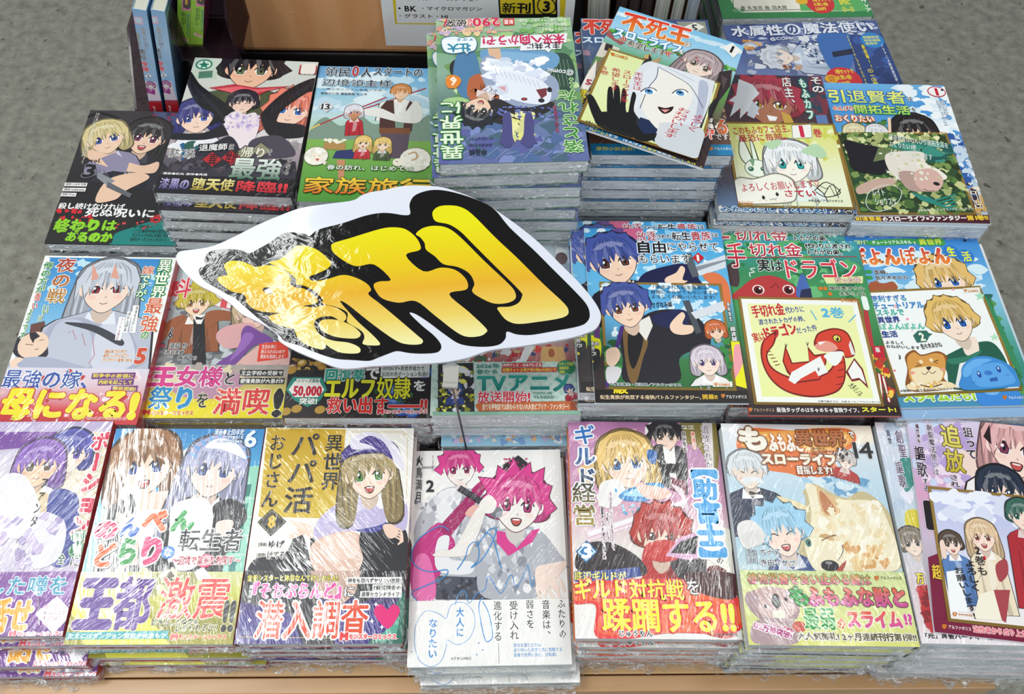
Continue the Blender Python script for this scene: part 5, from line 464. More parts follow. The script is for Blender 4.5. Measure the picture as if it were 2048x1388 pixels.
{'id':'M5','pose':[.13,.429,-.647,.052,0,0,0],'w':.128,'h':.182,'n':0,'spine':'#dfe6ea','label':'booklet with a blue-haired youth pointing, black strip along its foot, under a card','kind':'booklet','cat':'booklet','art':[['g',['#3f9ad4','#5ab0e0','#6ab8e4','#4a8a5a','#3a5a3a','#282a2a'],-640,-910,640,910],['n',['#e4f2f8','#c8e4f2','#8ac8e8'],-640,248,598,900,60,46,1,1.2],['n',['#2f7a3c','#4a9a50','#245c30'],-688,-775,628,-163,40,58,2,1],['p','#6a4a8a',[-370,903,-153,905,-196,760,-302,778,-389,854],1],['p','#d0648a',[-278,894,-92,900,-163,779],1],['f',-380,532,194,'#4656a0','#6a3a28','#f4d2b8',.2,101,{'L':.1,'S':.12,'b':'#1c1a28','k':'#f0eee8','w':1.7,'bh':3.4,'by':.05}],['p','#1e2048',[-135,387,84,480,283,501,369,336,359,246,-148,242],1],['p','#d8dee4',[341,483,647,616,627,467,374,373],0],['p','#8a929c',[340,473,639,560,637,541,365,428],0],['p','#5a6068',[249,612,328,632,374,373,311,354],0],['p','#f4d2b8',[71,352,167,408,220,482,254,445,219,335,262,317,184,281,66,298],1],['p','#e0784a',[404,373,529,411,620,302,621,88,552,18,506,229],1],['p','#3a3030',[-687,-429,670,-584,635,-915,-644,-904],0],['p','#ece81a',[-693,-264,-566,-296,-578,-494,-661,-461,-707,-396],1],['p','#2a2a2c',[-644,-412,-573,-412,-598,-590,-681,-575],1],['p','#6a3a7a',[-600,-145,-558,-162,-566,-296,-615,-280],0],['p','#ece81a',[567,-306,679,-322,642,-775,549,-744],0],['p','#f0a0a8',[586,-373,646,-356,656,-487,576,-649,548,-649],1]],'band':[['p','#1f1a1c',[-634,-788,654,-791,643,-918,-641,-911],0]],'text':[['t','放逐',-64,819,178,112,'#b02838','#e8f2f8',6.2,0,.053,0,.02],['t','された',98,818,132,50,'#2a2a34','#e8f2f8',4.6,0,.039,0,.03],['t','転生',257,824,171,97,'#2a2228','#e8f2f8',6.2,0,.033,0,.03],['t','貴族',443,828,187,101,'#b02838','#e8f2f8',6.2,0,.051,0,.03],['t','は',576,840,56,48,'#2a2a34','#e8f2f8',4.7,0,0,0,.03],['t','自由',-27,693,251,134,'#1e1e28','#f0f4f6',7.7,0,0,0,.04],['t','にやらせて',353,702,469,98,'#1e1e28','#f0f4f6',7.7,0,0,0,.01],['t','もらいます',80,559,469,98,'#1e1e28','#f0f4f6',7.6,0,0,0,.01],['p','#c8202c',[334,576,394,636,443,577,382,511],0],['t','1',386,573,31,61,'#f4f0ec',None,0,0,0,0,.06],['t','長尾隆生',596,-8,25,191,'#f0f4f0','#1c2028',4.4,1,0,0,.03],['t','細波誠',601,-239,44,151,'#f0f4f0','#1c2028',4.4,1,0,0,.03],['t','神速の\n熱戦\n二刀!',-639,-392,127,139,'#f4f0e8','#1c1a1a',4.3,0,0,0,.04],['t','ナ',-683,-538,86,104,'#ecd824','#2a1c18',5.6,0,0,0,.08],['t','級',-422,-779,118,93,'#ecd824','#2a1c18',5.6,0,0,0,.08],['t','転生貴族が無双する痛快バトルファンタジー、',-177,-859,838,40,'#e4c8a4',None,0,0,0,0,.03],['t','開幕!!',317,-854,122,46,'#e4b82a',None,0,0,0,0,.05],['t','アルファポリス',540,-852,170,33,'#e8e4dc',None,0,0,0,0,.03],['p','#c8742a',[415,-826,448,-826,445,-847,426,-866,412,-848],0]]},
{'id':'C4','pose':[.1321,.4042,-.6462,.0415,0,0,0],'w':.1095,'h':.1085,'n':0,'spine':'#8a6a2c','label':'gold-rimmed card of a blue-haired youth in a black coat and a pale-haired girl below','kind':'card','cat':'card','art':[['g',['#8f7030','#9a7a36','#7d6228'],-548,-542,548,542],['g',['#3f9ad4','#6ab8e4','#5aa0c8','#3a7a44','#2f6a3a'],-522,-518,522,518],['n',['#e4f2f8','#c8e4f2'],-530,-7,505,531,44,51,1,1.2],['n',['#2f7a3c','#4aa050','#1f5c30'],-546,-476,-401,-58,16,51,2,1],['n',['#2f7a3c','#3c8a44','#1f5c30'],416,-494,529,93,20,52,3,1],['p','#6a4a8a',[-367,525,-219,527,-253,464,-341,466],1],['p','#22202a',[-325,46,-124,221,113,259,282,193,379,24,362,-126,216,-161,94,-245,58,-469,-373,-476,-387,-252,-401,-22],1],['p','#1e2450',[-98,187,142,260,223,192,151,54,-48,85],1],['p','#7a5c34',[-368,46,-277,115,-160,-52,-218,-250,-290,-475,-355,-412],1],['p','#1a181c',[-310,47,-200,-19,-243,-218,-309,-348,-340,-187],1],['p','#e8e4dc',[-278,98,-127,186,-106,84,-175,-69],0],['f',-325,269,158,'#4656a0','#8a4a28','#f6d4ba',.18,102,{'L':.1,'S':.14,'by':.05}],['p','#4a2a7a',[-388,79,-352,80,-530,-541,-556,-510],0],['p','#f4d2b8',[-524,-173,-437,-139,-406,-220,-461,-318,-524,-303],1],['p','#dcd8dc',[-525,-335,-407,-349,-457,-477,-533,-478],1],['p','#f4d2b8',[48,103,154,225,187,191,156,105,242,90,235,22,146,-5,62,19],1],['p','#4a5058',[180,348,240,358,314,23,262,6],0],['p','#d8dee4',[241,227,542,354,539,267,278,159],0],['f',439,42,67,'#d8703a','#a06030','#f6d4ba',.1,103,{'L':.9}],['f',331,-274,102,'#dccfdc','#6a4a8a','#f8e0d0',.05,104,{'L':1,'b':'#ece8e8','w':1.6,'bh':2.2}]],'text':[['t','「放逐された転生貴族は、\n自由にやらせてもらいます1」\nよろしくお願いいたします!',199,440,586,144,'#2a3048',None,0,0,0,0,0],['t','さざなみ誠',-8,303,178,60,'#2a3048',None,0,0,.096,0,.03],['t','©長尾隆生・細波誠／アルファポリス',-214,-499,597,27,'#26303a','#dfe8e4',2.8,0,0,0,.03],['p','#f0ece0',[352,-462,517,-460,513,-510,349,-512],0],['p','#c8742a',[364,-475,393,-475,391,-493,375,-506,362,-493],0],['p','#f4e8d0',[371,-483,384,-482,376,-496],0],['t','COMICS',446,-494,95,21,'#c8742a',None,0,0,0,0,.06],['t','アルファポリス',448,-475,97,9,'#c8742a',None,0,0,0,0,.03]]},
{'id':'M6b','pose':[.249,.447,-.656,.055,0,0,0],'w':.128,'h':.182,'n':7,'spine':'#c83a30','label':'green dragon-egg manga peeking out above the booklet with the same cover','kind':'book','stack':'red dragon manga','cat':'book','art':[['g',['#3f9aa8','#3c8a5a','#4a9a5c','#3a7a48','#5a4a3a','#2a1a1c'],-640,-910,640,910],['n',['#2f7a48','#58a868','#6ab878','#2c6a50'],-613,228,554,897,44,67,1,1.3],['n',['#a8d8c8','#58b0b8'],146,774,608,903,12,40,2,1],['p','#4a3a3c',[-691,525,-555,654,-533,489,-565,364,-648,399],1],['p','#b83a3c',[-613,222,-521,364,-405,454,-252,491,-112,438,-12,331,-1,225],1],['e','#f4ece8',-379,329,56,54,0],['e','#7a1c1c',-380,326,44,47,0],['e','#2a0c0c',-381,319,26,32,0],['e','#fff',-362,343,10,13,0],['e','#f4ece8',-101,331,56,54,0],['e','#7a1c1c',-101,327,44,47,0],['e','#2a0c0c',-102,320,26,32,0],['e','#fff',-84,345,10,13,0],['l','#5a1418',7.3,[-259,348,-207,401,-186,348],0],['p','#4a6ab0',[27,475,75,493,92,261,-39,260],1],['p','#2a3050',[17,331,108,350,104,243,-13,243],0],['p','#b83a3c',[562,263,591,124,561,-282,505,-282],0],['n',['#d8a030','#3c6a34','#c83a28','#f0c850'],456,-760,623,-380,20,48,4,1],['p','#c02434',[542,-274,648,-273,635,-396,537,-396],0]],'band':[['p','#2c1a20',[-690,-860,644,-874,622,-988,-694,-961],0]],'text':[['t','手',-532,725,171,287,'#d83a48>#a01c30','#f6f0ee',9.1,0,0,0,.02],['t','切れ金',-150,792,496,156,'#d83a48>#a01c30','#f6f0ee',9.1,0,0,0,.02],['t','代わりに渡され\nトカゲの卵、',361,800,441,136,'#161616','#e4f0ec',6.1,0,0,0,.04],['l','#c02434',7.5,[-444,699,610,714],0],['t','実は',-228,607,229,140,'#161616','#dfeee4',6,0,0,0,.05],['t','ドラゴン',246,572,660,225,'#d83a48','#f6f0ee',9,0,0,0,.02],['p','#e8e8a8',[248,467,623,487,603,406,265,401],0],['t','だった件',471,441,236,64,'#f4e8e4','#8a2028',4.5,0,0,0,.03],['t','草乃葉オウル',443,348,323,41,'#161616','#cfe4c8',4.4,0,0,0,.03],['t','大多ミノル',485,290,238,45,'#161616','#cfe4c8',4.4,0,0,0,.03],['e','#d87a2a',199,345,21,22,0],['e','#d87a2a',243,345,21,22,0],['e','#d87a2a',276,285,21,22,0],['t','1',580,185,33,122,'#e8f4ea','#2f7a50',4.4,0,0,0,.1],['t','版',586,-314,39,49,'#f4f0ec',None,0,0,0,0,.05],['t','ノ!',536,-696,82,280,'#f0ece0','#a02028',8.4,0,0,0,.05],['l','#f4f6f4',8.9,[-373,572,-419,563,-387,527,-433,517,-432,472],1],['t','アルファポリス',-515,-913,173,36,'#b8a080',None,0,0,0,0,.03],['p','#c8742a',[-643,-891,-611,-891,-614,-913,-633,-931,-647,-913],0],['t','最強タッグのはちゃめちゃ冒険ライフ、',-57,-913,703,48,'#f4f0ea',None,0,0,0,0,.03],['t','スタート!',467,-908,289,45,'#e8e03a',None,0,0,0,0,.06]]},
{'id':'M6','pose':[.259,.4275,-.653,.05,0,0,0],'w':.128,'h':.182,'n':0,'spine':'#c83a30','label':'booklet with a peeking red dragon head and long red title, under the dragon card','kind':'booklet','cat':'booklet','art':[['g',['#3f9aa8','#3c8a5a','#4a9a5c','#3a7a48','#5a4a3a','#2a1a1c'],-640,-910,640,910],['n',['#2f7a48','#58a868','#6ab878','#2c6a50'],-606,258,545,906,44,66,1,1.3],['n',['#a8d8c8','#58b0b8'],143,790,598,915,12,39,2,1],['p','#4a3a3c',[-683,542,-549,668,-527,508,-559,385,-641,419],1],['p','#b83a3c',[-607,247,-516,386,-401,474,-250,511,-113,460,-14,356,-4,253],1],['e','#f4ece8',-376,352,55,53,0],['e','#7a1c1c',-377,349,43,46,0],['e','#2a0c0c',-378,342,26,32,0],['e','#fff',-360,366,10,12,0],['e','#f4ece8',-101,355,55,53,0],['e','#7a1c1c',-102,352,43,46,0],['e','#2a0c0c',-103,345,26,32,0],['e','#fff',-84,369,10,12,0],['l','#5a1418',7.2,[-258,371,-206,424,-185,372],0],['p','#4a6ab0',[25,496,72,514,89,288,-41,287],1],['p','#2a3050',[15,356,105,374,100,271,-15,270],0],['p','#b83a3c',[552,292,580,156,551,-240,495,-241],0],['n',['#d8a030','#3c6a34','#c83a28','#f0c850'],446,-707,611,-337,20,47,4,1],['p','#c02434',[532,-232,637,-232,624,-351,526,-352],0]],'band':[['p','#2c1a20',[-685,-811,632,-819,610,-930,-689,-910],0]],'text':[['t','手',-526,738,168,280,'#d83a48>#a01c30','#f6f0ee',8.9,0,0,0,.02],['t','切れ金',-149,805,489,150,'#d83a48>#a01c30','#f6f0ee',9,0,0,0,.02],['t','代わりに渡され\nトカゲの卵、',354,815,434,131,'#161616','#e4f0ec',6,0,0,0,.04],['l','#c02434',7.4,[-440,713,600,732],0],['t','実は',-227,625,225,136,'#161616','#dfeee4',5.9,0,0,0,.05],['t','ドラゴン',241,592,651,217,'#d83a48','#f6f0ee',8.9,0,0,0,.02],['p','#e8e8a8',[243,490,613,511,593,432,259,425],0],['t','だった件',463,466,233,61,'#f4e8e4','#8a2028',4.4,0,0,0,.03],['t','草乃葉オウル',435,374,319,39,'#161616','#cfe4c8',4.4,0,0,0,.03],['t','大多ミノル',476,317,234,43,'#161616','#cfe4c8',4.4,0,0,0,.03],['e','#d87a2a',194,370,20,21,0],['e','#d87a2a',237,371,20,21,0],['e','#d87a2a',270,312,20,21,0],['t','1',570,215,32,119,'#e8f4ea','#2f7a50',4.3,0,0,0,.1],['t','版',575,-272,38,48,'#f4f0ec',None,0,0,0,0,.05],['t','ノ!',526,-646,81,273,'#f0ece0','#a02028',8.2,0,0,0,.05],['l','#f4f6f4',8.8,[-370,590,-415,580,-384,545,-429,536,-428,492],1],['t','アルファポリス',-512,-862,170,34,'#b8a080',None,0,0,0,0,.03],['p','#c8742a',[-639,-841,-607,-841,-610,-863,-629,-881,-642,-863],0],['t','最強タッグのはちゃめちゃ冒険ライフ、',-60,-860,694,44,'#f4f0ea',None,0,0,0,0,.03],['t','スタート!',457,-853,285,43,'#e8e03a',None,0,0,0,0,.06]]},
{'id':'C5','pose':[.257,.3997,-.6522,.0384,0,0,0],'w':.1095,'h':.1085,'n':0,'spine':'#8a6a2c','label':'gold-rimmed cream card with a curled red dragon','kind':'card','cat':'card','art':[['g',['#8f7030','#9a7a36','#7d6228'],-548,-542,548,542],['g',['#f4f4ee','#f4f4ee'],-522,-518,522,518],['g',['#eef0b0','#ecf0a4'],-472,-468,472,468],['p','#7a1c18',[-395,68,-252,184,-290,54,-367,-59,-342,-184,-218,-267,-58,-287,116,-223,219,-111,291,-55,295,-157,256,-312,162,-420,-35,-469,-243,-428,-373,-308,-428,-123],1],['p','#d8402a',[-381,65,-278,151,-306,53,-381,-60,-354,-197,-220,-283,-61,-303,120,-241,223,-127,283,-76,282,-157,244,-305,154,-406,-32,-451,-234,-412,-361,-297,-414,-120],1],['p','#7a1c18',[-198,40,-163,-134,-16,-116,-4,35,43,-52,150,-34,133,-129,48,-301,-161,-335,-226,-229,-247,-120],0],['p','#d8402a',[-200,-1,-174,-147,-12,-131,-5,-5,40,-71,136,-50,119,-129,44,-286,-144,-317,-212,-213,-236,-120],0],['p','#f2f2ee',[-224,-306,-185,-228,89,-67,130,-222,41,-263,23,-209,-113,-288,-176,-343],0],['p','#f2f2ee',[133,-50,290,9,270,-95,196,-159,139,-97],1],['p','#7a1c18',[64,93,117,175,253,224,360,196,397,99,397,-45,308,-78,292,-15,153,-18,64,29,57,69],1],['p','#d8402a',[78,90,124,162,250,207,350,183,384,91,378,-42,311,-62,292,1,171,7,170,79,78,69],1],['p','#e89a8a',[71,53,173,92,248,48,246,0,152,-21,74,5],1],['p','#f8f0ec',[93,77,165,87,109,45],0],['e','#2a1210',269,118,39,40,0],['e','#e8d84a',269,118,31,31,0],['e','#4a1a10',271,113,15,23,0],['e','#fff',265,126,7,8,0],['p','#e8e4e0',[383,99,400,-45,366,-45,360,50],0],['p','#7a1c18',[281,-220,384,-77,438,-186,447,-378,389,-295,318,-311],0],['p','#f4f2ee',[303,-211,379,-101,423,-194,436,-332,387,-272,322,-288],0],['l','#2a2a2c',4.2,[-194,16,-200,54],0],['l','#2a2a2c',4.2,[-194,16,-188,54],0],['l','#2a2a2c',4.2,[-194,16,-177,54],0],['l','#2a2a2c',4.2,[-4,35,-9,74],0],['l','#2a2a2c',4.2,[-4,35,2,74],0],['l','#2a2a2c',4.2,[-4,35,14,74],0],['l','#2a2a2c',4.1,[49,-216,45,-179],0],['l','#2a2a2c',4.1,[49,-216,56,-179],0],['l','#2a2a2c',4.1,[49,-216,67,-178],0],['l','#7a1c18',8.3,[-374,-28,-332,-27],0],['l','#7a1c18',8.3,[-359,-62,-317,-58],0],['l','#7a1c18',8.3,[-345,-97,-303,-90],0],['l','#7a1c18',8.2,[-331,-131,-288,-121],0],['l','#7a1c18',8.2,[-317,-165,-274,-152],0],['l','#7a1c18',8.2,[176,-344,247,-328],0],['l','#7a1c18',8.2,[197,-275,260,-259],0],['l','#7a1c18',8.2,[218,-205,273,-189],0],['l','#7a1c18',8.3,[239,-135,286,-118],0]],'text':[['t','手切れ金',-298,399,292,126,'#c82838',None,0,0,.136,0,.06],['t','代わりに',-58,411,167,65,'#3a5098',None,0,0,.101,0,.03],['t','渡されたトカゲの卵、',-191,295,416,60,'#3a5098',None,0,0,.112,0,.03],['t','実は',-418,120,111,95,'#c82838',None,0,0,.24,0,.05],['t','ドラゴン',-220,189,289,119,'#c82838',None,0,0,.219,0,.06],['t','だった件',18,208,188,63,'#3a5098',None,0,0,.213,0,.03],['t','2巻',282,387,193,110,'#58b4dc',None,0,0,0,0,.05],['l','#58b4dc',10,[87,407,123,304],0],['l','#58b4dc',10,[485,368,406,288],0],['t','大多ミノル',337,-387,128,62,'#1c1c1c',None,0,0,-.956,0,.02],['t','©草乃葉オウル・大多ミノル／アルファポリス',256,-504,523,16,'#6a6a60',None,0,0,0,0,.03],['p','#c8742a',[383,533,413,533,409,514,392,499,379,513],0],['p','#f4e8d0',[390,525,403,525,394,510],0],['t','COMICS',466,513,97,22,'#c8742a',None,0,0,0,0,.06],['t','アルファポリス',471,534,99,9,'#c8742a',None,0,0,0,0,.03]]},
{'id':'M7b','pose':[.384,.436,-.66,.075,0,0,0],'w':.128,'h':.182,'n':7,'spine':'#dfe6ea','label':'pale manga under the sky-blue booklet at the right edge of the middle row','kind':'book','stack':'right edge middle-row manga','cat':'book','art':[['g',['#e0e4e8','#c8d8e4','#8ab0d8'],-640,-910,640,910]]},
{'id':'M7','pose':[.379,.4447,-.657,.078,0,0,0],'w':.128,'h':.182,'n':0,'spine':'#dfe6ea','label':'sky-blue booklet with big puffy red letters and a blond boy, under the slime card','kind':'booklet','cat':'booklet','art':[['g',['#2f7ac8','#5aa4dc','#8ac4e4','#5aa8a0','#3a8a78','#4a90b8'],-640,-910,640,910],['n',['#d8ecf4','#b8dcf0'],-612,309,546,671,30,60,1,1.8],['n',['#3a7a4a','#2f6a5c','#5a9a58'],513,-776,537,204,30,65,2,1],['f',195,377,178,'#e4bc70','#2f70c8','#f8dcc4',.1,111,{'L':.3,'S':.15}],['p','#a85a3a',[-533,346,-488,380,-389,361,-296,377,-289,289,-558,276],1],['l','#a85a3a',11.8,[-492,363,-441,388,-438,344],1],['e','#3f8ad8',302,-817,206,143,0],['e','#7ab8ec',261,-770,69,38,0],['p','#3a8a5c',[513,204,568,-171,578,-653,482,-169],1]],'text':[['t','便利すぎる',-485,830,136,54,'#e4f0c8','#3a8a4a',4.6,0,0,0,.03],['p','#3f9a50',[-389,852,22,865,15,808,-398,793],1],['t','チュートリアルスキル',-192,827,376,39,'#f4f8f0',None,0,0,0,0,.03],['t','で',23,810,21,41,'#f4f8f0','#3a8a4a',3,0,0,0,.03],['e','#3f9a50',96,826,55,50,0],['e','#3f9a50',180,825,55,50,0],['e','#3f9a50',265,827,55,51,0],['t','異世界',179,825,218,64,'#e8ec4a',None,0,0,0,0,.03],['t','ぽよんぽよん',-158,667,924,192,'#c8283a>#f08a3a','#f8f4ec',12.1,0,0,0,.07],['e','#2f78c8',345,710,73,77,0],['e','#2f78c8',472,652,76,80,0],['t','生',345,710,70,103,'#e8ec3a',None,0,0,0,0,.05],['t','活',475,651,80,113,'#e8ec3a',None,0,0,0,0,.05],['t','御峰。',-383,485,129,52,'#2a2a30','#dfeaf2',3,0,0,0,.03],['t','佐々木あかね',-297,423,305,44,'#2a2a30','#dfeaf2',3,0,0,0,.03],['e','#3a9a50',-498,491,33,22,0],['e','#3a9a50',-506,425,33,22,0],['t','スライムたち!',-208,-813,610,77,'#d8e43a>#8ac83a','#e8f4f8',8.2,0,0,0,.08],['t','アルファポリス',464,-838,150,27,'#f4ece8',None,0,0,0,0,.03],['p','#c8742a',[344,-815,380,-815,372,-839,348,-857,336,-839],0],['e','#1c2430',516,838,15,14,0]]},
{'id':'C6','pose':[.3778,.4198,-.6562,.1119,0,0,0],'w':.1095,'h':.1085,'n':0,'spine':'#8a6a2c','label':'gold-rimmed white card with a blond boy, a smiling dog and a blue slime','kind':'card','cat':'card','art':[['g',['#8f7030','#9a7a36','#7d6228'],-548,-542,548,542],['g',['#f4f6f4','#f2f4f0'],-522,-518,522,518],['p','#a8dcb8',[532,421,530,385,502,405,461,387,482,423,459,449,501,451,528,485,532,449,572,445],0],['p','#b8e4c0',[505,-16,503,-45,480,-28,446,-43,464,-14,445,7,479,8,502,35,505,7,538,3],0],['p','#f4b8c0',[-293,356,-293,336,-309,347,-331,337,-320,357,-333,371,-311,372,-297,390,-294,371,-272,369],0],['p','#f0b0c8',[292,509,291,496,281,503,267,497,274,509,266,518,280,519,290,531,291,519,305,517],0],['p','#e88a9a',[-230,219,-230,206,-240,213,-254,207,-247,219,-255,228,-241,228,-232,240,-230,228,-217,226],0],['p','#e05a6a',[-500,-294,-500,-304,-509,-298,-520,-303,-514,-293,-521,-286,-510,-286,-503,-277,-501,-286,-490,-288],0],['p','#f0c0d0',[-227,94,-227,85,-234,90,-244,86,-239,94,-245,101,-235,101,-229,109,-227,101,-218,100],0],['p','#1f5c4a',[-55,-206,69,-133,265,-62,441,-55,503,-204,490,-394,418,-514,-41,-503,-54,-332],1],['p','#f4e0d0',[191,-26,316,1,289,-161,171,-170],1],['p','#e8e8e4',[88,-246,168,-218,115,-497,-36,-488],0],['p','#2f7a64',[-14,-208,165,-186,328,-131,211,-220,27,-258],1],['f',171,174,161,'#e4bc6a','#2060b8','#f8e0cc',.12,112,{'L':.35,'S':.14,'eh':.34}],['p','#3c8ad0',[60,-370,105,-278,216,-205,348,-196,471,-251,549,-350,539,-490,448,-508,27,-507],1],['p','#68b0ec',[76,-363,119,-287,223,-224,325,-219,376,-238,245,-286,110,-388],1],['p','#5aa4e4',[178,-314,424,-264,501,-363,490,-472,175,-485],1],['e','#1f50a0',218,-371,19,33,0],['e','#1f50a0',407,-330,20,33,0],['e','#e0f0fc',216,-360,7,11,0],['e','#e0f0fc',407,-319,7,12,0],['e','#3a78c8',304,-360,36,23,0],['p','#2a60b0',[296,-414,367,-403,362,-441,290,-448],0],['l','#2a60b0',4.1,[136,-436,144,-452,165,-435,170,-451],0],['l','#2a60b0',4.2,[444,-383,453,-400,474,-380,479,-396],0],['p','#8a5224',[-374,-156,-278,-98,-222,-149,-71,-122,-3,-177,-31,-239,-102,-392,-50,-488,-442,-493,-391,-282],1],['p','#d89a4a',[-358,-173,-285,-121,-227,-164,-91,-140,-29,-191,-97,-377,-232,-447,-387,-407,-384,-283],1],['p','#f2e0b8',[-368,-299,-275,-273,-148,-272,-89,-330,-172,-435,-356,-440],1],['p','#f2dcb0',[-406,-422,-85,-424,-51,-491,-419,-488],1],['n',['#f6ead0','#e0b878'],-392,-486,-77,-422,14,30,5,1],['l','#3a2418',8.3,[-315,-263,-254,-250,-291,-233],0],['l','#3a2418',8.4,[-110,-243,-147,-225,-93,-212],0],['p','#2a1a14',[-223,-276,-176,-272,-210,-308],1],['l','#3a2418',5.5,[-279,-328,-253,-345,-213,-316,-190,-340,-149,-319],1],['e','#f2e0b8',-251,-219,17,20,0],['e','#f2e0b8',-156,-208,17,20,0],['e','#e8a088',-362,-323,25,16,0],['e','#e8a088',-82,-307,25,16,0],['l','#5a3020',9.6,[-328,-441,-239,-469,-133,-445],1],['e','#e8c030',-237,-462,15,17,0]],'text':[['t','便利すぎる',-347,447,327,67,'#2f4ac0>#58b4c8',None,0,0,-.01,0,.05],['t','チュートリアル',-277,368,460,67,'#3a8ac8',None,0,0,-.023,0,.05],['t','スキルで',-375,298,247,66,'#4ab0a8',None,0,0,-.026,0,.05],['t','異世界',-410,222,200,65,'#20408c',None,0,0,-.02,0,.05],['t','ぽよんぽよん',-310,148,402,65,'#5ac0a8',None,0,0,-.037,0,.05],['t','生活',-445,73,137,64,'#20408c',None,0,0,-.006,0,.05],['p','#2f6a5c',[-240,47,-182,93,-103,92,-91,64,-60,54,-97,31,-140,-24,-227,-27],0],['t','2',-163,31,40,80,'#f0f4dc',None,0,0,0,0,.05],['t','よろしく\nおねがいします',-362,-44,293,73,'#2a2a2a',None,0,0,-.11,0,.03],['t','佐々木あかね',-109,-62,192,57,'#2a2a2a',None,0,0,.073,0,.03],['t','♪',-425,-162,20,47,'#2a2a2a',None,0,0,0,0,.03],['t','©御峰。・佐々木あかね／アルファポリス',-247,-493,543,25,'#6a6a66',None,0,0,-.005,0,.03],['p','#f0ece0',[377,521,536,525,522,473,363,469],0],['p','#c8742a',[381,510,410,509,403,490,384,477,374,492],0],['p','#f4e8d0',[386,502,399,502,388,488],0],['t','COMICS',458,485,93,19,'#c8742a',None,0,0,0,0,.06],['t','アルファポリス',465,505,98,6,'#c8742a',None,0,0,0,0,.03]]},
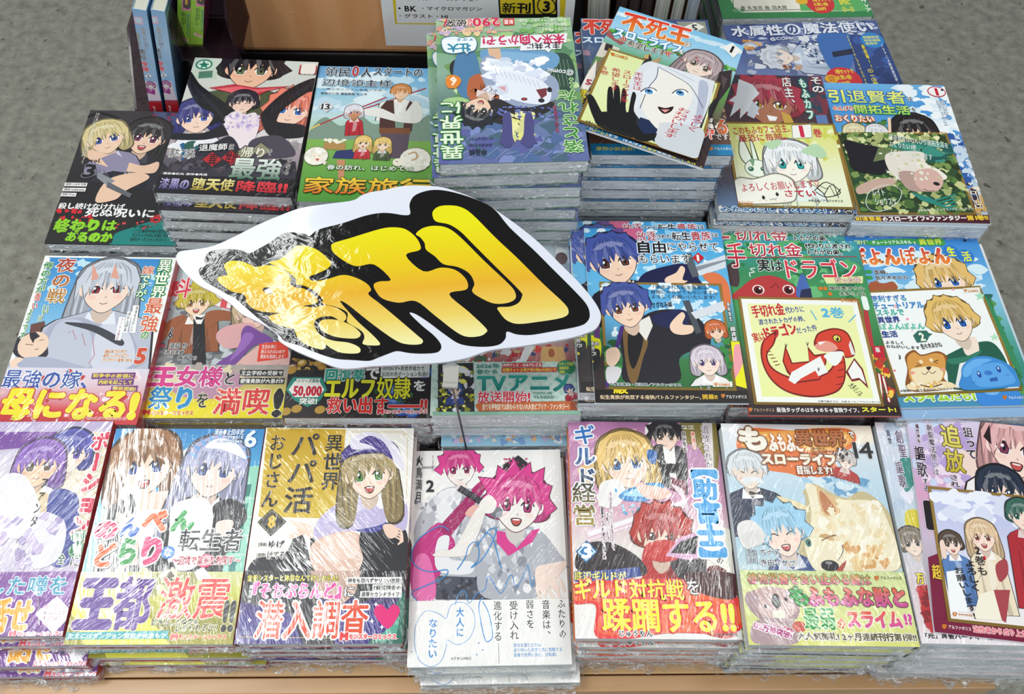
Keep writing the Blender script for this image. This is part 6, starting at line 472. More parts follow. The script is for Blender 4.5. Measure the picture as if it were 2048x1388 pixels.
{'id':'B1','pose':[-.402,.2272,-.702,.06,0,0,0],'w':.128,'h':.182,'n':4,'spine':'#b8201f','label':'purple manga at the left frame edge with pink vertical title and two violet-haired heads','kind':'book','stack':'purple manga','cat':'book','bandy':-412,'art':[['g',['#b8a8cc','#d8d0dc','#e4dce0','#c8bcd4','#8a6a9c'],-640,-910,640,910],['g',['#e8dcc0','#e4dcd0'],335,-306,921,811],['l','#c8a860',5,[465,754,503,810,566,754,530,689,465,754],0],['l','#c8a860',5,[566,754,604,810,667,753,630,688,566,754],0],['l','#c8a860',5,[667,753,706,809,768,752,731,688,667,753],0],['l','#c8a860',5,[458,625,495,680,557,624,522,561,458,625],0],['l','#c8a860',5,[557,624,595,679,657,624,621,560,557,624],0],['l','#c8a860',5,[657,624,696,679,757,623,721,560,657,624],0],['l','#c8a860',4.9,[450,498,487,552,549,497,514,435,450,498],0],['l','#c8a860',5,[549,497,587,551,648,497,612,434,549,497],0],['l','#c8a860',5,[648,497,686,551,747,496,711,434,648,497],0],['l','#c8a860',4.9,[443,373,480,426,541,373,506,311,443,373],0],['l','#c8a860',4.9,[541,373,578,426,639,372,604,310,541,373],0],['l','#c8a860',4.9,[639,372,677,425,737,371,702,310,639,372],0],['l','#c8a860',4.9,[436,251,472,303,533,250,498,189,436,251],0],['l','#c8a860',4.9,[533,250,570,302,630,249,595,189,533,250],0],['l','#c8a860',4.9,[630,249,668,301,728,248,692,188,630,249],0],['l','#c8a860',4.8,[428,130,465,181,525,129,491,70,428,130],0],['l','#c8a860',4.8,[525,129,562,180,621,128,587,69,525,129],0],['l','#c8a860',4.8,[621,128,658,180,718,128,683,68,621,128],0],['l','#c8a860',4.8,[421,11,457,62,517,10,483,-48,421,11],0],['l','#c8a860',4.8,[517,10,553,61,613,10,578,-49,517,10],0],['l','#c8a860',4.8,[613,10,650,60,709,9,674,-49,613,10],0],['l','#c8a860',4.7,[415,-105,450,-56,509,-106,476,-164,415,-105],0],['l','#c8a860',4.7,[509,-106,545,-57,604,-107,570,-164,509,-106],0],['l','#c8a860',4.7,[604,-107,641,-58,699,-108,665,-165,604,-107],0],['l','#c8a860',4.7,[408,-220,443,-171,502,-221,469,-277,408,-220],0],['l','#c8a860',4.7,[502,-221,538,-172,596,-222,562,-278,502,-221],0],['l','#c8a860',4.7,[596,-222,632,-173,690,-223,656,-279,596,-222],0],['p','#7a4a9c',[-471,816,251,811,348,755,132,682,-418,630],0],['f',332,608,143,'#5a5ab0','#7a5ac0','#f4dccc',0,121,{'L':.8}],['f',111,500,151,'#8a5ab8','#806040','#e8c4a4',.05,122,{'L':1.2,'b':'#dcd8e4','w':1.6,'bh':4}],['p','#d8c09a',[-16,237,238,252,264,80,13,65],1],['p','#3a4494',[258,235,465,250,541,61,593,-303,398,-333],1],['p','#e8e4ea',[-184,378,3,412,195,166,223,-71,51,-135,-153,33],1],['p','#e4e0e6',[205,64,445,-6,468,-302,266,-364],1],['n',['#e8e0ea','#c8b8d8','#a898c0'],-162,-365,421,67,20,64,3,1]],'band':[['g',['#8a5aa0','#7a3a98','#7a3494','#6a2a88'],-640,-910,640,-412]],'text':[['t','ポーション',574,347,132,906,'#d8204a','#f4f0ec',10.1,1,0,0,.07],['t','ファンタ',195,169,51,412,'#2a2a30',None,0,1,0,0,.03],['e','#2a7a4c',583,-123,66,54,0],['e','#2a7a4c',597,-238,69,67,0],['t','工',585,-123,58,72,'#f4f4ec',None,0,0,0,0,.04],['t','場',598,-238,57,90,'#f4f4ec',None,0,0,0,0,.04],['t','に',602,-332,65,75,'#1f1f24','#efe8e4',6.2,0,0,0,.03],['t','全',490,-310,51,80,'#2f6a5a','#efe8e4',6.3,0,0,0,.03],['t','した噂を',286,-521,588,149,'#3a9ab8','#f0ecf4',6.1,0,0,0,.04],['t','話せ',194,-748,338,252,'#f4a820','#f8f4f0',9.1,0,0,0,.09],['l','#2a2a2e',9.1,[384,-615,445,-827],0],['l','#2a2a2e',9.1,[628,-747,641,-822],0],['p','#f0eaf0',[529,-604,682,-740,566,-895,394,-744],0],['t','選ばれし\n14人の戦士が\n迷宮を探索\nする…!',540,-755,170,168,'#b03a7a',None,0,0,0,0,.01],['t','モンスターコミックス',472,-894,353,34,'#e84a5a','#f4e8f0',4.5,0,0,0,.05],['t','M',260,-890,40,41,'#e84a5a','#f4e8f0',4.5,0,0,0,.09]]},
{'id':'B2','pose':[-.271,.228,-.703,.0506,0,0,0],'w':.128,'h':.182,'n':4,'spine':'#b8201f','label':'sky-blue manga with brown-haired and silver-haired maids over a lime band','kind':'book','stack':'blue maid-cover manga','cat':'book','bandy':-348,'art':[['g',['#2f86c8','#5ab0dc','#8accdc','#a8d8d4','#b8dcc0'],-640,-910,640,910],['n',['#f0f6f8','#d8ecf2'],-103,513,126,676,14,67,1,1],['n',['#d8ecf2','#f4f8fa'],-725,162,-428,766,12,50,2,1],['p','#9ad8c0',[372,532,650,569,636,-364,402,-364],0],['p','#3f8a80',[534,390,598,399,597,293,538,284],0],['l','#e0f0e4',8.2,[496,258,657,276],0],['p','#3f8a80',[529,224,593,232,591,129,533,121],0],['l','#e0f0e4',8.1,[491,95,650,112],0],['p','#3f8a80',[524,61,587,70,586,-31,528,-39],0],['l','#e0f0e4',8,[487,-64,644,-47],0],['p','#3f8a80',[519,-97,581,-89,580,-187,523,-195],0],['l','#e0f0e4',7.9,[482,-220,638,-204],0],['p','#3f8a80',[514,-252,576,-244,575,-340,518,-348],0],['l','#e0f0e4',7.8,[478,-372,632,-356],0],['f',-324,566,212,'#a07048','#3050a0','#f8d8c4',.12,131,{'L':1.4,'S':.06,'m':1,'b':'#1e1c22','k':'#e8e8ec','w':1.4,'bh':5}],['p','#f4d4c0',[-340,283,-40,336,-5,232,-98,129,-259,128],1],['p','#ececf0',[-443,388,-302,335,-309,214,-410,231,-474,300],1],['p','#26242a',[-442,231,-352,266,-197,-332,-415,-332,-472,-73],1],['p','#ececf0',[-311,145,-89,163,-21,61,-22,-105,-243,-106],1],['p','#f4d4c0',[-472,145,-365,94,-264,-6,-206,-364,-267,-442,-418,-458,-359,-300,-370,-106],1],['f',264,532,196,'#b4b4d4','#5060a0','#f8dcd0',-.1,132,{'L':3,'b':'#1e1c22','w':1.3,'bh':4.6,'c':0,'k':'#ececf0'}],['p','#7aa8e0',[557,650,501,610,475,658],0],['p','#7aa8e0',[513,735,476,674,436,713],0],['p','#7aa8e0',[444,805,430,730,380,756],0],['p','#7aa8e0',[358,853,370,772,315,782],0],['p','#7aa8e0',[265,872,301,794,248,787],0],['p','#7aa8e0',[175,861,232,795,186,772],0],['p','#7aa8e0',[99,821,169,774,136,737],0],['p','#7aa8e0',[45,757,120,734,104,687],0],['p','#7aa8e0',[18,676,91,678,92,627],0],['p','#f4f4f8',[155,732,227,807,346,807,458,733,525,623,436,659,293,714],1],['p','#26242a',[310,198,429,267,551,215,601,95,519,-6,370,28],1],['p','#f8dcd0',[364,61,491,78,476,-39,383,-56],1],['p','#ececf0',[-18,214,233,267,332,61,266,-300,47,-300,-9,-6],1],['p','#1e1c22',[-297,-300,72,-268,121,-364,-311,-380],0]],'band':[['g',['#d8d8a0','#c8cc5a','#b8b02a','#8a8420','#a8a02a'],-640,-910,640,-348],['p','#e8e04a',[-650,-642,-617,-395,-29,-704,162,-912,-480,-911],0],['p','#a8a468',[-128,-364,274,-348,290,-443,-60,-552],0],['n',['#e8e8c8','#6a5a50','#e0dcb0'],-316,-552,94,-356,14,62,4,1],['p','#e8e4e8',[251,-348,314,-308,399,-396,382,-435,285,-412],0]],'text':[['t','6',534,815,92,155,'#f0f4f8','#2f7ab8',5.1,0,0,0,.03],['t','漫画●止田卓史',340,877,255,56,'#f0f6fa','#2a6aa8',3.4,0,0,0,.03],['t','原作●咲く桜',398,828,139,33,'#f0f6fa','#2a6aa8',3.4,0,0,0,.03],['t','キャラクター原案●海',356,787,213,25,'#f0f6fa','#2a6aa8',1.7,0,0,0,.03],['t','の',-520,-6,164,133,'#e02860','#f4f4f4',12.8,0,0,0,.07],['t','ん',-330,28,133,167,'#3a6ac8','#f4f4f4',12.8,0,0,0,.07],['t','べ',-144,74,177,160,'#ec6a2c','#f4f4f4',12.9,0,0,0,.07],['t','ん',89,74,164,160,'#2fa04c','#f4f4f4',12.9,0,0,0,.07],['t','ど',-480,-211,133,178,'#f0641e','#f4f4f4',12.6,0,0,0,.07],['t','ら',-306,-182,114,203,'#2f9a48','#f4f4f4',12.7,0,0,0,.07],['t','り',-118,-178,131,212,'#e0407a','#f4f4f4',12.7,0,0,0,.07],['e','#4a8ad0',13,-191,54,53,0],['t','な',14,-191,57,73,'#f4f4f8',None,0,0,0,0,.05],['t','転生者',339,-88,503,182,'#1c1c20','#eef0f0',8,0,0,0,.02],['e','#e83a6a',322,-260,69,56,0],['t','〜辺境で農家を満喫す〜',330,-256,538,72,'#c82a4a','#f4f0ee',6.3,0,0,0,.03],['t','王都',-317,-596,546,400,'#5a2490','#e0dcc0',7.7,0,0,0,.09],['t','激震',291,-558,543,323,'#e8302c','#f0ecc8',7.8,0,0,0,.03],['t','!!',578,-697,75,227,'#1c1a1c','#d8d48a',6.2,0,0,0,.06],['t','動き出した陰謀を',172,-744,361,55,'#1c1a1c','#e8e4a8',4.5,0,0,0,.03],['t','止められるか!?',346,-783,323,59,'#1c1a1c','#e8e4a8',4.5,0,0,0,.03],['p','#3aa8b0',[-637,-819,142,-806,133,-839,157,-868,-631,-872],0],['t','たまにはダンジョン探索や休息も♡',-251,-845,733,42,'#f4f4ec',None,0,0,0,0,.03],['t','モンスターコミックス',403,-854,363,35,'#d42a3a','#f0e8b0',4.5,0,0,0,.05],['t','M',188,-853,43,43,'#d42a3a','#f0e8b0',4.5,0,0,0,.09]]},
{'id':'B3','pose':[-.141,.234,-.699,.0506,0,0,0],'w':.128,'h':.182,'n':4,'spine':'#a81c24','label':'gold and white manga with a long-haired figure in a violet beret and a purple band','kind':'book','stack':'gold panel manga','cat':'book','bandy':-347,'art':[['g',['#f0ece4','#f2eee8','#eee8e2','#c8b8b0'],-640,-910,640,910],['p','#c8a018>#d8b83a',[-629,908,49,896,60,88,-595,104],0],['l','#d8c08a',5.1,[65,869,534,867,588,819,615,88],0],['l','#d8c08a',5.1,[50,882,551,879],0],['l','#d8c08a',6.8,[551,875,569,847,594,871],1],['p','#28242a',[-163,-13,-70,-145,78,-371,40,-918,-110,-918,-89,-558],0],['p','#221f26',[-627,-346,-563,-243,-347,-210,-260,-5,-161,-178,-111,-355,-106,-402,-634,-402],1],['p','#e4beac',[45,-13,207,-30,309,-112,321,-275,284,-402,81,-402,-62,-371,-139,-243,-121,-113],1],['p','#f0d0c0',[-45,-80,112,-46,248,-145,193,-243,35,-243],1],['p','#26242a',[268,4,426,54,589,21,645,-112,658,-371,284,-402,287,-243,245,-112],1],['p','#4a4a94',[156,4,326,88,458,54,367,-30],1],['p','#c4b8da',[-124,-80,-108,71,24,207,214,276,349,225,454,122,411,37,173,-13,46,-30],1],['p','#d8cee8',[-58,54,58,190,232,259,318,207,162,122],1],['p','#c4b8da',[370,399,505,347,611,225,622,21,559,-13,472,88,354,156,363,259],1],['p','#f4f0f4',[275,346,403,391,505,356,443,294,625,260,581,173,385,173,314,259],0],['f',281,479,170,'#b09a6a','#5a9a3c','#f8dcc8',.1,141,{'L':2.2,'h':'#4a3a88','m':1}],['p','#e6e0ee',[105,798,235,874,374,837,518,707,570,525,510,543,435,670,314,725,129,706],1],['p','#4a3a88',[174,780,272,836,396,762,473,615,385,670,278,743],1],['p','#f4d0bc',[-333,70,-185,37,-130,-30,-140,-80,-208,-47,-284,-80,-333,-63,-261,3],1],['l','#f4d0bc',14.5,[476,21,575,-13,597,-112],1],['l','#f4d0bc',14.5,[478,1,577,-39,584,-119],1],['l','#f4d0bc',14.5,[479,-20,578,-66,572,-125],1],['l','#f4d0bc',14.4,[480,-40,580,-93,559,-132],1],['p','#f4d0bc',[427,29,508,37,560,-29,515,-79,466,-63],1]],'band':[['g',['#3a3238','#3a2c58','#3c2a88','#34247c'],-640,-910,640,-347],['p','#28242a',[-642,-346,-112,-347,-43,-558,49,-711,130,-919,-110,-918,-244,-680,-638,-588],0],['p','#caa898',[-127,-347,295,-347,276,-497,162,-604,-27,-558],0],['p','#28242a',[280,-347,657,-347,657,-497,464,-528,226,-635],0],['p','#2a6a5c',[651,-528,563,-620,527,-787,370,-919,641,-920],1],['p','#58a890',[597,-681,513,-801,428,-890,577,-861],1],['l','#d8b86a',4.6,[-643,-603,-616,-858,608,-873],0]],'text':[['t','異世界',-39,588,144,501,'#1c1a18','#d8b040',5.1,1,0,0,.03],['t','パパ活',-285,495,226,714,'#1c1a18','#d8b040',5.1,1,0,0,.03],['t','おじさん',-521,513,124,648,'#1c1a18','#d8b040',5.1,1,0,0,.03],['p','#1c1a1c',[-495,172,-361,62,-474,-63,-597,57],0],['l','#d8c08a',3.2,[-492,155,-377,62,-476,-47,-581,57,-492,155],0],['t','8',-481,60,58,106,'#e0b830',None,0,0,0,0,.04],['t','[漫画]',-531,-132,65,33,'#6a6458',None,0,0,0,0,.03],['t','ゆげ',-419,-129,122,59,'#1c1a1c',None,0,0,0,0,.03],['t','[原作]',-530,-221,67,37,'#6a6458',None,0,0,0,0,.03],['t','けてる',-413,-221,134,60,'#1c1a1c','#e8e4e0',4.7,0,0,0,.03],['t','金髪シスターと沐浴なんてけしからん!',-255,-404,714,51,'#ece04a','#2a2024',3.1,0,0,0,.04],['p','#f4f2ee',[171,-399,608,-396,607,-450,173,-450],0],['t','神をも恐れずヤリたい放題!',390,-425,417,37,'#1c1a1c',None,0,0,0,0,.04],['p','#f4f2ee',[379,-456,611,-453,611,-506,379,-506],0],['t','S級冒険者の',495,-481,214,37,'#1c1a1c',None,0,0,0,0,.04],['p','#f4f2ee',[286,-509,614,-506,613,-559,287,-559],0],['t','濃厚セカンドライフ!',450,-534,309,37,'#1c1a1c',None,0,0,0,0,.04],['t','『そおぷらんど』',-209,-503,681,123,'#f05aa8','#f8f0f4',6.2,0,0,0,.06],['t','に',200,-512,71,78,'#f4f4f4','#2a2030',4.7,0,0,0,.03],['t','異世界の',-571,-532,31,142,'#f4f4f4',None,0,1,0,0,.03],['t','潜入調査',-69,-727,858,291,'#e8502c','#f4f4f8',12.3,0,0,0,.03],['p','#f0f0f4',[-552,-708,-543,-726,-530,-732,-541,-738,-545,-756,-554,-738,-567,-732,-555,-726],0],['p','#f0f0f4',[-180,-572,-172,-590,-159,-596,-170,-602,-174,-621,-182,-602,-195,-596,-184,-590],0],['p','#f0f0f4',[393,-717,400,-735,413,-741,401,-747,396,-765,389,-747,376,-741,388,-735],0],['p','#f0f0f4',[52,-821,60,-839,73,-845,61,-851,57,-868,49,-851,37,-845,48,-839],0],['p','#f0f0f4',[472,-763,480,-780,492,-786,480,-792,476,-810,468,-792,456,-786,468,-780],0],['p','#f0f0f4',[414,-588,422,-606,435,-613,423,-619,418,-637,410,-619,398,-612,410,-606],0],['p','#e8247a',[520,-798,414,-696,417,-628,462,-613,506,-651,550,-613,598,-636,598,-697],1],['t','モンスターコミックス',408,-858,360,39,'#e83a3a','#f4e8e8',6,0,0,0,.05],['t','M',189,-856,51,52,'#e83a3a','#f4e8e8',6,0,0,0,.09]]},
{'id':'B4','pose':[-.011,.227,-.715,.066,0,0,0],'w':.128,'h':.182,'n':3,'spine':'#e8e6e2','label':'white manga with two magenta-haired figures, a guitar and blue handwriting','kind':'book','stack':'white and magenta manga','cat':'book','bandy':-401,'art':[['g',['#efece8','#efece8'],-640,-910,640,910],['p','#b4b6bc',[-433,517,-197,568,39,422,101,108,64,-158,-130,-220,-483,-214,-625,187],1],['p','#e8e8ea',[-433,499,-231,532,-261,114,-394,184],1],['n',['#8c8e96','#d8d8dc','#c0c2c8','#e8e8ea'],-618,-58,33,502,40,51,1,.7],['p','#c02a7c',[-509,186,-412,253,-344,183,-277,47,-388,-150,-432,-375,-606,-372,-642,-15],1],['p','#e06aa8',[-601,-48,-487,-50,-432,-375,-606,-372],1],['p','#a01c60',[-427,202,-95,585,-27,620,7,583,-327,115],0],['p','#e8e8ea',[-425,99,-327,132,-325,-53,-130,-89,-162,-187,-420,-150],1],['f',-241,733,123,'#d83a8c','#a03060','#efe8e4',.05,151,{'L':.1,'S':.3,'by':.06}],['p','#f0dcd4',[-283,642,-197,604,-180,550,-248,551],0],['l','#b01c68',37.5,[-44,620,-129,531],0],['p','#4a4c58',[-419,-199,-1,-222,29,-398,-431,-391],0],['n',['#6a6c7a','#33343e'],-419,-382,-3,-215,16,35,5,1],['p','#b0b2ba',[-47,111,235,209,434,172,589,-34,649,-134,451,-197,379,-388,-35,-381,-98,-155],1],['n',['#8c8e98','#d4d4d8','#c0c2cc','#eceaea'],-47,-357,413,179,50,50,6,.7],['p','#d83a8c',[69,177,151,159,231,22,367,173,434,189,364,71,164,-44,67,75],0],['p','#26242a',[129,765,270,857,354,781,247,653,145,673],0],['n',['#c02a70'],139,725,352,839,8,16,3,1],['f',249,401,189,'#d83a8c','#b02a6c','#f0e8e2',-.1,152,{'L':.5,'S':.35,'m':1,'c':0}],['l','#26242a',57.6,[-248,560,5,387],0],['l','#3c3a42',37.3,[-245,565,5,394],0],['e','#6a6c74',71,333,54,46,.6],['e','#9a9ca4',91,315,33,28,.6],['p','#f0e8e2',[6,493,72,421,38,334,-46,335,-79,406],1],['p','#e8b0a4',[-113,406,-29,334,-63,283,-196,319],1],['p','#ece4de',[-455,-34,-391,15,-277,47,-96,371,-29,317,-130,44,-195,-38],1],['p','#f0d8cc',[388,-146,487,-115,652,-93,598,-183,547,-231,575,-312,541,-343,479,-294,459,-390,413,-341,383,-293],1],['l','#f0d8cc',24.3,[420,-180,479,-310,522,-407],1],['l','#f0d8cc',24.3,[453,-164,529,-263,574,-400],1],['l','#f0d8cc',24.4,[486,-148,564,-215,614,-344],1],['l','#f0d8cc',24.2,[418,-212,390,-309,411,-397],1],['l','#3a8ad0',8.3,[-328,183,-411,219,-573,119,-634,-15,-599,-114,-484,-165,-340,-151,-371,-216,-545,-293,-623,-340,-509,-452,-383,-454],1],['l','#3a8ad0',8.1,[-259,-153,-195,-55,-163,45,-97,78,-81,-57,-146,-138,-32,-41,69,177,3,178,-97,44],1],['l','#3a8ad0',8.3,[-31,162,35,109,97,-125,113,-142],1]],'band':[['g',['#f2f0ec','#eeece8'],-640,-910,640,-401]],'text':[['l','#3a8ad0',6.3,[-273,-440,-242,-346,-194,-331,-162,-427,-98,-349,-34,-318,-1,-206,93,-352,160,-224,192,-209,222,-306,307,-162,324,-129,350,-308,370,-212],1],['l','#3a8ad0',8,[-51,-381,-83,-459,-37,-706,9,-715,25,-662,-4,-507,-51,-413],1],['l','#3a8ad0',4.7,[-342,-548,-413,-500,-508,-483,-576,-575,-587,-726,-544,-861,-451,-907,-376,-864,-339,-761,-332,-708,-254,-747,-161,-704,-115,-598,-130,-490,-209,-418,-304,-440,-337,-540],1],['t','ふたりの',580,-560,59,298,'#24242a',None,0,1,0,0,.01],['t','音楽は、',455,-543,63,267,'#24242a',None,0,1,0,0,.01],['t','弱さを',325,-520,59,217,'#24242a',None,0,1,0,0,.01],['t','受け入れ',197,-564,67,299,'#24242a',None,0,1,0,0,.01],['t','進化する',68,-567,63,311,'#24242a',None,0,1,0,0,.01],['t','大人に',-232,-572,61,224,'#3a8ad0',None,0,1,0,0,.03],['t','なりたい',-444,-692,63,296,'#3a8ad0',None,0,1,0,0,.03],['t','変化を望む少女は\n返り咲いた天才と共に覚醒する\n音楽で世界に挑む、逆転劇。',377,-796,379,104,'#3a8ad0',None,0,0,0,0,.01],['l','#3a3a40',3.1,[71,-738,73,-895],0],['t','メテオCOMICS',-223,-851,159,24,'#30303a',None,0,0,0,0,.02],['t','火鳥満月',-594,647,54,432,'#24242a',None,0,1,0,0,.01],['t','2',-497,579,62,100,'#24242a',None,0,0,0,0,.03],['t','Beat again',-518,751,19,212,'#6a6a74',None,0,0,-1.571,0,.03],['t','ビートアゲイン',-478,788,14,148,'#6a6a74',None,0,1,0,0,.03],['e','#5a8ac0',-608,-793,6,6,0],['e','#5a8ac0',-84,-736,6,6,0],['e','#5a8ac0',-100,-825,6,6,0],['e','#5a8ac0',-53,-789,6,6,0],['e','#5a8ac0',-43,712,7,7,0]]},
{'id':'B5','pose':[.119,.247,-.685,.0401,0,0,0],'w':.128,'h':.182,'n':5,'spine':'#d8702c','label':'manga with a blonde girl, a red-haired youth and yellow letters on red flames','kind':'book','stack':'flame-lettered manga','cat':'book','art':[['g',['#b878a8','#c08ab0','#d8a0b8','#e8dcd8','#ece4dc','#f0ece8'],-640,-910,640,910],['p','#8a7a3c',[342,914,642,918,608,481,541,480,462,678,333,731],1],['p','#e8e0dc',[522,916,608,918,575,480,516,480],0],['n',['#e8b8c8','#d8a0c0','#f4e8ec'],-610,388,266,810,14,68,3,1],['p','#f4f0f0',[21,856,76,910,144,911,53,838,31,763],1],['f',193,775,99,'#2a2428','#8a6a40','#f4d4c0',0,161,{'L':.1,'S':.3}],['p','#221e22',[93,691,161,701,206,638,278,693,356,621,336,336,302,249,36,403,52,599],1],['p','#f0ece8',[160,692,223,638,261,693,250,388,202,405,166,565],0],['p','#221e22',[61,509,213,529,343,495,271,441,74,456],1],['p','#7a3444',[202,405,331,371,319,249,192,300],0],['p','#e8c078',[-312,685,-435,557,-572,465,-494,343,-342,433],1],['f',-162,533,180,'#ecc474','#3a70b0','#f6d8c4',.1,162,{'L':1.1}],['p','#2a64a8',[31,653,104,627,79,519,31,545,18,599],1],['p','#f0ece8',[-396,327,-246,382,-186,278,-243,157,-373,139],1],['p','#3a8ac8',[-237,243,-68,331,115,351,124,264,-13,194,-192,192],1],['p','#a8d8ec',[-205,243,-70,305,96,325,-42,236],1],['p','#f0ece8',[-433,240,-334,276,-325,139,-406,138],0],['n',['#5ab0e0','#b8e0f0'],-266,77,108,311,14,20,5,1],['p','#ecd8e0',[-527,-64,-86,74,315,215,325,147,-59,8,-515,-162],0],['p','#f4f0f2',[-512,-80,315,206,313,189,-497,-113],0],['l','#d890b0',4.8,[-514,-129,310,164],0],['p','#ecd8e0',[197,352,291,301,331,130,302,79,283,215,225,300],0],['p','#f4c8b8',[-130,383,-2,332,160,299,186,231,-11,211],1],['p','#b81f20',[-57,-189,59,-123,184,-154,200,-315,351,-377,596,-421,568,-891,99,-747,-92,-444],1],['p','#8a1618',[117,-187,257,-378,427,-532,323,-640,118,-535],1],['p','#2c2024',[-564,-195,-341,-160,-112,-286,-91,-428,-587,-402],1],['p','#2c2024',[140,-284,403,-184,414,-376,328,-594,188,-441],1],['p','#6a1818',[414,-376,614,-406,572,-861,465,-744],1],['f',84,-106,166,'#b8281c','#7a1c18','#f4d0bc',-.1,163,{'L':.4,'S':.2,'by':.12,'eh':.17}],['p','#c82a24',[-57,-189,58,-139,184,-154,203,-283,74,-316,-49,-286],1],['p','#d8a8c8',[218,-121,417,-53,361,-281,296,-301,102,-268],0],['p','#1c1a1c',[232,-146,381,-95,341,-250,144,-244],0],['p','#ece8d8',[396,46,658,-51,614,-406,424,-281,371,-185],0],['p','#2a6a9c',[-522,-146,-440,-238,-535,-335,-613,-240],0],['p','#d8ecf4',[-523,-165,-455,-239,-534,-316,-597,-240],0],['p','#2a7ab8',[-524,-181,-471,-239,-533,-297,-584,-240],0]],'band':[['p','#e8302a',[-637,-496,249,-456,637,-591,612,-846,88,-865,-261,-912,-485,-892,-475,-662,-642,-648],1],['p','#f0602c',[-623,-526,230,-495,600,-637,577,-817,-154,-875,-454,-862,-436,-647,-626,-626],1],['p','#28408c',[-634,-410,-117,-358,-106,-428,-280,-464,-629,-480],0],['p','#4a1c20',[254,-409,629,-405,621,-591,451,-593,274,-518],1]],'text':[['t','ギルド',-505,590,166,561,'#2a78c8>#1c1c24','#f4f4f8',13.6,1,0,0,.03],['t','経営',-531,162,188,367,'#1c1c24>#a8903a','#f4f4f0',9.8,1,0,0,.03],['t','3',-526,-233,74,115,'#f4f8fa','#2a7ab8',3.2,0,0,0,.04],['t','追放された',536,681,62,402,'#4a3444','#f0e4e8',6.9,1,0,0,0],['t','【助言士】',481,99,200,723,'#38a0e0','#f4f6f8',15,1,0,0,.08],['t','の',532,-302,51,50,'#2a2a30',None,0,0,0,0,.03],['t','監修\n漫画',390,864,112,40,'#f4ecd8',None,0,0,0,0,.03],['t','柊彼方',428,740,31,162,'#e8443a','#f4ecd8',5.1,1,0,0,.03],['t','貝原黎音',348,725,34,189,'#1c1c1c','#e8dcd8',5.1,1,0,0,.03],['t','不遇素質持ちに助言したら、',-313,17,19,483,'#1c1a20','#ecd8e0',6.5,1,0,0,.03],['t','化物だらけの',-348,-28,23,232,'#1c1a20','#ecd8e0',6.5,1,0,0,.03],['t','最強ギルドになってました',-387,-79,21,435,'#1c1a20','#ecd8e0',6.5,1,0,0,.03],['t','底辺ギルドが',-428,-434,405,69,'#ecdc2c','#2a3a7a',6.2,0,0,0,.03],['t','ギルド対抗戦',-205,-537,846,161,'#f4ec3a','#d82a24',12.4,0,0,0,.04],['t','を',293,-515,89,112,'#f4f0ec','#2a1c1c',6.2,0,0,0,.02],['t','蹂躙する!!',80,-737,1013,248,'#f4ee2a','#e02a24',15.3,0,0,0,.05],['t','じゅうりん',-176,-873,253,45,'#1c1a1c','#f4f0ec',6,0,0,0,.03],['p','#c8742a',[389,-848,425,-845,423,-870,402,-889,386,-872],0],['t','アルファポリス',516,-874,166,28,'#4a4038',None,0,0,0,0,.03]]},
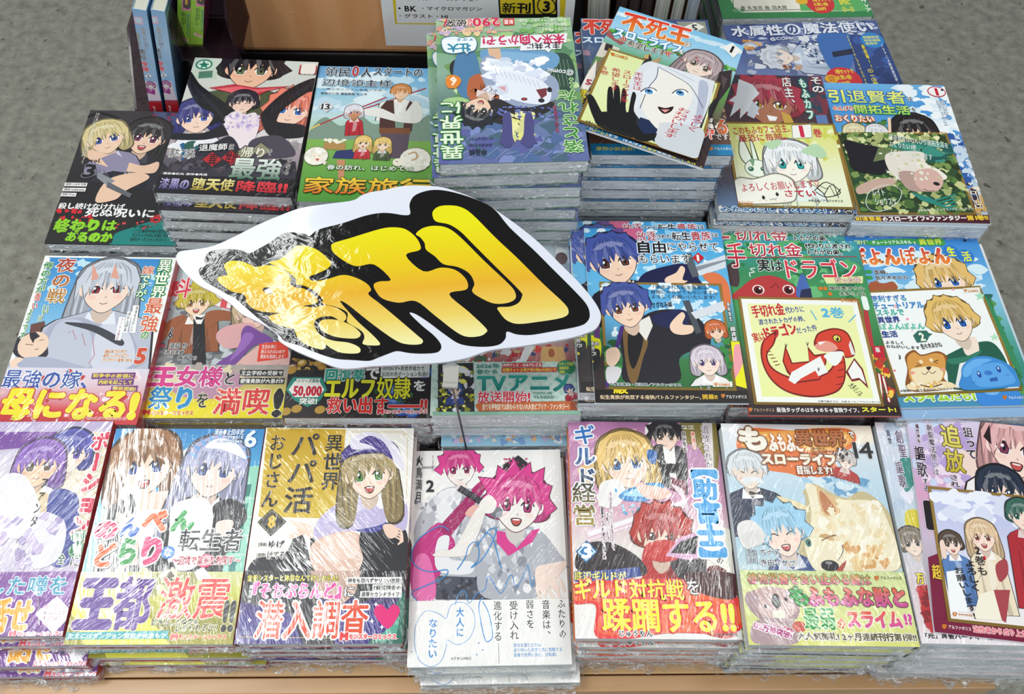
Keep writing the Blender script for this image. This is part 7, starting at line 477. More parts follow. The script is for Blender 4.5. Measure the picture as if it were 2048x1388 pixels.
{'id':'B6','pose':[.247,.245,-.671,.0367,0,0,0],'w':.128,'h':.182,'n':6,'spine':'#28242a','label':'manga with a big cream wolf-like dog, an orange outlined title and a pastel green band','kind':'book','stack':'cream wolf manga','cat':'book','bandy':-348,'art':[['g',['#e8e8ea','#c8dce8','#a8cce0','#c8d8d8','#e0e4d0'],-640,-910,640,910],['p','#f4ead8',[46,910,661,921,644,753,501,732,341,804],0],['p','#e8783a',[-513,771,-449,866,-257,870,-33,855,145,877,425,882,498,807,424,693,241,634,290,525,208,451,1,430,-129,464,-327,497,-417,586,-525,677],1],['p','#f0a84a',[-476,790,-279,841,420,853,435,750,248,672,-304,662,-471,696],1],['f',-465,476,119,'#dfe4e8','#8a8a80','#f0dccc',.05,171,{'L':.1,'c':1,'b':'#1f2a48','w':2,'bh':4.6,'k':'#f4f4f4'}],['p','#f0dccc',[-597,510,-525,475,-523,421,-572,439],0],['p','#e8eaec',[-526,404,-454,432,-380,424,-345,371,-427,387,-498,359],1],['p','#1c1c24',[-479,307,-423,290,-361,317,-367,273,-425,278,-476,271],0],['n',['#a8cce4','#d8e8f0','#6aa0c8'],-33,278,512,429,16,44,3,1.5],['p','#c8b88a',[-28,252,-36,305,60,377,183,308,307,257,469,313,643,106,614,-326,-128,-352,-120,-107,-57,28],1],['p','#f0e4c4',[3,235,-10,358,43,377,173,255,321,240,535,226,612,38,598,-327,1,-351,-39,-205,-87,-107,-10,62],1],['p','#e8d8ac',[-259,266,-53,199,-15,131,-142,163],1],['p','#e0b884',[82,360,132,307,237,239,234,135,145,99,85,132],1],['p','#c07a4a',[100,316,170,238,201,134,132,116,99,167],1],['n',['#f8f0dc','#ecd8ac','#f4e8c8'],16,-295,557,218,50,67,4,1],['n',['#d8a060','#e8c890'],233,-327,598,-136,16,55,5,1],['e','#c8a060',89,-80,59,31,-.2],['l','#8a5a2c',8.2,[43,-105,115,-71,165,-62],1],['e','#2f7a6a',-72,-132,24,37,0],['e','#101820',-68,-132,11,20,0],['e','#1c181c',70,-318,68,46,0],['e','#7a747c',66,-298,26,13,0],['p','#b05040',[116,-333,208,-267,161,-349],1],['l','#2a2428',6.5,[200,-136,199,-186,144,-268],1],['f',-264,-43,151,'#9acce8','#3a80b8','#f8dccc',.15,172,{'L':.3,'S':.2,'m':1,'c':1,'b':'#2a4880','w':1.35,'bh':3}],['p','#f0e4c4',[-87,-107,17,-72,168,-137,182,-235,129,-349,-31,-351,-93,-239],1],['e','#2f7a6a',-64,-123,24,34,0],['e','#101820',-61,-123,11,19,0],['e','#1c181c',73,-305,71,46,0],['e','#8a848c',69,-282,29,13,0],['p','#b05040',[117,-343,210,-259,162,-342],1],['l','#8a5a2c',8.2,[43,-105,115,-67,166,-57],1],['l','#2a2428',6.5,[200,-136,199,-186,144,-265],1],['p','#e4e0dc',[-607,20,-488,55,-403,-45,-429,-112,-552,-180,-608,-114],1],['p','#dcd8d4',[-585,-64,-466,-29,-423,-128,-549,-163],1],['f',368,581,58,'#d8d0cc','#8a6a50','#f4dccc',-.3,173,{'L':.3,'b':'#b83a34','w':2,'bh':3}],['e','#3a2c2a',319,682,16,21,0],['e','#3a2c2a',286,644,16,21,0],['e','#3a2c2a',367,683,16,21,0],['e','#3a2c2a',381,646,16,21,0],['e','#3a2c2a',328,621,33,30,0]],'band':[['g',['#c8d490','#dce09a','#d8dc8a','#dcdc78'],-640,-910,640,-348],['p','#a88a8c',[-614,-533,-531,-500,-434,-483,-309,-497,-224,-559,-229,-682,-316,-744,-487,-746,-571,-686,-610,-625],1],['p','#c8a8a4',[-531,-500,-369,-475,-238,-543,-239,-652,-342,-714,-496,-700,-545,-609],1],['e','#1c181c',-390,-584,35,56,0],['e','#8a848a',-393,-561,13,19,0],['e','#b09498',-573,-579,56,69,0],['e','#b09498',-267,-528,47,41,0],['e','#2a2024',-312,-568,13,16,0],['e','#2a2024',-477,-624,13,16,0],['p','#e8e4c8',[-429,-669,-349,-653,-342,-714,-409,-745],1],['p','#b09498',[-562,-732,-283,-728,-278,-893,-600,-896],1],['e','#c84a34',-243,-773,53,40,0]],'text':[['t','も',-389,769,207,194,'#f4efdf','#7a4a24',12.2,0,0,0,.1],['t','ふもふと',-117,736,278,154,'#f4efdf','#c8682c',8.7,0,0,0,.08],['t','異世界',185,785,417,147,'#b86a34','#6a3418',7,0,0,0,.05],['t','で',455,818,44,60,'#f4f0ea','#7a3a1c',5.3,0,0,0,.04],['t','スローライフ',-29,588,609,91,'#f4ead0','#8a4a24',10.3,0,0,0,.06],['t','を',307,612,26,27,'#fff','#8a4a24',3.4,0,0,0,.03],['t','目指します!',88,492,283,73,'#f4efe4','#8a3a18',8.5,0,0,0,.05],['t','14',527,679,156,142,'#1c1a1e','#e8e4e4',3.5,0,0,0,.02],['t','ARNEHEIDER, OR,\nLIFE IN THE WOODS WITH\nFAMILIAR SPIRITS',182,664,186,65,'#4a3028',None,0,0,0,0,.03],['t','[原作]\n[漫画]',-531,-240,81,113,'#2a2a34','#dfe8ee',3.2,0,0,0,.03],['t','カナデ',-381,-203,154,50,'#1c1c24','#e8eef2',4.9,0,0,0,.02],['t','寺田イサザ',-331,-288,276,50,'#1c1c24','#e8eef2',4.8,0,0,0,.02],['t','植物災害を食い止める鍵は',-109,-413,951,83,'#c8a02c>#e05a8a','#3c6a2c',4.8,0,0,0,.06],['t','もふもふな獣と',166,-546,879,145,'#e0682c>#c8489a','#4a4024',6.3,0,0,0,.08],['t','も',-209,-545,125,134,'#3aa04a','#4a4024',6.3,0,0,0,.09],['t','最弱',-83,-714,229,157,'#3aa04a','#f0f0d0',6.3,0,0,0,.07],['t','の',79,-747,58,75,'#e0682c','#f0f0d0',6.2,0,0,0,.06],['t','スライム',337,-713,405,117,'#e8602c>#d8489a','#f4f0d8',7.8,0,0,0,.07],['t','!?',595,-710,56,75,'#d8489a','#f4f0d8',4.7,0,0,0,.06],['t','シリーズ累計',-378,-778,192,31,'#c8206a','#f4ecec',4.7,0,-.349,0,.03],['t','132万部突破!',-447,-802,280,52,'#b0207a','#f4ecec',6.2,0,-.286,0,.05],['t','大人気御礼! 2ヶ月連続刊行第1弾!!',180,-843,891,55,'#5a4a2c','#f4f0e0',6.2,0,0,0,.05],['t','アルファポリス',531,-397,162,25,'#5a4a34',None,0,0,0,0,.03],['p','#c8742a',[403,-381,439,-380,435,-403,413,-422,397,-406],0]]},
{'id':'B7b','pose':[.3767,.2511,-.668,.025,0,0,0],'w':.128,'h':.182,'n':6,'spine':'#d8dce2','label':'pale violet manga at the top of the right front stack, under the magenta-edged booklet','kind':'book','stack':'pale violet manga','cat':'book','art':[['g',['#dcdce8','#c8d4e4','#c0d0d8','#d8c8cc','#e8d8dc'],-640,-910,640,910],['n',['#b8c8dc','#e8e4f0','#a8c0c8'],-627,-202,309,890,40,88,1,1],['p','#3a8a80',[-504,556,-397,578,-390,415,-510,287],1],['p','#d8c838',[-547,112,-452,131,-457,-5,-563,-42],1],['f',-544,-141,82,'#8a7a6a','#5a4a40','#f4dccc',.1,181,{'L':.6}],['p','#c02a2c',[-586,-482,-463,-463,-453,-695,-550,-848,-594,-699],0],['n',['#c03038','#8a1c24'],-578,-787,-505,-481,12,38,5,1],['p','#e8e0e4',[-624,-835,230,-815,200,-920,-641,-924],0]],'text':[['t','異世',-546,774,30,122,'#4a4a5a',None,0,1,0,0,.03],['t','創聖',-459,716,60,242,'#5a4a64','#e8e4f0',5.3,1,0,0,.03],['t','謳歌',-516,439,58,232,'#4a3a54','#e8e4f0',5.1,1,0,0,.03],['t','万',-546,-425,54,78,'#e8d82c','#5a2a2a',4.8,0,0,0,.05],['t','「元」勇者パーティー追放者の大逆転',-194,-855,815,35,'#1c1418','#f0e8ec',4.6,0,0,0,.07]]},
{'id':'B7','pose':[.3949,.2533,-.665,-.0656,0,0,0],'w':.128,'h':.182,'n':0,'spine':'#e4dce4','label':'askew booklet with a pink-haired girl, gold title and magenta strip, at the right frame edge','kind':'booklet','cat':'booklet','art':[['g',['#d8cce0','#c8b4dc','#d8a0c0','#c8b8cc','#a8a0a8','#8a1c3c'],-640,-910,640,910],['n',['#c8d4ec','#ecd8e8','#b8a0d0'],-630,229,-116,870,26,88,1,1],['p','#7a1c3c',[-617,-338,-532,-296,-512,-919,-642,-934],0],['p','#f0d4c8',[-222,615,12,606,67,539,-124,389,-245,465],1],['p','#3a2028',[-34,638,74,576,44,499,-18,529],0],['f',245,690,208,'#e0a8a8','#8a3a5a','#f8d8cc',-.15,182,{'L':1.2,'m':1,'b':'#f0e8e8'}],['p','#2a1a20',[-12,772,60,895,45,703],0],['f',57,285,142,'#2a3448','#3a5a8a','#f4d8c8',0,183,{'L':.4}]],'band':[['p','#7a1c3c',[-641,-813,172,-796,152,-903,-639,-911],0]],'text':[['t','狙って',-139,697,83,282,'#241a24','#ece0ec',5.3,1,0,0,.03],['t','追放',-289,629,157,429,'#e8dc7a>#c8b42c','#6a5a2a',7,1,0,0,.04],['t','され',-314,335,84,107,'#241a24','#ece0ec',5.1,1,0,0,.03],['t','創聖魔法使いは',-457,600,48,460,'#3a2a3c','#ece0ec',5.3,1,0,0,.02],['t','異世界を',-562,730,29,177,'#3a2a3c','#ece0ec',5.3,1,0,0,.03],['t','謳歌',-569,478,82,275,'#2a1a2c','#ece0ec',5.2,1,0,0,.04],['t','する',-554,271,35,112,'#3a2a3c','#ece0ec',3.4,1,0,0,.03],['t','1',-563,12,58,216,'#1c1418','#e8dce8',5,0,0,0,.05],['t','超',-565,-449,71,112,'#ecc83a','#5a1c2c',4.8,0,0,0,.07],['t','アルファポリス',-451,-861,166,28,'#f0e0e4',None,0,0,.006,0,.03],['p','#c8742a',[-581,-849,-547,-845,-550,-867,-569,-884,-584,-873],0],['t','追放者から成り上がれ!',-125,-852,454,50,'#e8748a','#f4e0d8',3.1,0,.015,0,.05]]},
{'id':'C7','pose':[.394,.2258,-.6642,-.0565,0,0,0],'w':.1095,'h':.1085,'n':0,'spine':'#8a6a2c','label':'gold-rimmed card of women in maid-style and cream dresses under a cloudy sky','kind':'card','cat':'card','art':[['g',['#8f7030','#9a7a36','#7d6228'],-548,-542,548,542],['g',['#b8bce4','#c8cce8','#e4e4f0','#f0e8e4'],-522,-518,522,518],['n',['#eceef8','#d8dcf0'],-520,295,194,494,26,67,1,1.6],['f',-429,68,68,'#5a4a3c','#6a4a3a','#f8dccc',.1,184,{'L':.5,'m':1,'b':'#5a80b8','w':1.6,'bh':7,'k':'#f4f4f4'}],['p','#f4f4f6',[-504,-160,-390,-132,-386,-491,-523,-490],0],['f',-177,153,92,'#e8c8a0','#a04a3a','#f8dccc',.05,185,{'L':1.6,'m':1,'b':'#ecdcc0','w':1.4,'bh':6.6}],['p','#a8444c',[-113,-70,-24,-12,-29,-125,-105,-197],1],['p','#a8444c',[-164,-266,-37,-253,-115,-508,-197,-456],0],['p','#f4ecd8',[-279,-310,-164,-266,-143,-496,-358,-503],0],['e','#c8202c',-191,-21,13,17,0],['f',174,361,93,'#3a6a5c','#3a6a5c','#f8dccc',0,186,{'L':.4,'b':'#b02a34','w':1.6,'bh':8}],['p','#f0d4c4',[-525,66,-490,86,-486,-45,-518,-48],1]],'text':[['t','2巻も',-229,-49,78,220,'#2a2228',None,0,1,.059,0,.03],['t','よろしく',-306,-170,71,238,'#2a2228',None,0,1,.064,0,.03],['t','お願いします!',-377,-310,77,390,'#2a2228',None,0,1,.178,0,.03],['p','#c8742a',[-506,-472,-473,-469,-476,-486,-494,-501,-508,-490],0],['p','#f4e8d0',[-498,-479,-483,-477,-493,-491],0],['t','COMICS',-414,-482,105,11,'#c8742a',None,0,0,0,0,.06],['t','アルファポリス',-411,-463,106,5,'#c8742a',None,0,0,0,0,.03]]},
{'id':'S0','pose':[-.3945,.7025,-.6655,.054,1.5708,0,-.19],'w':.0135,'h':.178,'n':0,'spine':'#cfe2f0','label':'leftmost upright manga, pale blue spine with red foot, leaning in the smoked tray','kind':'upright','cat':'book','art':[['g',['#8ab8e4','#a4ccec','#8cbce8','#a8c8ec','#9ac0e4'],-68,-890,68,890],['p','#b81c28',[-121,-344,107,-297,67,-834,-152,-880],0],['p','#e8b0d0',[-66,789,15,801,17,708,-66,702],0],['p','#c8e0f2',[-58,777,5,786,8,721,-56,716],0],['p','#e8dce8',[-65,-47,45,-37,69,-305,-63,-319],0],['f',-12,-93,32,'#c070b0','#8a3a8a','#f8ecec',-.2,200,{'L':.7,'b':'#b03a94','w':1.4,'bh':4}]],'text':[['t','廃棄された俺と',5,533,44,270,'#7a6a3a>#3a2a6a','#dfeaf4',1.8,1,0,0,0],['t','追放された',-55,502,28,189,'#7a6a3a','#dfeaf4',1.8,1,0,0,.03],['t','悪役',-42,320,65,138,'#2a2440','#dfeaf4',2.7,1,0,0,.03],['t','令嬢',-39,160,65,139,'#e03048','#f4ecf0',2.8,1,0,0,.04],['p','#eef4f8',[-60,27,-21,72,14,42,-25,-3],0],['t','2',-23,33,22,42,'#1c2440',None,0,0,0,0,.03],['t','もり',-18,-447,26,97,'#f0e4e4',None,0,1,0,0,.03]]},
{'id':'S1','pose':[-.3765,.7025,-.6655,.054,1.5708,0,-.19],'w':.0135,'h':.178,'n':0,'spine':'#cfe2f0','label':'second upright manga, pale blue spine with red foot, right of its twin in the tray','kind':'upright','cat':'book','art':[['g',['#8ab8e4','#a4ccec','#8cbce8','#a8c8ec','#9ac0e4'],-68,-890,68,890],['p','#b81c28',[-132,-323,96,-276,64,-810,-155,-855],0],['p','#e8b0d0',[-92,804,-12,815,-8,723,-91,717],0],['p','#c8e0f2',[-84,792,-21,800,-17,736,-81,731],0],['p','#e8dce8',[-79,-27,31,-17,58,-284,-73,-298],0],['f',-25,-73,32,'#c070b0','#8a3a8a','#f8ecec',-.2,201,{'L':.7,'b':'#b03a94','w':1.4,'bh':4}]],'text':[['t','廃棄された俺と',-18,549,48,268,'#7a6a3a>#3a2a6a','#dfeaf4',1.8,1,0,0,0],['t','追放された',-77,518,31,188,'#7a6a3a','#dfeaf4',1.8,1,0,0,.03],['t','悪役',-61,337,67,137,'#2a2440','#dfeaf4',2.7,1,0,0,.03],['t','令嬢',-57,178,67,138,'#e03048','#f4ecf0',2.8,1,0,0,.04],['p','#eef4f8',[-75,46,-37,91,-2,61,-40,16],0],['t','2',-39,52,22,41,'#1c2440',None,0,0,0,0,.03],['t','もり',-26,-425,27,96,'#f0e4e4',None,0,1,0,0,.03]]},
{'id':'S2','pose':[-.339,.7345,-.5706,.054,1.5708,0,-.29],'w':.0127,'h':.16,'n':0,'spine':'#9ac83c','label':'left of two upright manga with lime green and pink spines in the upper tray','kind':'upright','thick':.06,'cat':'book','art':[['g',['#e070b0','#9ac83c','#9ac83c','#8cc03a','#a0cc48'],-64,-800,64,800],['p','#e87ab4',[-29,223,103,265,95,-300,-18,-325],0],['p','#4a4440',[-20,226,78,257,77,-249,43,-300,-9,-288],0]],'text':[['t','1',22,-216,21,49,'#d8a040',None,0,0,0,0,.1],['t','魔法使い',-11,-462,28,225,'#3a6a2a',None,0,1,0,0,.03],['t','とある英雄',13,-413,16,145,'#4a5a2a',None,0,1,0,0,.03],['t','転生者たち',42,-499,29,286,'#2a8a7a',None,0,1,0,0,.03],['p','#f0f0f4',[-36,-677,42,-695,38,-727,-39,-708],0],['t','MONSTER',3,-697,65,28,'#d82a3a',None,0,0,-.3,0,.06]]},
{'id':'S3','pose':[-.3263,.7345,-.5734,.054,1.5708,0,-.29],'w':.0127,'h':.16,'n':0,'spine':'#9ac83c','label':'right of two upright manga with lime green and pink spines in the upper tray','kind':'upright','thick':.06,'cat':'book','art':[['g',['#e070b0','#9ac83c','#9ac83c','#8cc03a','#a0cc48'],-64,-800,64,800],['p','#e87ab4',[-29,305,102,347,101,-211,-11,-235],0],['p','#4a4440',[-21,308,77,339,82,-161,49,-210,-4,-199],0]],'text':[['t','1',27,-128,20,49,'#d8a040',None,0,0,0,0,.1],['t','魔法使い',-3,-371,28,222,'#3a6a2a',None,0,1,0,0,.03],['t','とある英雄',20,-322,15,145,'#4a5a2a',None,0,1,0,0,.03],['t','転生者たち',51,-407,28,283,'#2a8a7a',None,0,1,0,0,.03],['p','#f0f0f4',[-25,-582,53,-600,49,-631,-28,-613],0],['t','MONSTER',14,-603,65,28,'#d82a3a',None,0,0,-.3,0,.06]]},
{'id':'SH','pose':[-.054,.7905,-.615,.054,1.5708,0,0],'w':.206,'h':.125,'n':0,'spine':'#f0f0f2','label':'white paper sign with a yellow frame and handwritten shop section names, on the box','kind':'sheet','cat':'book','art':[['g',['#eef0f4','#eceef2'],-1030,-625,1030,625],['g',['#e0c828','#e0c828'],-903,-333,931,345],['p','#eef0f4',[-857,298,841,327,886,-293,-884,-321],0],['p','#1a1a1c',[197,243,817,253,858,-225,228,-235],0],['p','#e4cc2c',[216,231,555,237,590,-176,242,-182],0],['p','#e4cc2c',[581,237,794,241,835,-172,612,-176],0],['l','#1a1a1c',15.3,[635,-90,637,-25,678,20,754,21,812,-35,823,-113,777,-166,700,-168,654,-129,635,-90],1],['l','#d8c23a',11,[641,-90,679,1,766,2,810,-74],1]],'text':[['t','・モンスター・スクウェア',-401,-5,869,39,'#1a1a1c',None,0,0,0,0,.02],['t','・BK',-757,-131,186,65,'#1a1a1c',None,0,0,0,0,.03],['t','・マイクロマガジン',-280,-123,641,46,'#1a1a1c',None,0,0,0,0,.02],['t','・グラスト・HJ',-589,-228,518,58,'#1a1a1c',None,0,0,0,0,.02],['t','新刊',407,-103,298,129,'#1a1a1c',None,0,0,0,0,.04],['t','3',729,-79,61,122,'#1a1a1c',None,0,0,0,0,.05]]}]
SIGN = {'pose':[-.08,.4,-.589,0,.29,0,0],'board':[-1954,186,-1940,212,-1907,226,-1702,268,-1537,351,-1317,489,-1071,616,-945,661,-736,704,-572,738,-505,787,-424,821,-333,841,-181,885,-27,899,141,895,263,866,410,816,557,747,704,653,839,558,986,440,1145,286,1314,123,1435,-18,1495,-123,1497,-195,1464,-257,1396,-296,1237,-352,895,-429,668,-470,556,-505,445,-552,265,-596,-6,-627,-232,-650,-318,-660,-464,-685,-578,-679,-754,-618,-897,-567,-1042,-492,-1071,-435,-1195,-358,-1365,-283,-1467,-204,-1617,-115,-1740,-61,-1844,19,-1925,101,-1954,155],'black':[-1721,149,-1706,212,-1629,249,-1525,258,-1430,251,-1369,229,-1292,277,-1205,337,-1109,418,-1015,429,-932,421,-895,404,-830,464,-636,531,-465,603,-340,635,-245,638,-143,627,-91,642,-103,725,-68,804,36,854,155,865,313,837,483,782,606,711,732,565,930,387,1101,222,1270,59,1378,-57,1409,-140,1393,-201,1325,-246,1120,-298,949,-337,834,-339,753,-320,744,-377,689,-433,553,-455,392,-442,273,-377,129,-278,20,-214,-32,-208,73,-304,182,-388,239,-462,214,-516,101,-534,-13,-534,-105,-524,-172,-548,-256,-587,-322,-614,-436,-614,-585,-610,-737,-571,-879,-519,-996,-490,-1047,-445,-1122,-390,-1247,-301,-1349,-222,-1438,-154,-1512,-122,-1598,-78,-1699,-22,-1755,49,-1748,86,-1710,106],'yellow':[[-1551,96,-1550,133,-1500,158,-1418,155,-1345,131,-1297,116,-1206,136,-1110,119,-1035,74,-1009,26,-1008,-13,-953,-44,-894,-47,-808,-97,-771,-144,-800,-172,-879,-192,-798,-199,-707,-177,-613,-196,-545,-241,-533,-282,-568,-308,-641,-269,-721,-274,-775,-306,-775,-360,-717,-428,-622,-465,-495,-476,-412,-507,-395,-542,-430,-561,-544,-561,-627,-530,-669,-503,-673,-526,-705,-543,-811,-516,-897,-461,-933,-392,-962,-381,-1056,-362,-1130,-325,-1149,-302,-1134,-283,-1068,-261,-1160,-260,-1266,-242,-1329,-197,-1350,-168,-1346,-149,-1385,-115,-1468,-101,-1569,-40,-1596,-4,-1582,18,-1520,36],[-742,-346,-734,-310,-684,-293,-592,-297,-485,-333,-411,-389,-414,-425,-464,-441,-602,-434,-709,-392],[-1197,158,-1118,190,-1044,259,-991,309,-921,317,-824,289,-736,225,-698,178,-721,133,-792,89,-864,52,-820,21,-718,41,-605,82,-511,74,-402,27,-355,-28,-373,-69,-274,-142,-126,-255,45,-389,91,-428,73,-459,-18,-466,-111,-445,-256,-357,-400,-257,-523,-167,-590,-134,-569,-170,-442,-295,-319,-396,-246,-469,-276,-488,-380,-482,-373,-428,-401,-376,-510,-316,-525,-293,-529,-228,-626,-185,-732,-166,-735,-130,-812,-61,-897,-23,-962,-14,-966,28,-1037,86,-1135,130],[-709,314,-695,352,-565,402,-328,494,-212,515,-116,502,-28,437,15,364,4,326,-98,277,52,149,189,187,307,175,393,111,422,46,399,8,274,-35,445,-177,585,-302,587,-338,537,-370,434,-379,340,-338,170,-216,12,-106,-125,-126,-255,-99,-318,-35,-337,18,-290,45,-204,66,-349,186,-484,164,-581,196,-681,265],[-31,468,25,522,118,546,225,532,336,456,536,267,757,69,807,-1,803,-50,741,-84,637,-93,530,-52,458,-1,471,67,425,150,329,200,211,219,136,283,62,335,46,391,7,439],[94,633,97,678,141,718,224,732,320,722,419,663,619,471,816,294,1024,95,1204,-66,1239,-131,1219,-168,1151,-195,1002,-227,841,-253,748,-228,687,-165,671,-124,765,-113,833,-79,860,-23,840,25,632,222,433,411,333,506,235,564,127,584]],'hole':[[-1225,-80,-1213,-55,-1172,-53,-1138,-96,-1154,-110],[-1210,-82,-1172,-58,-1142,-96,-1178,-107]],'clip':[327,-669],'g':[531.44286,3.71841,-440.34246,-130.2302]}
# ---------------------------------------------------------------- the setting
def solid(name, boxes, mat, parent=None, bevel=0):
    m = MB()
    for b in boxes: m.box(*b)
    o = m.build(name, mat, parent)
    if bevel:
        md = o.modifiers.new('bevel', 'BEVEL'); md.width = bevel; md.segments = 2
    return o
fl = MB(); fl.face([(-4, -3, 0), (4, -3, 0), (4, 6, 0), (-4, 6, 0)]); fo = fl.build('floor', mat_floor()); tag(fo, kind='structure')
WOOD = mat_wood('oak_laminate', '#b98f5f', '#cfa878', (3, 60, 60)); WOODF = mat_wood('oak_front', '#b3875a', '#c49c70', (4, 60, 60)); GROOVE = mat_plain('dark_groove', '#2a1c14', .7)
TT = .693
def empty(name, loc, label, cat, group=None):
    o = link(name, None); o.location = loc; return tag(o, label, cat, group)
t = empty('display_table', (0, .42, 0), 'low light-brown wooden display table carrying all the front stacks', 'table')
def tb(name, boxes, mat, bv=.001): return solid(name, [(b[0], b[1]-.42, b[2], b[3], b[4]-.42, b[5]) for b in boxes], mat, t, bv)
tb('tabletop', [(-.432, .1375, TT-.022, .425, .712, TT)], WOOD)
tb('front_rail', [(-.47, .124, TT-.06, .42, .1365, TT-.001)], WOODF)
tb('apron', [(-.42, .14, TT-.075, .415, .155, TT-.023), (-.42, .69, TT-.075, .415, .705, TT-.023)], WOODF)
for x in (-.43, .375):
    for y in (.14, .66): tb('leg', [(x, y, 0, x+.045, y+.045, TT-.023)], WOODF, .003)
tb('side_panel', [(-.40, .145, .05, .10, .158, TT-.075)], WOODF)
pb = solid('leaning_poster_board', [(-.15, -.004, -.2, .15, .004, .2)], mat_plain('black_board', '#2c2e30', .35)); pb.location = (.245, .128, .43); pb.rotation_euler = (-.03, 0, 0)
tag(pb, 'black poster board standing against the table front under the rail', 'board')
t2 = empty('rear_display_stand', (0, .9, 0), 'low stand with a dark top behind the display table, under the cardboard box', 'stand')
solid('stand_top', [(-.388, -.186, TT-.02, .472, .25, TT)], mat_plain('dark_stand_top', '#241c20', .4), t2, .001)
for x in (-.37, .39):
    for y in (-.17, .2): solid('leg', [(x, y, 0, x+.04, y+.04, TT-.02)], WOODF, t2)
BLK = mat_plain('black_laminate', '#1a1719', .45)
rs = solid('black_riser', [(-.26, -.160, 0, .26, .160, .06)], BLK, None, .002); rs.location = (-.022, .960, TT)
tag(rs, 'black riser platform behind the rear stacks, under box and trays', 'riser')

rb = solid('black_block', [(-.0145, -.034, 0, .0145, .034, .1098)], BLK, None, .002); rb.location = (-.2990, .764, TT)
tag(rb, 'black block carrying the upper smoked tray beside the riser', 'block')
# smoked acrylic trays
def smoked():
    m, n, l, b = nt('smoked_acrylic'); out = n['Material Output']
    b.inputs['Base Color'].default_value = (*rgb('#3a2c34'), 1); b.inputs['Roughness'].default_value = .08
    tr = nd(n, 'ShaderNodeBsdfTransparent'); tr.inputs[0].default_value = (.66, .56, .62, 1)
    ms = nd(n, 'ShaderNodeMixShader'); ms.inputs[0].default_value = .3; l.new(tr.outputs[0], ms.inputs[1]); l.new(b.outputs[0], ms.inputs[2]); l.new(ms.outputs[0], out.inputs['Surface']); return m
ACR = smoked()
def tray(loc, w_, d, label, hf, hb):
    r = empty('acrylic_tray', loc, label, 'tray')
    solid('floor_plate', [(0, 0, 0, w_, d, .0025)], ACR, r)
    for nm, x in (('side_wall', 0), ('side_wall', w_-.0025)):
        m = MB(); pr = [(0, .0026), (d, .0026), (d, hb), (d*.45, hb), (0, hf)]
        n_ = len(pr); m.v = [(x, a, b) for a, b in pr] + [(x+.0025, a, b) for a, b in pr]; m.c = [(1, 1, 1)]*(2*n_)
        m.f = [tuple(range(n_-1, -1, -1)), tuple(range(n_, 2*n_))]+[(i, (i+1) % n_, n_+(i+1) % n_, n_+i) for i in range(n_)]
        m.build(nm, ACR, r)
    solid('back_wall', [(.003, d-.003, .003, w_-.003, d, hb)], ACR, r)
tray((-.3865, .7195, TT+.0004), .064, .130, 'lower smoked acrylic tray at the rear left holding blue-spined manga', .05, .11)
tray((-.3190, .7290, TT+.1105), .060, .069, 'upper smoked acrylic tray left of the cardboard box holding green-spined manga', .052, .09)

# cardboard box wrapped in film
def mat_cardboard():
    m, n, l, b = nt('cardboard'); tc = nd(n, 'ShaderNodeTexCoord')
    mp = nd(n, 'ShaderNodeMapping'); mp.inputs['Scale'].default_value = (28, 8, 2); l.new(tc.outputs['Object'], mp.inputs[0])
    x = nd(n, 'ShaderNodeTexNoise'); x.inputs['Detail'].default_value = 3; x.inputs['Scale'].default_value = 1; l.new(mp.outputs[0], x.inputs['Vector'])
    r = nd(n, 'ShaderNodeValToRGB'); r.color_ramp.elements[0].position = .35; r.color_ramp.elements[0].color = (*rgb('#dc9c66'), 1); r.color_ramp.elements[1].position = .65; r.color_ramp.elements[1].color = (*rgb('#e8b07c'), 1)
    l.new(x.outputs['Fac'], r.inputs[0]); l.new(r.outputs[0], b.inputs['Base Color']); b.inputs['Roughness'].default_value = .6
    b.inputs['Coat Weight'].default_value = .6; b.inputs['Coat Roughness'].default_value = .12
    y = nd(n, 'ShaderNodeTexNoise'); y.inputs['Scale'].default_value = 60; y.inputs['Distortion'].default_value = 2; l.new(tc.outputs['Object'], y.inputs['Vector'])
    k = nd(n, 'ShaderNodeBump'); k.inputs['Distance'].default_value = .003; l.new(y.outputs['Fac'], k.inputs['Height']); l.new(k.outputs[0], b.inputs['Coat Normal']); return m
CB = mat_cardboard()
bx = empty('cardboard_box', (-.1, .90, TT+.0605), 'orange-brown cardboard box with rounded film-wrapped edges behind the rear stacks', 'box')
solid('carton', [(-.181, -.0995, 0, .19, .1, .15)], CB, bx, .007)
solid('lid_flap', [(-.179, -.098, .1505, .188, .0, .1535)], CB, bx); solid('lid_flap', [(-.179, .001, .1505, .188, .098, .1535)], CB, bx)
m = MB(); R_ = random.Random(4)
for i in range(26):
    for sx in (-1,):
        a = .0015+R_.random()*.0025; z0 = .15*i/26; m.face([(-.181-a, -.09, z0), (-.183, -.1005-a*.4, z0), (-.183, -.1005-R_.random()*.003, z0+.0058), (-.181-R_.random()*.004, -.09, z0+.0058)])
m.build('plastic_wrap', FILM, bx)

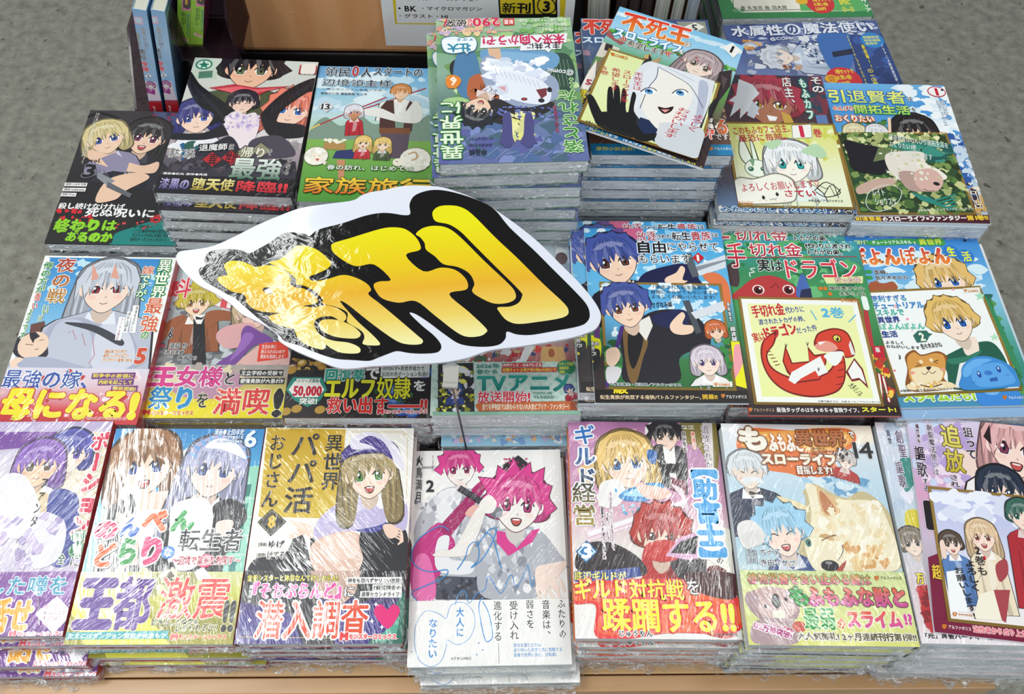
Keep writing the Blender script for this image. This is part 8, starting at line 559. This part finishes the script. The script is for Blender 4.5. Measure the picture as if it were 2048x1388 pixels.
# row of upright books with page edges to the front, right of the box
BR = mat_plain('dark_cover', '#2b1e20', .4); BR2 = mat_plain('brown_cover', '#4a3426', .4); PGV = mat_plain('page_fore_edge', '#b9bcb4', .7, .3)
def pagesv(c1, c2):
    mm, n, l, b = nt('fore_edge_pages'); tc = nd(n, 'ShaderNodeTexCoord'); mp = nd(n, 'ShaderNodeMapping'); mp.inputs['Scale'].default_value = (1500, 3, 12); l.new(tc.outputs['Object'], mp.inputs[0])
    x = nd(n, 'ShaderNodeTexNoise'); x.inputs['Scale'].default_value = 1; l.new(mp.outputs[0], x.inputs['Vector']); r = nd(n, 'ShaderNodeValToRGB'); r.color_ramp.elements[0].position = .35; r.color_ramp.elements[1].position = .62
    r.color_ramp.elements[0].color = (*rgb(c1), 1); r.color_ramp.elements[1].color = (*rgb(c2), 1); l.new(x.outputs['Fac'], r.inputs[0]); l.new(r.outputs[0], b.inputs['Base Color']); b.inputs['Roughness'].default_value = .7; return mm
PW = pagesv('#8f948c', '#d4d6cc'); PD = pagesv('#241a1c', '#43332e'); PB = pagesv('#7d8890', '#b4bec6')
UP = [(.112, .026, PW, 'thick white-paged upright book with a sketched edge right of the box sign', .06), (.141, .013, PD, 'dark-edged upright book just right of the thick white-paged one', 0), (.1555, .012, PD, 'middle one of three dark-edged upright books in the rear row', 0), (.169, .013, PD, 'dark-edged upright book just left of the pale-paged trio', 0),
      (.184, .018, PW, 'pale-paged upright book, left of the trio behind the tilted booklet', 0), (.2035, .014, PW, 'pale-paged upright book, middle of the trio behind the tilted booklet', 0), (.219, .016, PB, 'bluish-paged upright book, right of the trio behind the tilted booklet', 0)]
for x, w_, pm, lab, ln in UP:
    r = empty('upright_book', (x, .822, TT+.0605), lab, 'book', 'upright books in the rear row'); r.rotation_euler = (0, -ln, 0)
    if ln: r.location.z += .002
    solid('page_block', [(.0012, .001, .0012, w_-.0012, .125, .168)], pm, r)
    solid('cover', [(0, 0, 0, .001, .128, .17), (w_-.001, 0, 0, w_, .128, .17), (.001, .1265, 0, w_-.001, .128, .17)], BR if pm is PD else BR2, r)

# ---------------------------------------------------------------- books, booklets, cards
BASE = -.757
ORD = ['', 'second', 'third', 'fourth', 'fifth', 'sixth', 'seventh', 'eighth', 'ninth', 'tenth', 'eleventh', 'twelfth', 'thirteenth', 'fourteenth']
OFF = {'M4': [(0, 0, 0), (.001, .001, 0), (0, .001, 0)], 'M4b': [(0, 0, 0), (.001, .001, 0), (0, .001, 0)],
       'B1': [(0, 0, 0), (.003, -.004, 0), (.012, -.016, .0), (.016, -.021, .0)],
       'B2': [(0, 0, 0), (.001, .001, .004), (.008, -.004, 0), (.018, -.006, 0)],
       'B3': [(0, 0, 0), (.002, -.001, 0), (.003, -.001, 0), (.002, -.003, 0)],
       'B4': [(0, 0, 0), (.004, -.002, .004), (.009, -.008, 0)],
       'B5': [(0, 0, 0), (.003, -.003, 0), (.004, -.003, 0), (.001, -.004, 0), (.003, -.003, 0)],
       'B7b': [(0, 0, 0), (.002, -.002, 0), (.0, -.004, 0), (.0, -.004, 0), (.002, -.005, 0), (-.006, -.007, 0)],
       'T2': [(0, 0, 0), (.002, -.009, -.004), (.000, -.010, 0), (.001, -.011, 0)],
       'T4': [(0, 0, 0), (-.008, -.001, .02), (-.002, -.002, -.02), (-.004, -.003, .02), (-.003, -.002, -.03), (-.006, -.003, -.02)],
       'T5b': [(0, 0, 0), (-.006, -.003, 0), (-.008, -.006, 0), (-.006, -.005, 0), (-.008, -.007, 0), (-.010, -.004, 0)],
       'T6': [(0, 0, 0), (-.002, -.004, 0), (0, -.004, 0)]}
def jit(it, k, rnd):
    if it['id'] == 'T4' and k >= 5: return (.004+rnd.uniform(-.002, .002), rnd.uniform(-.004, -.001), -.05+rnd.uniform(-.01, .01))
    L = OFF.get(it['id'], [])
    if k < len(L): return L[k]
    if L and it['id'] in ('T4', 'T5b', 'T2'): b = L[-1]; return (b[0]+rnd.uniform(-.003, .003), b[1]+rnd.uniform(-.002, .002), rnd.uniform(-.02, .02))
    if k == 0: return (0, 0, 0)
    return (rnd.uniform(-.0015, .002), rnd.uniform(-.0035, .0005), rnd.uniform(-.008, .008))
def film_mesh(w, h, T, seed):
    r = random.Random(seed); m = MB(); hw, hh = w/2, h/2
    path = [(-hw-.0006, -hh+.012), (-hw-.0008, -hh+.004)]
    n = 46
    for i in range(n+1): path.append((-hw+w*i/n, -hh-.0004))
    path += [(hw+.0008, -hh+.004), (hw+.0006, -hh+.012)]
    rows = [(.02, -.0003), (.2, .0), (.45, .0006), (.7, .0), (.97, -.0002)]
    b = 0; ph = r.random()*9
    for j, (tz, o) in enumerate(rows):
        for i, (x, y) in enumerate(path):
            k = r.uniform(.0001, .0016)+max(0, math.sin(i*.7+ph+j))*.0009
            corner = 1 if (i < 6 or i > len(path)-7) else 0
            k += corner*r.uniform(0, .0012)
            dx = -k if i < 2 else (k if i > len(path)-3 else r.uniform(-.0004, .0004)); dy = -k-o if 1 < i < len(path)-2 else 0
            m.v.append((x+dx, y+dy, T*tz+(r.uniform(-.0006, .0006) if 0 < j < 4 else 0))); m.c.append((1, 1, 1))
    L = len(path)
    for j in range(len(rows)-1):
        for i in range(L-1): m.f.append((j*L+i, j*L+i+1, (j+1)*L+i+1, (j+1)*L+i))
    # torn seam standing off the lower front edge and the corners
    for s_ in range(9):
        x0 = r.choice([-hw, hw-.018, r.uniform(-hw, hw-.02)]); ln = r.uniform(.006, .018); y0 = -hh-.001; z0 = T*r.uniform(.1, .8); b = len(m.v); q = 6
        for i in range(q+1):
            for j in (0, 1): m.v.append((x0+ln*i/q, y0-j*r.uniform(.0008, .004), max(.0003, z0+r.uniform(-.001, .001)-j*r.uniform(-.0005, .002)))); m.c.append((1, 1, 1))
        for i in range(q): m.f.append((b+2*i, b+2*i+1, b+2*i+3, b+2*i+2))
    return m.mesh('shrink_wrap', FILM)
def flap_mesh(w, h, seed, reach):
    r = random.Random(seed); m = MB(); n, q = 60, 6; ph = r.random()*7
    for j in range(q+1):
        for i in range(n+1):
            x = -w/2+w*i/n; e = reach*(.35+.65*abs(math.sin(i*.13+ph))*(.6+.4*math.sin(i*.9)))
            m.v.append((x+r.uniform(-.001, .001), -h/2-.001-e*j/q, max(.0006, .007*(1-j/q)+r.uniform(-.0016, .0022)))); m.c.append((1, 1, 1))
    for j in range(q):
        for i in range(n): m.f.append((j*(n+1)+i, j*(n+1)+i+1, (j+1)*(n+1)+i+1, (j+1)*(n+1)+i))
    return m.mesh('film_flap', FILM)
def build_book(it):
    kind = it['kind']; w, h = it['w'], it['h']; hw, hh = w/2, h/2; sp = rgb(it['spine'])
    n = max(1, it['n']); zt = it['pose'][2]
    if kind == 'booklet': T = .0026
    elif kind == 'card': T = .0007
    elif kind == 'sheet': T = .0004
    elif kind == 'upright': T = it.get('thick') or .122
    else: T = it.get('thick') or (zt-BASE)/n
    Tb = T-.0003 if kind == 'book' else T
    pm = FILMED if kind == 'book' or kind == 'upright' else (BARE if kind == 'booklet' else CARD)
    sec = {}
    p = Painter(hw*1000, hh*1000, Tb*1000+.02, .003)
    for s in ('art', 'band', 'text'):
        if s == 'band':
            if 'band' not in it and s not in it: continue
            if it.get('bandy') is not None: p.z += .06
        if s in it:
            p.m = MB(); paint(p, it[s])
            if p.m.v: sec[s] = p.m.mesh({'art': 'cover_print', 'band': 'paper_band', 'text': 'lettering'}[s], pm)
    m = MB(); white = rgb('#dfe2e0')
    parts = []
    if kind == 'book':
        sx = -1 if it['id'] == 'T4' else 1
        m.box(-hw, -hh, Tb-.0005, hw, hh, Tb, sp); m.box(-hw, -hh, 0, hw, hh, .0005, sp)
        x0, x1 = sorted((sx*(hw-.001), sx*hw)); m.box(x0, -hh, .0005, x1, hh, Tb-.0005, sp)
        parts.append(('cover', m.mesh('cover', FILMED)))
        g = MB(); x0, x1 = sorted((-sx*(hw-.0012), sx*(hw-.001))); g.box(x0, -hh+.0009, .0005, x1, hh-.0009, Tb-.0005); parts.append(('page_block', g.mesh('page_block', PAGES)))
    elif kind == 'booklet':
        m.box(-hw, -hh, Tb-.0003, hw, hh, Tb, sp); m.box(-hw, -hh, 0, hw, hh, .0003, sp); m.box(hw-.0004, -hh, .0003, hw, hh, Tb-.0003, sp); parts.append(('cover', m.mesh('cover', BARE)))
        g = MB(); g.box(-hw+.0006, -hh+.0006, .0003, hw-.0004, hh-.0006, Tb-.0003); parts.append(('page_block', g.mesh('page_block', PAGES)))
    elif kind == 'upright':
        m.box(-hw, -hh, 0, -hw+.0006, hh, T, rgb('#7aa6c8') if it['id'] in ('S0', 'S1') else rgb('#d070a0')); m.box(hw-.0006, -hh, 0, hw, hh, T, rgb('#6f98bc') if it['id'] in ('S0', 'S1') else rgb('#c8508c')); m.box(-hw+.0006, -hh, T-.0006, hw-.0006, hh, T, sp); parts.append(('cover', m.mesh('cover', FILMED)))
        g = MB(); g.box(-hw+.0006, -hh+.001, .001, hw-.0006, hh-.001, T-.0006); parts.append(('page_block', g.mesh('page_block', PWL)))
    else:
        m.box(-hw, -hh, 0, hw, hh, Tb, rgb('#8a6a2c') if kind == 'card' else sp); parts.append(('card_stock' if kind == 'card' else 'paper', m.mesh('card_stock', CARD)))
    for s in ('art', 'band', 'text'):
        if s in sec: parts.append(({'art': 'cover_print', 'band': 'paper_band', 'text': 'lettering'}[s], sec[s]))
    name = {'book': 'comic_book', 'booklet': 'sample_booklet', 'card': 'autograph_card', 'upright': 'upright_comic', 'sheet': 'paper_sign'}[kind]
    if it['id'] in ('T8', 'T9'): name = 'boxed_book_set'
    rnd = random.Random(it['id']); films = [film_mesh(w, h, Tb, it['id']+str(q)) for q in range(2)] if kind == 'book' else []
    bottomrow = it['id'] in ('B1', 'B2', 'B3', 'B4', 'B5', 'B6', 'B7b')
    for k in range(n):
        dx, dy, dt = jit(it, k, rnd) if kind == 'book' else (0, 0, 0)
        x, y, z, th, a, b, g_ = it['pose']
        e = link(name, None)
        e.matrix_world = place((x+dx, y+dy, z, th+dt, a, b)) @ Matrix.Rotation(g_, 4, 'Z') @ Matrix.Translation((0, 0, -Tb-(k*T)))
        lab = it['label']; grp = None
        if k:
            lab = f"{ORD[k]} book down in the {it['stack']} stack" if k < n-1 else f"lowest book in the {it['stack']} stack"
        if n > 1: grp = f"copies in the {it['stack']} stack"
        elif kind == 'booklet': grp = 'sample booklets on top of the stacks'
        elif kind == 'card': grp = 'gold-rimmed autograph cards'
        elif kind == 'upright': grp = 'upright comics in the smoked trays'
        cat = {'booklet': 'booklet', 'card': 'card', 'sheet': 'sign'}.get(kind, 'book')
        tag(e, lab, cat, grp)
        for nm, me in parts: link(nm, me, e)
        if kind == 'book':
            link('shrink_wrap', films[k % 2], e)
            if bottomrow and k == n-1: link('film_flap', flap_mesh(w*.96, h, it['id'], {'B4': .012, 'B2': .004}.get(it['id'], .009)), e)
PWL = mat_plain('cream_top_pages', '#c9c8b8', .7)
for it in ITEMS: build_book(it)

# ---------------------------------------------------------------- bubble-letter sign on a wire stand
q = lambda L: [(L[i]*.0001, L[i+1]*.0001) for i in range(0, len(L), 2)]
SM = lambda L, k=4: Painter.smooth(q(L), True, k)
sg = link('bubble_letter_sign', None); sg.matrix_world = place(SIGN['pose'][:6]) @ Matrix.Translation((0, 0, -.005))
tag(sg, 'big cut-out sign of yellow bubble characters with black outline on white board', 'sign')
bd = MB(); bd.prism(SM(SIGN['board']), 0, .005); wb = mat_plain('white_laminate', '#dcdfea', .14, .35, (10, .003)); o = bd.build('white_board', wb, sg)
md = o.modifiers.new('round', 'BEVEL'); md.width = .002; md.segments = 3; md.limit_method = 'ANGLE'
def ripple(m, n, l, b):
    tc = nd(n, 'ShaderNodeTexCoord'); mp = nd(n, 'ShaderNodeMapping'); mp.inputs['Scale'].default_value = (1, 1.6, 1); mp.inputs['Rotation'].default_value = (0, 0, -.6); l.new(tc.outputs['Object'], mp.inputs[0])
    x = nd(n, 'ShaderNodeTexNoise'); x.inputs['Scale'].default_value = 34; x.inputs['Detail'].default_value = 3; x.inputs['Distortion'].default_value = 1.6; l.new(mp.outputs[0], x.inputs['Vector'])
    k = nd(n, 'ShaderNodeBump'); k.inputs['Distance'].default_value = .0005; l.new(x.outputs['Fac'], k.inputs['Height']); l.new(k.outputs[0], b.inputs['Normal']); b.inputs['Roughness'].default_value = .09; b.inputs['Specular IOR Level'].default_value = .4
mb, n, l, b = nt('gloss_black_print'); b.inputs['Base Color'].default_value = (*rgb('#121010'), 1); ripple(mb, n, l, b)
my, n, l, b = nt('gloss_yellow_print'); ripple(my, n, l, b)
tc = nd(n, 'ShaderNodeTexCoord'); sx = nd(n, 'ShaderNodeSeparateXYZ'); l.new(tc.outputs['Object'], sx.inputs[0])
mr = nd(n, 'ShaderNodeMapRange'); mr.inputs['From Min'].default_value = SIGN['g'][2]*.0001; mr.inputs['From Max'].default_value = SIGN['g'][0]*.0001
ax = nd(n, 'ShaderNodeMath', operation='MULTIPLY_ADD'); ax.inputs[1].default_value = -.14; l.new(sx.outputs['X'], ax.inputs[0]); l.new(sx.outputs['Y'], ax.inputs[2]); l.new(ax.outputs[0], mr.inputs['Value'])
rp = nd(n, 'ShaderNodeValToRGB'); e = rp.color_ramp.elements; e[0].position = 0; e[0].color = (*rgb('#ece6a4'), 1); e[1].position = 1; e[1].color = (*rgb('#e6de14'), 1)
for pos, c in ((.2, '#e8cc62'), (.46, '#e4ae2c'), (.68, '#e6c61a')):
    k = e.new(pos); k.color = (*rgb(c), 1)
l.new(mr.outputs[0], rp.inputs[0]); l.new(rp.outputs[0], b.inputs['Base Color'])
m = MB(); m.prism(SM(SIGN['black']), .0051, .0053); m.build('black_outline', mb, sg)
for L in SIGN['yellow']:
    m = MB(); m.prism(SM(L), .0054, .0056); m.build('yellow_stroke', my, sg)
m = MB(); m.prism(q(SIGN['hole'][0]), .0057, .0058); m.build('black_outline', mb, sg)
m = MB(); m.prism(q(SIGN['hole'][1]), .0059, .0060); m.build('white_counter', wb, sg)
STEEL = mat_plain('grey_wire', '#77797c', .3, .5, None, 1)
cx, cy = SIGN['clip'][0]*.0001, SIGN['clip'][1]*.0001
Mi = sg.matrix_world.inverted()
foot = Mi @ (Matrix.Translation(EYE) @ RZ @ Vector((-.033, .3190, -.7565)))
m = MB(); m.box(cx-.006, cy-.009, -.0035, cx+.006, cy+.006, -.0003); m.box(cx-.006, cy-.012, -.0035, cx+.006, cy-.009, .003); m.build('clip', mat_plain('grey_clip', '#a9a6a0', .4), sg)
m = MB(); m.tube([(cx, cy-.010, -.003), (cx+.002, cy-.012, -.012), tuple(foot)], .0009, 8); m.build('wire_stem', STEEL, sg, True)
for o in bpy.data.objects:
    if o.type == 'MESH' and o.parent is None and 'category' not in o and o.get('kind') is None: print('UNTAGGED', o.name)
